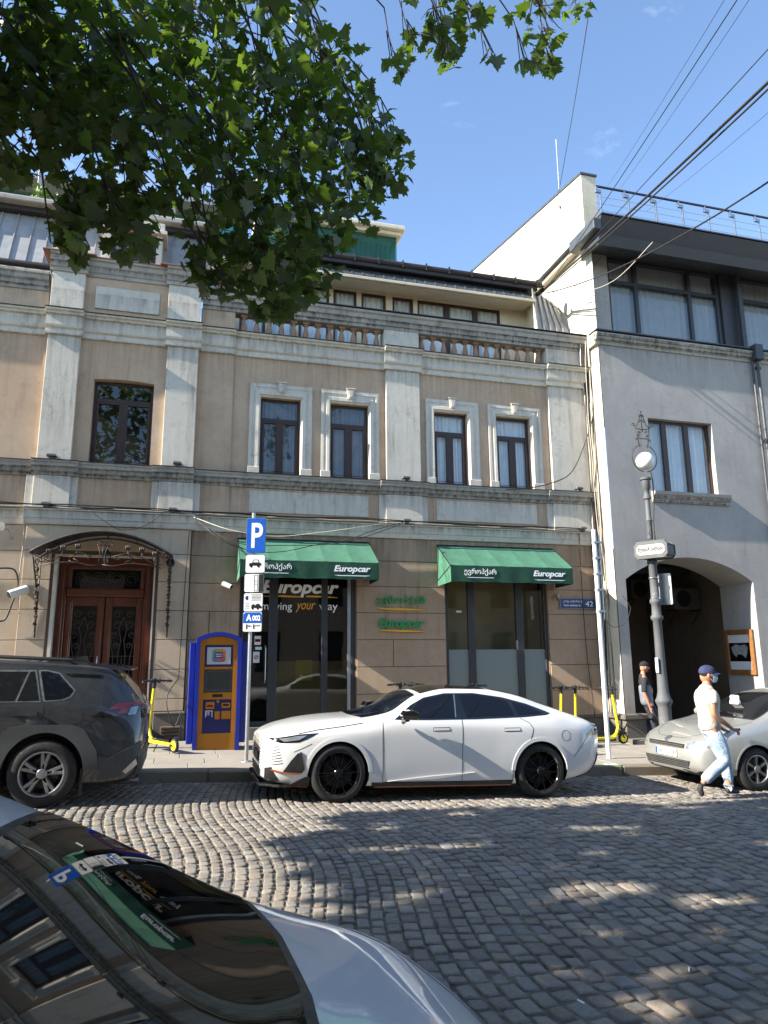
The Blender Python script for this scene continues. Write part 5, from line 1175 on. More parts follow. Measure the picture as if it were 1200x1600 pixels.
def loft_body(st, lines, wheels, wr, ww=.30, nst=110, sub=4, arch_z=None):
    """st: stations; lines: list of (y values, z values) from the underside edge up to the roof centre. Returns a closed mesh with wheel arches cut, in car space"""
    L0, L1 = st[0], st[-1]; S_ = [L0+(L1-L0)*i/nst for i in range(nst+1)]; K = len(lines)
    half = []
    for s in S_:
        c = [(cr(st, y, s), cr(st, z, s)) for y, z in lines]; o = []
        for k in range(K-1):
            p0, p1, p2, p3 = c[max(k-1, 0)], c[k], c[k+1], c[min(k+2, K-1)]
            if k == K-2: p3 = (-p1[0], p1[1])
            for j in range(sub):
                t = j/sub; T = .42
                m0 = ((p2[0]-p0[0])*T, (p2[1]-p0[1])*T); m1 = ((p3[0]-p1[0])*T, (p3[1]-p1[1])*T)
                h = (2*t**3-3*t*t+1, t**3-2*t*t+t, -2*t**3+3*t*t, t**3-t*t)
                o.append(tuple(h[0]*p1[q]+h[1]*m0[q]+h[2]*p2[q]+h[3]*m1[q] for q in (0, 1)))
        o.append(c[-1]); half.append(o)
    n = len(half[0]); vs = []
    for s, o in zip(S_, half):
        ring = [(s, -y, z) for y, z in o]+[(s, y, z) for y, z in reversed(o[:-1])]; vs += ring
    m_ = 2*n-1; fs = []
    for i in range(nst):
        for j in range(m_):
            a = i*m_+j; b = i*m_+(j+1) % m_; fs.append((a, a+m_, b+m_, b))
    fs.append(tuple(range(m_))); fs.append(tuple(range((nst+1)*m_-1, nst*m_-1, -1)))
    me = bpy.data.meshes.new('tmp'); me.from_pydata(vs, [], fs); bm = bmesh.new(); bm.from_mesh(me)
    bmesh.ops.remove_doubles(bm, verts=bm.verts, dist=.0004); bmesh.ops.recalc_face_normals(bm, faces=bm.faces); bm.to_mesh(me)
    bvh = BVHTree.FromBMesh(bm); bm.free()
    o = bpy.data.objects.new('tmp', me); COL.objects.link(o)
    cut = MB()
    for wx in wheels:
        for s_ in (-1, 1): cut.lathe([(wr, 0), (wr, 1.2)], (wx, s_*.62 if s_ > 0 else -1.82, arch_z if arch_z else wr-.04), 48, 'y')
    cme = bpy.data.meshes.new('cut'); cme.from_pydata(cut.v, [], cut.f); bm = bmesh.new(); bm.from_mesh(cme); bmesh.ops.recalc_face_normals(bm, faces=bm.faces); bm.to_mesh(cme); bm.free()
    c = bpy.data.objects.new('cut', cme); COL.objects.link(c)
    md = o.modifiers.new('b', 'BOOLEAN'); md.operation = 'DIFFERENCE'; md.object = c; md.solver = 'EXACT'
    dg = bpy.context.evaluated_depsgraph_get(); dg.update(); res = bpy.data.meshes.new_from_object(o.evaluated_get(dg))
    bpy.data.objects.remove(o); bpy.data.objects.remove(c)
    return res, bvh
def body_obj(res, name, mats, parent, wheels, wr, az, uz=.30):
    res.name = name; res.materials.clear()
    for m_ in mats: res.materials.append(M[m_])
    for p in res.polygons:
        c = p.center; p.use_smooth = True; p.material_index = 0
        for wx in wheels:
            if math.hypot(c.x-wx, c.z-az) < wr-.004+.006 and abs(c.y) < .99:
                if abs(math.hypot(c.x-wx, c.z-az)-wr) < .012 or abs(abs(c.y)-.62) < .01:
                    p.material_index = 1; p.use_smooth = False
        if p.normal.z < -.7 and c.z < uz: p.material_index = 1
    try: res.set_sharp_from_angle(angle=R(48))
    except Exception: pass
    o = bpy.data.objects.new(name, res); COL.objects.link(o); o.parent = parent; return o
def decal(parent, bvh, poly, axis, name, mat, off=.004, depth=.012, res=.035, sides=(-1,), smooth_=True, fit=0):
    """a real thin panel that follows the body: outline in side view (x,z), front view (y,z) or plan (x,y)"""
    out = []
    for sd_ in sides:
        n = len(poly); P_ = []
        for i in range(n):
            a, b = Vector(poly[i]), Vector(poly[(i+1) % n]); m_ = max(1, int((b-a).length/res))
            P_ += [a.lerp(b, j/m_) for j in range(m_)]
        nb = len(P_); xs = [p.x for p in P_]; ys = [p.y for p in P_]
        def inside(x, y):
            c = False; j = nb-1
            for i in range(nb):
                if (P_[i].y > y) != (P_[j].y > y) and x < (P_[j].x-P_[i].x)*(y-P_[i].y)/(P_[j].y-P_[i].y)+P_[i].x: c = not c
                j = i
            return c
        pts = list(P_); x = min(xs)+res/2
        while x < max(xs):
            y = min(ys)+res/2
            while y < max(ys):
                if inside(x, y) and min((Vector((x, y))-q).length for q in P_) > res*.45: pts.append(Vector((x, y)))
                y += res
            x += res
        vv, ee, ff, *_ = delaunay_2d_cdt([Vector(p) for p in pts], [(i, (i+1) % nb) for i in range(nb)], [], 1, 1e-5)
        top, ok = [], True; nr = []
        for v in vv:
            if axis == 'y': o_ = Vector((v.x, sd_*3, v.y)); d = Vector((0, -sd_, 0))
            elif axis == 'x': o_ = Vector((sd_*9, v.x, v.y)); d = Vector((-sd_, 0, 0))
            else: o_ = Vector((v.x, v.y, 4)); d = Vector((0, 0, -1))
            h = bvh.ray_cast(o_, d)
            if h[0] is None:
                h = bvh.find_nearest(o_+d*(3 if axis != 'z' else 2.8) if axis != 'x' else Vector((0 if sd_ < 0 else 4.6, v.x, v.y)))
            nn_ = h[1]; nn_ = nn_ if nn_.dot(d) < 0 else -nn_
            top.append(h[0]+nn_*off); nr.append(nn_)
        if fit:
            A = np.array([[v.x**i*v.y**j for i in range(4) for j in (0, 2, 4) if i+j <= 4] for v in vv]); zz = np.array([t.z for t in top])
            co = np.linalg.lstsq(A, zz, rcond=None)[0]; zf = A @ co; top = [Vector((t.x, t.y, z)) for t, z in zip(top, zf)]; top = [t+Vector((0, 0, fit)) for t in top]
        bot = [t-nn_*(depth+off) for t, nn_ in zip(top, nr)]; N = len(vv); fs = []
        edges = {}
        for f in ff:
            c = sum((top[i] for i in f), Vector())/len(f); fn = (top[f[1]]-top[f[0]]).cross(top[f[2]]-top[f[0]])
            f = tuple(f) if fn.dot(nr[f[0]]) > 0 else tuple(reversed(f)); fs.append(f)
            for i in range(len(f)): edges[(f[i], f[(i+1) % len(f)])] = 1
        for a, b in list(edges):
            if (b, a) not in edges: fs.append((a, a+N, b+N, b))
        me = bpy.data.meshes.new(name); me.from_pydata([tuple(p) for p in top+bot], [], fs); me.materials.append(M[mat]); me.polygons.foreach_set('use_smooth', [smooth_]*len(fs))
        try: me.set_sharp_from_angle(angle=R(40))
        except Exception: pass
        o = bpy.data.objects.new(name, me); COL.objects.link(o); o.parent = parent; out.append(o)
    return out
def ribbon(path, w_):
    """outline of a narrow strip along a path"""
    P_ = [Vector(p) for p in path]; l, r = [], []
    for i, p in enumerate(P_):
        t = (P_[min(i+1, len(P_)-1)]-P_[max(i-1, 0)]).normalized(); n = Vector((-t.y, t.x))*w_/2; l.append(p+n); r.append(p-n)
    return [tuple(p) for p in l+r[::-1]]
def arc(cx, cz, r, a0, a1, n=20): return [(cx+r*math.cos(R(a0+(a1-a0)*i/n)), cz+r*math.sin(R(a0+(a1-a0)*i/n))) for i in range(n+1)]
def band(cx, cz, r0, r1, a0, a1, n=24): return arc(cx, cz, r1, a0, a1, n)+arc(cx, cz, r0, a1, a0, n)
def wheel(parent, x, y, r, rim_r, style, side=-1, width=.22, steer=0):
    """side -1: outer face towards -y"""
    t = MB(); w2 = width/2
    prof = [(rim_r-.012, -w2+.008), (rim_r+.01, -w2-.004), (rim_r+.035, -w2-.008), (r-.03, -w2), (r-.008, -w2+.02), (r, -w2+.045), (r, w2-.045), (r-.008, w2-.02), (r-.03, w2), (rim_r, w2)]
    t.lathe(prof, (0, 0, 0), 56, 'y'); t.f = t.f[:-2]
    e = bpy.data.objects.new('wheel', bpy.data.meshes.new('wheel')); 
    me = e.data; me.from_pydata([tuple(v) for v in t.v], [], t.f); me.materials.append(M['rubber']); me.polygons.foreach_set('use_smooth', [True]*len(t.f))
    COL.objects.link(e); e.parent = parent; e.location = (x, y, r-.006); e.rotation_euler = (0, random.uniform(0, 1), steer if side < 0 else math.pi+steer)
    for i in range(3): pass
    rimm = {'black': 'gloss_black', 'silver5': 'alloy', 'silver6': 'alloy_dull'}[style]
    k = MB(); k.lathe([(rim_r+.004, -w2-.002), (rim_r-.012, -w2-.006), (rim_r-.022, -w2+.01), (rim_r-.03, -w2+.09), (rim_r-.03, w2-.01)], (0, 0, 0), 56, 'y'); k.f = k.f[:-2]
    y0 = -w2+.012
    def spoke(a, r0, r1, w0, w1, d0=.0, d1=.03, yo=0, lean=0):
        ca, sa = math.cos(a), math.sin(a); cb, sb = math.cos(a+lean), math.sin(a+lean); vs = []
        for (rr_, ww_, yy, c_, s_) in ((r0, w0, y0+d0+yo, ca, sa), (r1, w1, y0+d1+yo-.02, cb, sb)):
            for sgn in (-1, 1):
                for dep, shr in ((0, .55), (.028, 1)):
                    vs.append((rr_*c_-sgn*ww_*shr*s_, yy+dep, rr_*s_+sgn*ww_*shr*c_))
        k.add(vs, [(0, 2, 6, 4), (1, 5, 7, 3), (0, 4, 5, 1), (2, 3, 7, 6), (0, 1, 3, 2), (4, 6, 7, 5)])
    if style == 'black':
        for i in range(5):
            for dlt in (-.0, .42, .84): spoke(i*2*math.pi/5+dlt, .03, rim_r-.02, .012, .0085, 0, .012, lean=(-.12, 0, .12)[(0, .42, .84).index(dlt if dlt else 0)] if dlt else -.12)
    elif style == 'silver5':
        for i in range(5):
            a = i*2*math.pi/5+math.pi/2; 
            for dlt in (-.16, .16): spoke(a, .05, rim_r-.015, .034, .026, -.004, .016, lean=dlt)
            spoke(a, .05, rim_r*.55, .03, .02, .006, .012)
    else:
        for i in range(6): spoke(i*math.pi/3+.3, .04, rim_r-.015, .022, .034, .0, .012)
    k.lathe([(.058, y0-.004), (.05, y0-.014), (.02, y0-.018), (.001, y0-.018)], (0, 0, 0), 20, 'y')
    rim = k.build('rim', rimm, e, local=True, smooth=True, auto=30)
    k = MB()
    for i in range(5): a = i*2*math.pi/5+.6; k.lathe([(.010, y0-.012), (.010, y0+.01)], (.052*math.cos(a)*1.3, 0, .052*math.sin(a)*1.3), 8, 'y')
    k.build('wheel_nut', 'black_metal', rim, local=True) if False else None
    k = MB(); k.lathe([(rim_r*.70, .0), (rim_r*.70, .02)], (0, 0, 0), 32, 'y'); k.box(rim_r*.3, rim_r*.75, -.03, .03, -.06, .06, .01); d = k.build('brake_disc', 'brake_steel', e, local=True)
    k = MB(); k.lathe([(rim_r-.035, w2-.02), (rim_r-.035, w2-.015)], (0, 0, 0), 32, 'y'); k.build('inner_barrel', 'black_metal', e, local=True)
    return e
plain('alloy', S(150, 152, 154), .35, .8, var=.1); plain('alloy_dull', S(128, 126, 122), .45, .7, var=.2); plain('brake_steel', S(70, 68, 66), .5, .7, var=.2)
def shell_wells(parent, wheels, r, name='wheel_arch_liner'):
    pass
def plate_obj(parent, x, y, z, w_, h, s, nx=-1):
    """number plate facing along x"""
    k = MB(); k.box(x-.008, x+.004, y-w_/2, y+w_/2, z, z+h, .003); p = k.build('number_plate', 'sign_white', parent, local=True)
    k = MB(); k.box(x-.010, x-.0085, y+w_/2-.045, y+w_/2-.004, z+.004, z+h-.004); k.build('blue_band', 'sign_blue', p, local=True)
    k = MB(); text(k, s, (x-.0095, y+w_/2-.06, z+.022), (0, -1, 0), (0, 0, 1), w_-.09, h-.045, .002, bold=.01); k.build('plate_number', 'black_metal', p, local=True)
    return p
SL = math.atan(SLOPE)
def car_root(name, label, x, y):
    return thing(name, label, 'car', (x, y, g(x)), (0, SL, 0))

# ---- white fastback ----
car = car_root('parked_car', 'white fastback sedan with black wheels parked in front of the shop', .98, 10.07)
st = [0, .10, .30, .60, .93, 1.25, 1.60, 2.05, 2.5, 3.0, 3.45, 3.9, 4.25, 4.52, 4.68]
ln = [
 ([.35, .55, .66, .70, .70, .72, .74, .75, .75, .75, .74, .70, .66, .58, .46], [.24, .21, .18, .17, .17, .16, .16, .16, .16, .16, .16, .18, .22, .28, .33]),
 ([.58, .72, .80, .84, .86, .87, .88, .88, .88, .88, .88, .87, .84, .76, .62], [.30, .25, .22, .20, .19, .19, .19, .19, .19, .19, .19, .21, .25, .31, .38]),
 ([.66, .80, .87, .90, .915, .91, .905, .90, .90, .905, .915, .92, .90, .83, .70], [.42, .40, .38, .36, .35, .34, .34, .34, .34, .34, .36, .37, .40, .44, .48]),
 ([.64, .80, .87, .905, .92, .912, .905, .905, .905, .91, .925, .925, .905, .85, .74], [.58, .58, .58, .58, .58, .58, .58, .58, .58, .59, .60, .61, .62, .64, .66]),
 ([.56, .75, .84, .885, .90, .90, .895, .895, .895, .90, .905, .90, .875, .83, .74], [.68, .70, .745, .77, .79, .81, .83, .84, .85, .86, .87, .875, .875, .86, .83]),
 ([.50, .69, .79, .835, .85, .855, .855, .855, .855, .85, .84, .83, .815, .79, .72], [.715, .76, .815, .86, .885, .91, .955, .975, .985, 1.0, 1.02, 1.035, .99, .95, .905]),
 ([.40, .58, .70, .755, .775, .785, .775, .685, .655, .655, .665, .70, .72, .71, .64], [.73, .78, .845, .90, .93, .965, 1.02, 1.235, 1.305, 1.31, 1.255, 1.135, 1.055, .99, .93]),
 ([.22, .32, .42, .47, .50, .52, .55, .56, .55, .55, .56, .58, .60, .56, .48], [.735, .79, .865, .935, .975, 1.0, 1.07, 1.30, 1.385, 1.385, 1.325, 1.195, 1.09, 1.01, .935]),
 ([0]*15, [.74, .80, .875, .945, .985, 1.01, 1.13, 1.335, 1.42, 1.415, 1.36, 1.225, 1.11, 1.02, .94])]
WX = (.93, 3.71); AZ = .345
res, bv = loft_body(st, ln, WX, .392, arch_z=AZ)
body_obj(res, 'body', ['paint_white', 'black_plastic'], car, WX, .392, AZ)
D = lambda poly, name, mat, axis='y', **k: decal(car, bv, poly, axis, name, mat, **k)
dlo = [(1.66, .99), (1.76, 1.06), (1.90, 1.165), (2.10, 1.265), (2.40, 1.325), (2.83, 1.335), (3.25, 1.285), (3.60, 1.205), (3.86, 1.115), (3.93, 1.085), (3.86, 1.065), (3.5, 1.035), (2.8, 1.005), (2.1, .99)]
D(dlo, 'window_surround', 'gloss_black', off=.004, sides=(-1, 1))
def win(poly, **k): return D(poly, 'side_window', 'car_glass_dark', off=.008, sides=(-1, 1), **k)
win([(1.83, 1.015), (2.49, 1.02), (2.52, 1.30), (2.40, 1.30), (2.12, 1.245), (2.01, 1.20)])
win([(2.67, 1.03), (3.36, 1.06), (3.31, 1.235), (3.1, 1.28), (2.83, 1.305), (2.62, 1.305)])
win([(3.43, 1.065), (3.80, 1.085), (3.62, 1.165), (3.38, 1.225)])
D(ribbon([(2.505, 1.02), (2.545, 1.31)], .012), 'window_bright_strip', 'steel', off=.012)
# windscreen, roof glass, rear glass in plan
D([(1.27, -.60), (1.21, -.3), (1.19, 0), (1.21, .3), (1.27, .60), (1.70, .62), (2.02, .55), (2.05, 0), (2.02, -.55), (1.70, -.62)], 'windscreen', 'car_glass_dark', 'z', off=.005, res=.05)
D([(2.09, -.56), (2.11, 0), (2.09, .56), (3.05, .53), (3.08, 0), (3.05, -.53)], 'roof_glass', 'gloss_black', 'z', off=.005, res=.06)
D([(3.15, -.52), (3.17, 0), (3.15, .52), (4.3, .54), (4.36, 0), (4.3, -.54)], 'rear_window', 'car_glass_dark', 'z', off=.005, res=.06)
# shut lines
for pth in ([(1.50, .97), (1.49, .80), (1.50, .45), (1.50, .245)], [(2.59, 1.0), (2.58, .60), (2.575, .235)], [(3.44, 1.02), (3.57, .96), (3.61, .88), (3.54, .70), (3.32, .50), (3.29, .235)], [(1.5, .235), (2.4, .23), (3.29, .235)]):
    D(ribbon(pth, .007), 'shut_line', 'black_plastic', off=.002, depth=.006, res=.025)
D(ribbon([(.42, .815), (.66, .862), (.95, .90), (1.24, .945)], .007), 'shut_line', 'black_plastic', off=.004, depth=.004)
D(ribbon([(.36, .60), (.50, .66), (.58, .70)], .006), 'shut_line', 'black_plastic', off=.002, depth=.006, res=.025); D(ribbon([(4.46, .80), (4.30, .62), (4.20, .52)], .006), 'shut_line', 'black_plastic', off=.002, depth=.006, res=.025)
D(ribbon(arc(4.10, .80, .068, 0, 352, 30), .005), 'fuel_flap_line', 'black_plastic', off=.0012, depth=.004)
for x in (2.18, 3.19): D([(x, .86), (x+.22, .865), (x+.22, .895), (x, .89)], 'door_handle', 'paint_white', off=.006, depth=.01, res=.02); D(ribbon([(x-.005, .853), (x+.225, .858), (x+.227, .902), (x-.005, .897), (x-.005, .853)], .004), 'handle_line', 'black_plastic', off=.0015, depth=.004)
# crisp side crease and sill
D([(1.56, .245), (2.15, .30), (2.75, .34), (2.5, .30), (2.2, .262)], 'door_crease', 'paint_white', off=.014, depth=.02, res=.03)
D(ribbon([(1.36, .20), (3.30, .20)], .06), 'side_skirt', 'black_plastic', off=.012, depth=.03); D(ribbon([(1.40, .182), (3.28, .182)], .012), 'skirt_trim', 'copper_trim', off=.018, depth=.01)
for wx in WX: D(band(wx, AZ, .385, .432, 2, 178), 'arch_lip', 'paint_white', off=.008, depth=.03, res=.03, sides=(-1, 1))
# nose: headlights, grille, intake, splitter
D([(.06, .745), (.20, .765), (.42, .805), (.66, .825), (.56, .775), (.42, .715), (.20, .70), (.12, .715)], 'headlight', 'gloss_black', off=.005, res=.03, sides=(-1, 1))
D([(.18, .745), (.40, .785), (.52, .795), (.42, .74), (.24, .715)], 'headlight_lens', 'clear_lens', off=.009, depth=.006, res=.03, sides=(-1, 1))
for i in range(8):
    z = .42+i*.033; D(ribbon([(-.62+.012*i, z+.012), (-.3, z), (0, z-.003), (.3, z), (.62-.012*i, z+.012)], .010), 'grille_slat', 'black_plastic', 'x', off=.002, depth=.01, res=.04)
    D(ribbon([(.06, z+.014), (.14, z+.03), (.235-.01*i, z+.045)], .009), 'grille_slat', 'black_plastic', off=.002, depth=.008, res=.03)
D([(.22, .34), (.30, .36), (.47, .35), (.49, .42), (.45, .58), (.41, .59), (.33, .50)], 'corner_intake', 'black_plastic', off=.004, res=.03, sides=(-1, 1))
D([(.40, .40), (.47, .36), (.50, .40), (.455, .60), (.43, .60), (.44, .48)], 'intake_blade', 'brake_steel', off=.014, depth=.02, res=.03)
D(ribbon([(.10, .39), (.25, .355), (.44, .345)], .014), 'intake_trim', 'copper_trim', off=.012, depth=.015, res=.03)
D([(-.50, .19), (.50, .19), (.56, .36), (-.56, .36)], 'lower_grille', 'black_plastic', 'x', off=.005, res=.05)
D([(.03, .40), (.10, .42), (.14, .34), (.20, .26), (.14, .215), (.04, .27)], 'lower_grille', 'black_plastic', off=.006, res=.03)
D([(.30, .20), (.56, .19), (.575, .30), (.52, .31)], 'splitter_wing', 'black_plastic', off=.010, depth=.02, res=.03); D(ribbon([(.28, .192), (.56, .185)], .014), 'splitter_trim', 'copper_trim', off=.014, depth=.015)
k = MB(); k.prism([(-.03, -.66), (-.055, -.4), (-.06, 0), (-.055, .4), (-.03, .66), (.2, .85), (.34, .86), (.34, -.86), (.2, -.85)], .185, .215, 'z'); k.build('front_splitter', 'gloss_black', car, local=True)
plate_obj(car, -.045, 0, .40, .52, .112, '') if False else None
k = MB(); k.box(-.02, .0, -.26, .26, .42, .535, .004); k.build('plate_holder', 'black_plastic', car, local=True)
# tail: lamp, spoiler, diffuser
D([(4.42, .80), (4.60, .925), (4.665, .925), (4.66, .80)], 'tail_light', 'gloss_black', off=.006, res=.03, sides=(-1, 1)); D([(4.60, .90), (4.655, .90), (4.655, .82), (4.62, .82)], 'tail_light_lens', 'red_lens', off=.010, depth=.006, res=.02, sides=(-1, 1))
D([(-.70, .83), (.70, .83), (.70, .90), (-.70, .90)], 'tail_light_bar', 'red_lens', 'x', off=.006, res=.05, sides=(1,))
D([(4.26, .26), (4.45, .30), (4.60, .40), (4.68, .58), (4.665, .44), (4.60, .30), (4.44, .235), (4.26, .21)], 'rear_diffuser', 'black_plastic', off=.010, depth=.02, res=.03)
D([(-.66, .30), (.66, .30), (.74, .56), (.55, .42), (-.55, .42), (-.74, .56)], 'rear_diffuser', 'black_plastic', 'x', off=.01, depth=.02, res=.05, sides=(1,))
D(ribbon([(4.28, .205), (4.46, .245), (4.62, .34)], .012), 'diffuser_trim', 'copper_trim', off=.016, depth=.01)
k = MB(); k.prism([(4.50, .985), (4.70, .935), (4.69, .915), (4.50, .95)], -.66, .66, 'y'); k.build('tail_spoiler', 'paint_white', car, local=True, smooth=False)
# mirrors
def mirror(parent, x, y, z, sd_, mat='gloss_black', s=1.0):
    k = MB(); k.prism([(-.02, -.05), (.14, -.055), (.17, -.03), (.16, .03), (.10, .055), (.0, .045), (-.035, .0)], -.09, .09, 'y', Matrix.Translation((x, y+sd_*.12, z+.04)) @ Matrix.Rotation(sd_*.12, 4, 'Z') @ Matrix.Scale(s, 4))
    k.prism([(-.0, -.06), (.07, -.05), (.06, -.03), (.01, -.03)], -.12, .06, 'y', Matrix.Translation((x, y+sd_*.06, z+.01))); k.tube([(x+.03, y-.02*sd_, z-.07), (x+.05, y+sd_*.08, z-.02)], .03, 6)
    o = k.build('door_mirror', mat, parent, local=True)
    for m_ in [o.modifiers.new('bevel', 'BEVEL')]: m_.width = .018; m_.segments = 2; m_.limit_method = 'ANGLE'
    return o
mirror(car, 1.72, -.93, 1.03, -1, s=1.1); mirror(car, 1.72, .93, 1.03, 1, s=1.1)
for wx in WX:
    wheel(car, wx, -.80, .352, .262, 'black'); wheel(car, wx, .80, .352, .262, 'black', 1)

# ---- grey SUV: car space x runs from the tail (0) to the nose (-4.6) ----
suv = car_root('parked_car', 'dark grey dusty SUV with silver wheels parked at the left before the brown door', -.46, 10.2)
st = [-4.60, -4.50, -4.25, -3.75, -3.35, -2.95, -2.35, -1.7, -1.06, -.75, -.50, -.30, -.15, -.05, 0]
ln = [
 ([.40, .60, .70, .74, .76, .77, .78, .78, .78, .78, .78, .76, .72, .66, .55], [.34, .30, .26, .24, .22, .22, .22, .22, .22, .22, .22, .23, .25, .30, .36]),
 ([.64, .78, .86, .90, .91, .91, .91, .91, .91, .91, .90, .88, .85, .80, .70], [.42, .36, .32, .30, .27, .27, .27, .27, .27, .27, .27, .28, .31, .38, .44]),
 ([.70, .83, .90, .93, .93, .92, .92, .92, .93, .935, .93, .92, .895, .85, .76], [.56, .54, .52, .50, .48, .46, .45, .46, .48, .49, .50, .50, .52, .53, .54]),
 ([.66, .80, .88, .91, .91, .905, .905, .91, .92, .925, .92, .90, .88, .83, .76], [.74, .74, .74, .74, .72, .70, .70, .71, .74, .76, .77, .78, .78, .76, .74]),
 ([.60, .74, .84, .89, .895, .90, .905, .91, .915, .91, .90, .87, .83, .77, .70], [.90, .92, .95, .97, .97, .97, .97, .98, 1.0, 1.01, 1.01, 1.0, .98, .95, .92]),
 ([.55, .68, .79, .85, .87, .88, .885, .885, .88, .865, .84, .80, .76, .71, .65], [.96, 1.0, 1.03, 1.07, 1.11, 1.14, 1.15, 1.16, 1.17, 1.19, 1.19, 1.17, 1.14, 1.09, 1.04]),
 ([.46, .58, .70, .77, .79, .76, .72, .72, .71, .70, .68, .66, .66, .64, .60], [.99, 1.04, 1.08, 1.13, 1.19, 1.37, 1.51, 1.54, 1.52, 1.50, 1.47, 1.38, 1.23, 1.12, 1.06]),
 ([.28, .36, .46, .52, .56, .60, .62, .63, .63, .63, .62, .60, .58, .54, .48], [1.0, 1.06, 1.11, 1.16, 1.22, 1.42, 1.58, 1.62, 1.60, 1.585, 1.565, 1.42, 1.25, 1.13, 1.07]),
 ([0]*15, [1.0, 1.07, 1.12, 1.18, 1.24, 1.44, 1.60, 1.645, 1.63, 1.61, 1.59, 1.44, 1.26, 1.14, 1.08])]
WX = (-3.75, -1.06); AZ = .385
res, bv = loft_body(st, ln, WX, .44, arch_z=AZ)
body_obj(res, 'body', ['paint_grey', 'black_plastic'], suv, WX, .44, AZ)
D = lambda poly, name, mat, axis='y', **k: decal(suv, bv, poly, axis, name, mat, **k)
tri = lambda p: D(p, 'window_surround', 'steel', off=.003, depth=.01, sides=(-1, 1))
tri([(-.81, 1.29), (-.85, 1.21), (-.94, 1.175), (-1.13, 1.16), (-1.15, 1.175), (-1.26, 1.515), (-1.17, 1.52), (-1.02, 1.49)])
D([(-.835, 1.285), (-.87, 1.225), (-.95, 1.19), (-1.125, 1.175), (-1.235, 1.50), (-1.17, 1.503), (-1.03, 1.473)], 'side_window', 'car_glass_dark', off=.006, sides=(-1, 1))
tri([(-1.165, 1.155), (-2.75, 1.12), (-2.7, 1.2), (-2.35, 1.44), (-2.1, 1.50), (-1.28, 1.515)])
D([(-1.19, 1.17), (-1.42, 1.165), (-1.345, 1.495), (-1.30, 1.498)], 'side_window', 'car_glass', off=.006, sides=(-1, 1)); D([(-1.45, 1.165), (-2.05, 1.15), (-2.02, 1.48), (-1.375, 1.493)], 'side_window', 'car_glass', off=.006, sides=(-1, 1)); D([(-2.12, 1.15), (-2.68, 1.14), (-2.62, 1.2), (-2.34, 1.41), (-2.08, 1.465)], 'side_window', 'car_glass', off=.006, sides=(-1, 1))
D([(-.10, -.58), (-.12, 0), (-.10, .58), (-.36, .56), (-.38, 0), (-.36, -.56)], 'rear_window', 'car_glass_dark', 'z', off=.006, res=.05)
D([(-3.22, -.66), (-3.25, 0), (-3.22, .66), (-2.66, .58), (-2.62, 0), (-2.66, -.58)], 'windscreen', 'car_glass_dark', 'z', off=.006, res=.06)
k = MB(); k.prism([(-.72, 1.606), (-.50, 1.60), (-.30, 1.575), (-.22, 1.555), (-.22, 1.535), (-.34, 1.535), (-.66, 1.55)], -.64, .64, 'y'); k.build('roof_spoiler', 'paint_grey', suv, local=True)
D([(-.55, 1.47), (-.90, 1.485), (-.96, 1.475), (-.90, 1.445), (-.55, 1.44)], 'pillar_trim', 'gloss_black', off=.005, res=.03)
k = MB(); k.prism([(-1.05, 1.645), (-.93, 1.64), (-.80, 1.615), (-.83, 1.70)], -.03, .03, 'y'); k.build('roof_fin', 'paint_grey', suv, local=True)
for s_ in (-1, 1): k = MB(); k.tube([(-.85, s_*.64, 1.59), (-.95, s_*.645, 1.64), (-2.4, s_*.65, 1.67), (-2.55, s_*.65, 1.62)], .018, 8); k.build('roof_rail', 'black_plastic', suv, local=True, smooth=True)
for pth in ([(-1.14, 1.155), (-1.12, 1.02), (-1.16, .93), (-1.22, .87)], [(-2.08, 1.15), (-2.10, .5), (-2.10, .40)], [(-1.68, .48), (-1.66, .38), (-2.36, .38), (-3.2, .38)]): D(ribbon(pth, .009), 'shut_line', 'black_plastic', off=.002, depth=.006, res=.025)
D(ribbon([(-.70, .97), (-.72, 1.09), (-.76, 1.115), (-1.02, 1.10), (-1.07, 1.07), (-1.05, .90), (-.80, .90), (-.71, .93), (-.70, .97)], .006), 'fuel_flap_line', 'black_plastic', off=.0012, depth=.004)
D(ribbon([(-.05, .70), (-.50, .74), (-.62, .92), (-.50, 1.02)], .006), 'shut_line', 'black_plastic', off=.002, depth=.006, res=.025)
for x in (-1.18, -2.18): D([(x, 1.01), (x, 1.045), (x-.05, 1.055), (x-.27, 1.05), (x-.30, 1.03), (x-.27, 1.005), (x-.05, 1.0)], 'door_handle', 'paint_grey', off=.028, depth=.035, res=.03)
for wx in WX:
    # angular plastic cladding round the arch
    o_ = [(wx+.60, .42), (wx+.56, .62), (wx+.40, .86), (wx+.26, .905), (wx-.26, .905), (wx-.42, .86), (wx-.60, .60), (wx-.62, .42)]
    D(o_+arc(wx, AZ, .435, 175, 5, 26), 'arch_cladding', 'grey_plastic', off=.022, depth=.045, res=.04, sides=(-1, 1))
D([(-1.70, .30), (-3.10, .30), (-3.10, .45), (-1.70, .45)], 'sill_cladding', 'grey_plastic', off=.018, depth=.03, sides=(-1, 1))
D([(-.46, .29), (-.46, .56), (-.36, .54), (-.12, .66), (-.03, .72), (-.03, .60), (-.10, .46), (-.22, .33)], 'rear_bumper', 'grey_plastic', off=.016, depth=.03, res=.03, sides=(-1, 1))
D([(-.80, .34), (.80, .34), (.86, .62), (-.86, .62)], 'rear_bumper', 'grey_plastic', 'x', off=.012, depth=.03, res=.06, sides=(1,))
D([(-.05, .46), (-.16, .36), (-.20, .385), (-.07, .52)], 'bumper_reflector', 'steel', off=.022, depth=.01, res=.02)
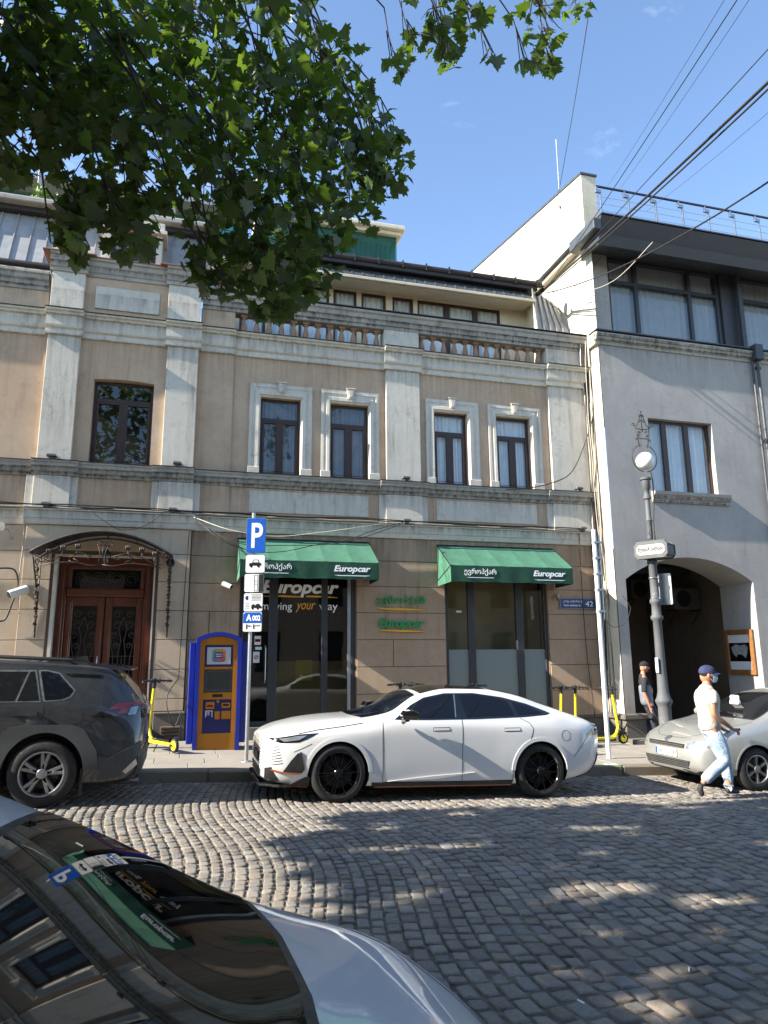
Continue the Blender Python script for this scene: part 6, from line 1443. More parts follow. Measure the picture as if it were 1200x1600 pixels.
D([(-.60, 1.0), (-.52, 1.04), (-.34, 1.155), (-.16, 1.165), (-.04, 1.13), (-.10, 1.05), (-.30, 1.0), (-.45, .985)], 'tail_light', 'gloss_black', off=.012, depth=.02, res=.03, sides=(-1, 1))
D([(-.42, 1.07), (-.34, 1.145), (-.12, 1.155), (-.06, 1.13), (-.18, 1.12), (-.22, 1.035), (-.33, 1.015), (-.28, 1.08)], 'tail_light_lens', 'red_lens', off=.020, depth=.01, res=.02, sides=(-1, 1))
D([(-.18, 1.10), (-.10, 1.11), (-.12, 1.02), (-.20, 1.01)], 'tail_light_lens', 'clear_lens', off=.020, depth=.01, res=.02, sides=(-1, 1))
D([(-.75, .98), (.75, .98), (.72, 1.08), (-.72, 1.08)], 'tailgate_strip', 'gloss_black', 'x', off=.01, res=.05, sides=(1,))
k = MB(); k.box(-.66, -.62, -.90, -.80, .12, .42, .006); k.build('mud_flap', 'black_plastic', suv, local=True)
k = MB(); k.tube([(-.16, -.55, .24), (-.02, -.55, .23)], .03, 10); k.build('exhaust_tip', 'steel', suv, local=True)
mirror(suv, -2.95, -.93, 1.12, -1, 'paint_grey', 1.2)
for wx in WX: wheel(suv, wx, -.815, .372, .245, 'silver5', width=.235); wheel(suv, wx, .815, .372, .245, 'silver5', 1, width=.235)

# ---- silver hatchback behind the walking man, and the near one ----
def hatch(parent, paint, near=False):
    st = [.37, .42, .53, .70, .97,  1.20, 1.55, 2.0, 2.5, 3.0, 3.6, 4.0, 4.25, 4.38, 4.45] if near else [0, .10, .28, .55, .93, 1.20, 1.55, 2.0, 2.5, 3.0, 3.6, 4.0, 4.25, 4.38, 4.45]
    ln = [
     ([.30, .50, .62, .66, .68, .70, .72, .72, .72, .72, .70, .68, .64, .58, .46], [.24, .20, .18, .17, .17, .17, .17, .17, .17, .17, .18, .2, .24, .28, .34]),
     ([.50, .66, .76, .80, .82, .83, .83, .83, .83, .83, .83, .80, .76, .70, .60], [.30, .26, .24, .22, .22, .21, .21, .21, .21, .21, .22, .24, .30, .36, .42]),
     ([.55, .70, .80, .84, .86, .86, .86, .86, .86, .86, .86, .84, .80, .75, .66], [.42, .40, .38, .38, .38, .38, .38, .38, .38, .38, .40, .42, .46, .50, .52]),
     ([.54, .70, .80, .845, .863, .863, .863, .863, .863, .863, .86, .84, .80, .76, .68], [.54, .55, .57, .58, .59, .60, .61, .62, .63, .64, .66, .68, .70, .70, .70]),
     ([.48, .64, .765, .82, .84, .845, .85, .85, .85, .85, .84, .81, .77, .73, .66], [.61, .65, .70, .75, .79, .82, .85, .87, .88, .89, .91, .93, .94, .92, .88]),
     ([.42, .58, .70, .77, .80, .815, .82, .82, .82, .815, .79, .75, .71, .67, .60], [.63, .68, .75, .82, .88, .92, .955, .97, .985, 1.0, 1.02, 1.04, 1.05, 1.03, .98]),
     ([.34, .48, .60, .68, .72, .725, .69, .64, .60, .60, .60, .60, .60, .58, .52], [.64, .70, .78, .87, .945, 1.02, 1.18, 1.34, 1.41, 1.41, 1.34, 1.24, 1.15, 1.09, 1.02]),
     ([.18, .26, .34, .42, .46, .48, .50, .50, .48, .47, .46, .46, .46, .44, .40], [.645, .705, .79, .885, .975, 1.055, 1.225, 1.395, 1.465, 1.465, 1.39, 1.28, 1.18, 1.11, 1.03]),
     ([0]*15, [.65, .71, .795, .895, .985, 1.07, 1.24, 1.41, 1.485, 1.485, 1.41, 1.30, 1.19, 1.115, 1.035])]
    WX = (.93, 3.63); AZ = .31
    res, bv = loft_body(st, ln, WX, .355, arch_z=AZ)
    body_obj(res, 'body', [paint, 'black_plastic'], parent, WX, .355, AZ)
    D = lambda poly, name, mat, axis='y', **k: decal(parent, bv, poly, axis, name, mat, **k)
    D([(1.08, -.66), (1.02, -.35), (1.0, 0), (1.02, .35), (1.08, .66), (1.55, .63), (1.92, .55), (1.98, 0), (1.92, -.55), (1.55, -.63)] if not near else [(1.09, -.65), (1.03, -.35), (1.01, 0), (1.03, .35), (1.09, .65), (1.40, .64), (1.68, .60), (1.73, 0), (1.68, -.60), (1.40, -.64)], 'windscreen_seal', 'black_plastic', 'z', off=.002, res=.05)
    if near: D([(1.12, -.63), (1.06, -.33), (1.04, 0), (1.06, .33), (1.12, .63), (1.40, .62), (1.66, .58), (1.70, 0), (1.66, -.58), (1.40, -.62)], 'windscreen', 'windscreen_near', 'z', off=.006, res=.04, fit=.004, depth=.03)
    else: D([(1.12, -.62), (1.06, -.33), (1.04, 0), (1.06, .33), (1.12, .62), (1.55, .595), (1.88, .52), (1.93, 0), (1.88, -.52), (1.55, -.595)], 'windscreen', 'car_glass', 'z', off=.006, res=.04)
    for dlo in ([(1.35, .985), (1.62, 1.13), (1.86, 1.24), (2.10, 1.32), (2.42, 1.365), (2.46, 1.0)], [(2.52, 1.0), (2.50, 1.37), (2.9, 1.37), (3.26, 1.30), (3.32, 1.03)], [(3.38, 1.04), (3.33, 1.29), (3.66, 1.18), (3.72, 1.08)]):
        D(dlo, 'side_window', 'car_glass_dark', off=.005, sides=(-1, 1))
    for pth in ([(1.32, .94), (1.26, .7), (1.30, .4), (1.36, .25)], [(2.49, .99), (2.49, .25)]): D(ribbon(pth, .008), 'shut_line', 'black_plastic', off=.0012, depth=.004, sides=(-1, 1))
    # bonnet shut line in plan, headlights, grille
    nx = (lambda x: .37+x*.6) if near else (lambda x: x)
    D(ribbon([(nx(x_), y_) for x_, y_ in [(1.02, -.70), (.7, -.66), (.4, -.58), (.2, -.46), (.10, -.3), (.075, 0), (.10, .3), (.2, .46), (.4, .58), (.7, .66), (1.02, .70)]], .007), 'bonnet_line', 'black_plastic', 'z', off=.001, depth=.004, res=.04)
    if near: D = lambda *a, **k: None
    D([(.155, .60), (.22, .70), (.46, .80), (.52, .80), (.42, .70), (.30, .60)], 'headlight', 'clear_lens', off=.006, res=.03, sides=(-1, 1))
    D([(-.42, .56), (.42, .56), (.44, .625), (-.44, .625)], 'upper_grille', 'black_plastic', 'x', off=.004, res=.04); D([(-.50, .28), (.50, .28), (.54, .39), (-.54, .39)], 'lower_grille', 'black_plastic', 'x', off=.004, res=.04)
    for z in (.575, .60): D(ribbon([(-.42, z), (0, z-.004), (.42, z)], .009), 'grille_bar', 'alloy_dull', 'x', off=.012, depth=.01, res=.05)
    for z in (.30, .325, .35, .375): D(ribbon([(-.5, z), (0, z), (.5, z)], .006), 'grille_bar', 'alloy_dull', 'x', off=.010, depth=.008, res=.05)
    D([(-.60, .58), (-.46, .56), (-.47, .64), (-.56, .68)], 'headlight', 'clear_lens', 'x', off=.005, res=.03); D([(.60, .58), (.46, .56), (.47, .64), (.56, .68)], 'headlight', 'clear_lens', 'x', off=.005, res=.03)
    D(ribbon([(-.06+.055*math.cos(t)+.06, .672+.035*math.sin(t)) for t in [i*.35 for i in range(19)]], .008), 'front_emblem', 'steel', 'x', off=.010, depth=.008, res=.02); D(ribbon([(.022*math.cos(t), .672+.033*math.sin(t)) for t in [i*.35 for i in range(19)]], .007), 'front_emblem', 'steel', 'x', off=.011, depth=.008, res=.02)
    D(ribbon([(-.035, .69), (0, .694), (.035, .69)], .007), 'front_emblem', 'steel', 'x', off=.011, depth=.008, res=.02)
    for wx in WX:
        wheel(parent, wx, -.75, .312, .205, 'silver6', width=.19); wheel(parent, wx, .75, .312, .205, 'silver6', 1, width=.19)
        D(band(wx, AZ, .35, .372, 0, 180), 'arch_lip', paint, off=.006, depth=.02, res=.04, sides=(-1, 1))
    if near: return bv
    for s_ in (-1, 1): mirror(parent, 1.42, s_*.86, 1.0, s_, paint)
    k = MB(); k.tube([(1.12, -.55, .995), (1.10, -.1, 1.085)], .008, 6); k.tube([(1.10, .02, 1.09), (1.12, .5, 1.01)], .008, 6); k.build('wiper', 'black_plastic', parent, local=True)
    return bv
pr_ = car_root('parked_car', 'silver hatchback parked at the right edge behind the walking man', 7.36, 10.12)
hatch(pr_, 'paint_silver'); plate_obj(pr_, -.012, .0, .42, .50, .112, 'SW-111-LA')
k = MB(); k.box(1.30, 1.36, -.12, .08, 1.20, 1.26, .01); k.box(1.45, 1.5, .05, .25, 1.22, 1.34, .02); k.build('mirror_tag', 'sign_white', pr_, local=True)
nr_ = thing('parked_car', 'silver car close to the camera with the street mirrored in its windscreen', 'car', (1.27, 1.68, g(1.27)), (0, -SL, math.pi))
hatch(nr_, 'paint_silver_near', True)
# ---------------------------------------------------------------- people
def skin_mesh(name, pts, edges, mat, parent, root=0, sub=2, world=True, flat=False):
    """pts: (x,y,z,rx[,ry]); a continuous skinned surface"""
    me = bpy.data.meshes.new('tmp'); me.from_pydata([p[:3] for p in pts], edges, []); o = bpy.data.objects.new('tmp', me); COL.objects.link(o)
    md = o.modifiers.new('skin', 'SKIN'); md.use_smooth_shade = True; md.branch_smoothing = .4
    if not me.skin_vertices: bpy.context.view_layer.objects.active = o
    sv = me.skin_vertices[0].data if me.skin_vertices else None
    if sv is None:
        bm = bmesh.new(); bm.from_mesh(me); bm.verts.layers.skin.verify(); bm.to_mesh(me); bm.free(); sv = me.skin_vertices[0].data
    for i, p in enumerate(pts): sv[i].radius = (p[3], p[4] if len(p) > 4 else p[3]); sv[i].use_root = (i == root)
    s = o.modifiers.new('sub', 'SUBSURF'); s.levels = sub; s.render_levels = sub
    dg = bpy.context.evaluated_depsgraph_get(); dg.update(); r = bpy.data.meshes.new_from_object(o.evaluated_get(dg)); bpy.data.objects.remove(o)
    r.name = name; r.materials.clear(); r.materials.append(M[mat]); r.polygons.foreach_set('use_smooth', [True]*len(r.polygons))
    if parent is not None:
        im = wm(parent).inverted(); r.transform(im)
    q = bpy.data.objects.new(name, r); COL.objects.link(q); q.parent = parent; return q
def chain(pts): return [(i, i+1) for i in range(len(pts)-1)]
class Fig:
    """points given from above the feet: forward f, side s (towards the camera), height z, in a frame facing ang"""
    def __init__(s, x, y, z, ang, sc_=1): s.o = Vector((x, y, z)); s.f = Vector((math.cos(ang), math.sin(ang), 0)); s.r = Vector((math.sin(ang), -math.cos(ang), 0)); s.k = sc_
    def p(s, f, r, z, *rad): v = s.o+(s.f*f+s.r*r+Vector((0, 0, z)))*s.k; return (v.x, v.y, v.z)+tuple(q*s.k for q in rad)
def hand(fig, wrist, dirn, name_parent_pts, edges, side=1, curl=.6, sz=1.0):
    """palm, four fingers and a thumb appended to the body skeleton"""
    w_ = Vector(wrist); d = Vector(dirn).normalized(); up = Vector((0, 0, 1)); sp = d.cross(up).normalized() if abs(d.z) < .95 else Vector((0, 1, 0)); dn = d.cross(sp).normalized()
    base = len(name_parent_pts)-1
    palm = w_+d*.055*sz; name_parent_pts.append(tuple(palm)+(.026*sz, .019*sz)); edges.append((base, len(name_parent_pts)-1)); pi_ = len(name_parent_pts)-1
    for k_, (off, ln) in enumerate(((-.026, .065), (-.009, .075), (.009, .07), (.026, .055))):
        a = palm+sp*off*sz*.8+d*.03*sz; b_ = a+(d*(1-curl*.3)+dn*curl*.5).normalized()*ln*.5*sz; c = b_+(d*(1-curl)+dn*curl).normalized()*ln*.5*sz
        i0 = len(name_parent_pts); name_parent_pts += [tuple(a)+(.0095*sz,), tuple(b_)+(.0085*sz,), tuple(c)+(.0065*sz,)]; edges += [(pi_, i0), (i0, i0+1), (i0+1, i0+2)]
    a = palm-sp*.03*sz-d*.01*sz; b_ = a+(d*.8-sp*.5+dn*.3).normalized()*.03*sz; i0 = len(name_parent_pts); name_parent_pts += [tuple(a)+(.011*sz,), tuple(b_)+(.009*sz,)]; edges += [(pi_, i0), (i0, i0+1)]
def head(fig, f, r, z, face_dir=0, sz=1.0):
    """head lattice as mesh: skull, jaw, nose, ears, brow; returns MB in world coordinates"""
    k = MB(); c = Vector(fig.p(f, r, z)); ca, sa = math.cos(face_dir), math.sin(face_dir); F_ = fig.f*ca+fig.r*sa; S_ = fig.r*ca-fig.f*sa; U_ = Vector((0, 0, 1))
    nu, nv = 28, 22; vs = []
    for j in range(nv+1):
        ph = math.pi*j/nv
        for i in range(nu):
            th = 2*math.pi*i/nu; x = math.cos(th)*math.sin(ph); y = math.sin(th)*math.sin(ph); zz = math.cos(ph)
            rx, ry, rz_ = .098, .076, .118
            X = x*rx; Y = y*ry; Z = zz*rz_
            if zz < 0: X = X*(1-.16*zz*zz)+(.012 if x > 0 else -.022)*(-zz); Y *= 1-.34*zz*zz      # jaw and nape
            if x > .35:
                nose = math.exp(-((y/.16)**2+((zz+.10)/.20)**2)); X += .026*nose
                brow = math.exp(-((zz-.18)/.09)**2)*math.exp(-(y/.5)**2); X += .006*brow
                eye = math.exp(-(((abs(y)-.34)/.13)**2+((zz-.06)/.09)**2)); X -= .010*eye
                lip = math.exp(-((y/.25)**2+((zz+.46)/.07)**2)); X += .008*lip
                chin = math.exp(-((y/.3)**2+((zz+.80)/.16)**2)); X += .012*chin
            vs.append(c+(F_*X+S_*Y+U_*Z)*fig.k*sz)
    fs = [(j*nu+i, j*nu+(i+1) % nu, (j+1)*nu+(i+1) % nu, (j+1)*nu+i) for j in range(nv) for i in range(nu)]
    k.add(vs, fs)
    for s_ in (-1, 1):
        e = c+(S_*s_*.078-F_*.006-U_*.008)*fig.k*sz; v2, f2 = _ball((0, 0, 0), 1, 10, 8, (1, 1, 1)); k.add([e+(F_*v.x*.018+S_*v.y*.010+U_*v.z*.032)*fig.k*sz for v in v2], f2)
    return k, c, F_, S_, U_
def shoe(fig_pts, parent, mat='shoe'):
    return skin_mesh('shoe', fig_pts, chain(fig_pts), mat, parent)
def denim(name, col, hi):
    m, nt, b = base_mat(name, col, .85); p = pos(nt, True); c = mix(nt, ramp(nt, noise(nt, p, 4, 5, .6), .4, .62), col, hi); nt.links.new(c, b.inputs['Base Color'])
    h = math_(nt, 'ADD', noise(nt, p, 9, 5, .6, 1.2), math_(nt, 'MULTIPLY', noise(nt, p, 160, 2), .15)); bump(nt, b, h, .9, .03)
denim('jeans_light', S(128, 150, 172), S(190, 206, 218)); denim('jeans_dark', S(34, 38, 46), S(54, 58, 66)); denim('shirt_cream', S(196, 184, 168), S(208, 198, 184)); denim('shirt_dark', S(34, 35, 38), S(44, 45, 48)); denim('shirt_grey', S(104, 108, 118), S(122, 126, 136)); denim('cap_navy', S(34, 44, 78), S(44, 56, 94)); denim('cap_black', S(18, 18, 20), S(28, 28, 30))
plain('mask_blue', S(190, 212, 214), .8, var=.05); plain('shoe', S(40, 39, 40), .7, var=.3, scale=20); plain('shoe_sole', S(92, 88, 84), .7); plain('hair', S(30, 24, 20), .9)
def cap(parent, c, F_, S_, U_, k_, mat, tilt=.05):
    k = MB(); n = 24; vs = []; fs = []
    for j in range(9):
        ph = (math.pi/2)*j/8
        for i in range(n): th = 2*math.pi*i/n; vs.append(c+(F_*(.108*math.cos(th)*math.cos(ph)-.004)+S_*(.087*math.sin(th)*math.cos(ph))+U_*(.036+.098*math.sin(ph)**.9 if j else .028+.0*i))*k_)
    for j in range(8):
        for i in range(n): fs.append((j*n+i, j*n+(i+1) % n, (j+1)*n+(i+1) % n, (j+1)*n+i))
    k.add(vs, fs); o = k.build('cap', mat, parent, smooth=True)
    k = MB(); m_ = 10
    def br(u, v): a = (u-.5)*2; r0 = .10+.085*v*math.sqrt(max(0, 1-.75*a*a)); return c+(F_*(.085*math.sqrt(max(0, 1-a*a*.8))+.085*v*math.sqrt(max(0, 1-.8*a*a)))+S_*(a*.075)+U_*(.040-.022*v-.02*a*a))*k_
    k.grid(br, m_, 5); k.grid(lambda u, v: br(u, v)-U_*.006, m_, 5, True); k.build('cap_peak', mat, o, smooth=True)
# walking man
MX, MY = 7.24, 8.93
f = Fig(MX, MY, g(MX), 0.0, 1.0)
man = thing('person', 'man in navy cap, face mask, cream t-shirt and light jeans walking with a phone', 'person', (MX, MY, g(MX)))
# landmarks (f forward, r towards camera)
hipz, shz = .92, 1.47
B = [f.p(0, 0, .98, .10, .085), f.p(.0, 0, 1.12, .11, .10), f.p(.01, 0, 1.30, .15, .115), f.p(.0, 0, 1.44, .14, .10), f.p(.02, 0, 1.535, .062, .062), f.p(.035, 0, 1.60, .058, .06)]
E_ = chain(B)
def limb(P_, start): i0 = len(B); B.extend(P_); E_.append((start, i0)); E_.extend([(i0+k, i0+k+1) for k in range(len(P_)-1)])
near_leg = [f.p(.0, .09, .90, .06), f.p(.08, .10, .70, .055), f.p(.14, .10, .50, .05), f.p(-.03, .10, .39, .056), f.p(-.21, .10, .27, .044), f.p(-.285, .10, .205, .036)]
far_leg = [f.p(.04, -.09, .90, .06), f.p(.16, -.09, .70, .055), f.p(.26, -.08, .50, .05), f.p(.30, -.08, .30, .052), f.p(.295, -.08, .13, .038), f.p(.295, -.08, .08, .036)]
limb(near_leg, 0); limb(far_leg, 0)
near_arm = [f.p(-.03, .165, 1.41, .062), f.p(-.075, .205, 1.26, .05), f.p(-.09, .22, 1.13, .043), f.p(.05, .22, 1.035, .040), f.p(.19, .19, .955, .030), f.p(.235, .175, .925, .025, .03)]
limb(near_arm, 3); hand(f, near_arm[-1][:3], f.f*.9+Vector((0, 0, -.35)), B, E_, curl=.75)
far_arm = [f.p(.03, -.165, 1.41, .06), f.p(.07, -.20, 1.20, .048), f.p(.10, -.20, 1.08, .042), f.p(.22, -.14, .97, .036), f.p(.29, -.06, .89, .026, .03)]
limb(far_arm, 3); hand(f, far_arm[-1][:3], f.f*.9+Vector((0, 0, -.3)), B, E_, curl=.75)
skin_mesh('body', B, E_, 'skin', man)
hk, c, F_, S_, U_ = head(f, .055, 0, 1.662, face_dir=.42, sz=1.06); hd = hk.build('head', 'skin', man, smooth=True)
cap(man, c, F_, S_, U_, 1.06, 'cap_navy')
k = MB(); n = 24; vs = []; fs = []
for j in range(7):
    ph = -.05-.62*j/6
    for i in range(n//2+1): th = -math.pi*.62+2*math.pi*.62*i/(n//2); vs.append(c+F_*(-.010+.102*math.cos(th)*math.cos(ph) if False else -.006-.103*abs(math.cos(th*.8))*math.cos(ph))+S_*(.081*math.sin(th))*math.cos(ph)+U_*(.03+.11*math.sin(ph)))
for j in range(6):
    for i in range(n//2): fs.append((j*(n//2+1)+i, j*(n//2+1)+i+1, (j+1)*(n//2+1)+i+1, (j+1)*(n//2+1)+i))
k.add(vs, fs); k.build('hair', 'hair', man, smooth=True)
k = MB()
def mk(u, v): a = (u-.5)*2*1.15; zz = .012-.115*v; b_ = math.sin(math.pi*min(1, max(0, v*.85+.1))); return c+F_*((.100+.030*b_*(1-.5*abs(a)**2))*math.cos(a*.95)+.004)+S_*((.084-.012*v)*math.sin(a))+U_*(zz)
k.grid(mk, 16, 10); k.grid(lambda u, v: mk(u, v)-F_*.004, 16, 10, True); m_ = k.build('face_mask', 'mask_blue', man, smooth=True)
k = MB()
for s_ in (-1, 1):
    k.tube([mk(.5+.5*s_, .1), c+S_*s_*.084-F_*.012+U_*.004], .0025, 5); k.tube([mk(.5+.5*s_, .9), c+S_*s_*.084-F_*.012-U_*.015], .0025, 5)
k.build('mask_loop', 'sign_white', m_)
T_ = [f.p(.01, 0, .86, .178, .150), f.p(.01, 0, 1.0, .170, .142), f.p(.01, 0, 1.16, .172, .142), f.p(.01, 0, 1.34, .180, .140), f.p(.005, 0, 1.465, .140, .105), f.p(.02, 0, 1.54, .078, .074)]
TE = chain(T_)
for arm, s_ in ((near_arm, 3), (far_arm, 3)):
    a, b_ = Vector(arm[0][:3]), Vector(arm[1][:3]); i0 = len(T_); T_ += [tuple(a)+(.088,), tuple(a.lerp(b_, .6))+(.080,), tuple(a.lerp(b_, 1.1))+(.080,)]; TE += [(s_, i0), (i0, i0+1), (i0+1, i0+2)]
skin_mesh('t_shirt', T_, TE, 'shirt_cream', man)
J = [f.p(0, 0, 1.02, .155, .135), f.p(.0, 0, .90, .165, .14)]; JE = [(0, 1)]
for leg, wid in ((near_leg, 1), (far_leg, 1)):
    i0 = len(J); r_ = [.108, .108, .092, .086, .078, .072]
    for q, rr_ in zip(leg, r_): J.append(tuple(q[:3])+(rr_,))
    JE += [(1, i0)]+[(i0+i, i0+i+1) for i in range(len(leg)-1)]
J[-1] = f.p(.295, -.08, .135, .066); J[7] = f.p(-.255, .10, .24, .062)
skin_mesh('jeans', J, JE, 'jeans_light', man, root=0)
shoe([f.p(-.285, .10, .21, .034), f.p(-.325, .10, .165, .040), f.p(-.315, .10, .10, .042, .04), f.p(-.285, .10, .045, .030, .04)], man); shoe([f.p(.28, -.08, .10, .036), f.p(.265, -.08, .05, .042), f.p(.36, -.08, .045, .04, .035), f.p(.47, -.08, .035, .032, .028)], man)
k = MB(); q = Vector(f.p(.33, .15, .88)); k.box(q.x-.04, q.x+.04, q.y-.035, q.y+.035, q.z-.008+.02, q.z+.05, .006); tag(k.build('phone', 'gloss_black'), 'black phone held in the right hand of the walking man', 'phone')
k = MB(); q = Vector(f.p(.34, -.02, .84)); k.add([q+Vector((-.08, -.06, -.05)), q+Vector((.09, -.05, .03)), q+Vector((.09, .07, .05)), q+Vector((-.07, .06, -.02)), q+Vector((-.08, -.06, -.054)), q+Vector((.09, -.05, .026)), q+Vector((.09, .07, .046)), q+Vector((-.07, .06, -.024))], [(0, 1, 2, 3), (7, 6, 5, 4), (0, 4, 5, 1), (1, 5, 6, 2)]); tag(k.build('folded_paper', 'counter_paper' if 'counter_paper' in M else 'sign_white'), 'folded pale paper in the far hand of the walking man', 'paper')
# man leaning in the arch
NX, NY = 9.93, 14.12
f = Fig(NX, NY, gp(NX), -.25, 1.0)
m2 = thing('person', 'man in black cap and two tone shirt leaning on the passage wall', 'person', (NX, NY, gp(NX)))
B = [f.p(-.04, 0, .93, .13, .11), f.p(-.05, 0, 1.10, .12, .10), f.p(-.07, 0, 1.28, .145, .11), f.p(-.09, 0, 1.42, .13, .10), f.p(-.08, 0, 1.51, .055), f.p(-.06, 0, 1.57, .052)]; E_ = chain(B)
nl = [f.p(-.03, .08, .88, .085), f.p(.08, .07, .68, .075), f.p(.16, .05, .48, .058), f.p(.26, .0, .26, .048), f.p(.33, -.03, .09, .036)]
fl = [f.p(-.03, -.08, .88, .085), f.p(.04, -.06, .68, .075), f.p(.08, -.04, .48, .058), f.p(.12, -.03, .26, .05), f.p(.14, -.03, .09, .036)]
limb(nl, 0); limb(fl, 0)
na = [f.p(-.12, .16, 1.38, .058), f.p(-.15, .20, 1.20, .048), f.p(-.16, .21, 1.08, .042), f.p(-.10, .22, .92, .036), f.p(-.06, .21, .80, .026, .03)]
fa = [f.p(-.04, -.16, 1.38, .058), f.p(.10, -.20, 1.22, .048), f.p(.16, -.20, 1.14, .042), f.p(.12, -.10, 1.08, .034), f.p(.06, -.02, 1.06, .026, .03)]
limb(na, 3); hand(f, na[-1][:3], Vector((.2, 0, -1)), B, E_, curl=.3); limb(fa, 3); hand(f, fa[-1][:3], -f.f*.8+Vector((0, 0, .1)), B, E_, curl=.6)
skin_mesh('body', B, E_, 'skin', m2)
hk, c, F_, S_, U_ = head(f, -.03, 0, 1.635, face_dir=-.1); hk.build('head', 'skin', m2, smooth=True); cap(m2, c, F_, S_, U_, 1.0, 'cap_black')
k = MB(); k.grid(lambda u, v: c+F_*((.100-.01*v)*math.cos((u-.5)*2.4)+.002)+S_*(.080*math.sin((u-.5)*2.4)*(1-.2*v))+U_*(-.05-.06*v), 14, 5); k.build('beard', 'hair', m2, smooth=True)
T_ = [f.p(-.06, 0, 1.18, .170, .142), f.p(-.08, 0, 1.36, .170, .135), f.p(-.09, 0, 1.45, .115, .095), f.p(-.08, 0, 1.50, .072)]; TE = chain(T_)
for arm in (na, fa):
    a, b_ = Vector(arm[0][:3]), Vector(arm[1][:3]); i0 = len(T_); T_ += [tuple(a)+(.074,), tuple(a.lerp(b_, .9))+(.066,), tuple(Vector(arm[2][:3]))+(.058,)]; TE += [(1, i0), (i0, i0+1), (i0+1, i0+2)]
skin_mesh('shirt_yoke', T_, TE, 'shirt_dark', m2)
T_ = [f.p(-.03, 0, .78, .175, .15), f.p(-.04, 0, .98, .170, .145), f.p(-.06, 0, 1.20, .170, .14), f.p(-.065, 0, 1.27, .155, .13)]; skin_mesh('shirt_body', T_, chain(T_), 'shirt_grey', m2)
J = [f.p(-.04, 0, .95, .138, .112), f.p(-.04, 0, .88, .145, .115)]; JE = [(0, 1)]
for leg in (nl, fl):
    i0 = len(J); J += [tuple(q[:3])+(rr_,) for q, rr_ in zip(leg, [.094, .086, .068, .06, .052])]; JE += [(1, i0)]+[(i0+i, i0+i+1) for i in range(4)]
skin_mesh('jeans', J, JE, 'jeans_dark', m2)
shoe([f.p(.33, -.03, .09, .036), f.p(.32, -.03, .05, .04), f.p(.41, -.03, .045, .04, .034), f.p(.49, -.03, .035, .03)], m2); shoe([f.p(.14, -.03, .09, .036), f.p(.12, -.03, .05, .04), f.p(.21, -.03, .045, .04, .034), f.p(.29, -.03, .035, .03)], m2)
# ---------------------------------------------------------------- scooters
def scooter(x, y, ang, label, lean=0.0, steer=0.0):
    z = gp(x); t = thing('electric_scooter', label, 'scooter', (x, y, z), (0, 0, ang), group='yellow electric scooters on the pavement')
    # local: +x front
    k = MB(); k.prism([(-.42, .115), (.22, .115), (.30, .15), (.30, .185), (.20, .175), (-.42, .165), (-.46, .14)], -.075, .075, 'y'); d = k.build('deck', 'yellow_paint', t, local=True); md = d.modifiers.new('bevel', 'BEVEL'); md.width = .012; md.segments = 2
    k = MB(); k.box(-.40, .20, -.065, .065, .1755, .182); k.build('deck_mat', 'black_plastic', d, local=True)
    k = MB(); k.tube([(.28, 0, .165), (.34, 0, .22), (.40, 0, .36)], [.038, .034, .03], 10); k.tube([(.40, 0, .34), (.375, 0, .50), (.30, 0, 1.05)], [.034, .030, .026], 12); k.build('stem', 'yellow_paint', t, local=True, smooth=True, auto=40)
    k = MB(); k.tube([(.305, 0, 1.03), (.29, 0, 1.14)], .034, 10); 
    k.tube([(.29, 0, 1.15), (.24, -.12, 1.16), (.20, -.25, 1.15)], .016, 8); k.tube([(.29, 0, 1.15), (.24, .12, 1.16), (.20, .25, 1.15)], .016, 8)
    for s_ in (-1, 1): k.tube([(.215, s_*.20, 1.155), (.19, s_*.28, 1.148)], .021, 8); k.tube([(.26, s_*.13, 1.15), (.31, s_*.19, 1.13)], .008, 5); k.box(.23, .29, s_*.07-.02, s_*.07+.02, 1.12, 1.19, .008)
    k.box(.26, .34, -.035, .035, 1.13, 1.20, .012); k.build('handlebar', 'black_plastic', t, local=True)
    k = MB(); k.tube([(.34, -.04, 1.0), (.43, -.045, .55), (.46, -.04, .28)], .006, 5); k.build('brake_cable', 'cable', t, local=True)
    for nm, wx in (('front', .50), ('rear', -.50)):
        k = MB(); 
        prof = [(.075, -.022), (.10, -.026), (.115, -.018), (.12, 0), (.115, .018), (.10, .026), (.075, .022)]; k.lathe(prof, (wx, 0, .122), 28, 'y'); w_ = k.build('wheel', 'rubber', t, local=True, smooth=True, auto=50)
        k = MB(); k.lathe([(.078, -.024), (.06, -.028), (.02, -.032), (.001, -.032)], (wx, 0, .122), 20, 'y'); k.lathe([(.078, .024), (.06, .028), (.02, .032), (.001, .032)], (wx, 0, .122), 20, 'y'); k.build('hub', 'yellow_paint', w_, local=True)
        k = MB(); N = 10; a0, a1 = (40, 150) if wx > 0 else (20, 140)
        k.grid(lambda u, v: (wx+.14*math.cos(R(a0+(a1-a0)*u)), -.04+.08*v, .122+.14*math.sin(R(a0+(a1-a0)*u))), N, 1); k.grid(lambda u, v: (wx+.135*math.cos(R(a0+(a1-a0)*u)), -.04+.08*v, .122+.135*math.sin(R(a0+(a1-a0)*u))), N, 1, True); k.build('mudguard', 'black_plastic', t, local=True, smooth=True)
    k = MB(); k.tube([(.40, -.04, .36), (.47, -.045, .25), (.50, -.045, .122)], .013, 6); k.tube([(.40, .04, .36), (.47, .045, .25), (.50, .045, .122)], .013, 6); k.tube([(.40, -.04, .36), (.40, .04, .36)], .02, 6); k.tube([(-.42, .05, .14), (-.50, .05, .122)], .013, 6); k.tube([(-.42, -.05, .14), (-.50, -.05, .122)], .013, 6); k.tube([(-.05, .07, .12), (-.10, .16, .005)], .010, 6); k.build('fork', 'black_metal', t, local=True)
    return t
scooter(8.60, 13.9, .05, 'yellow scooter standing between the white pole and the grey arch')
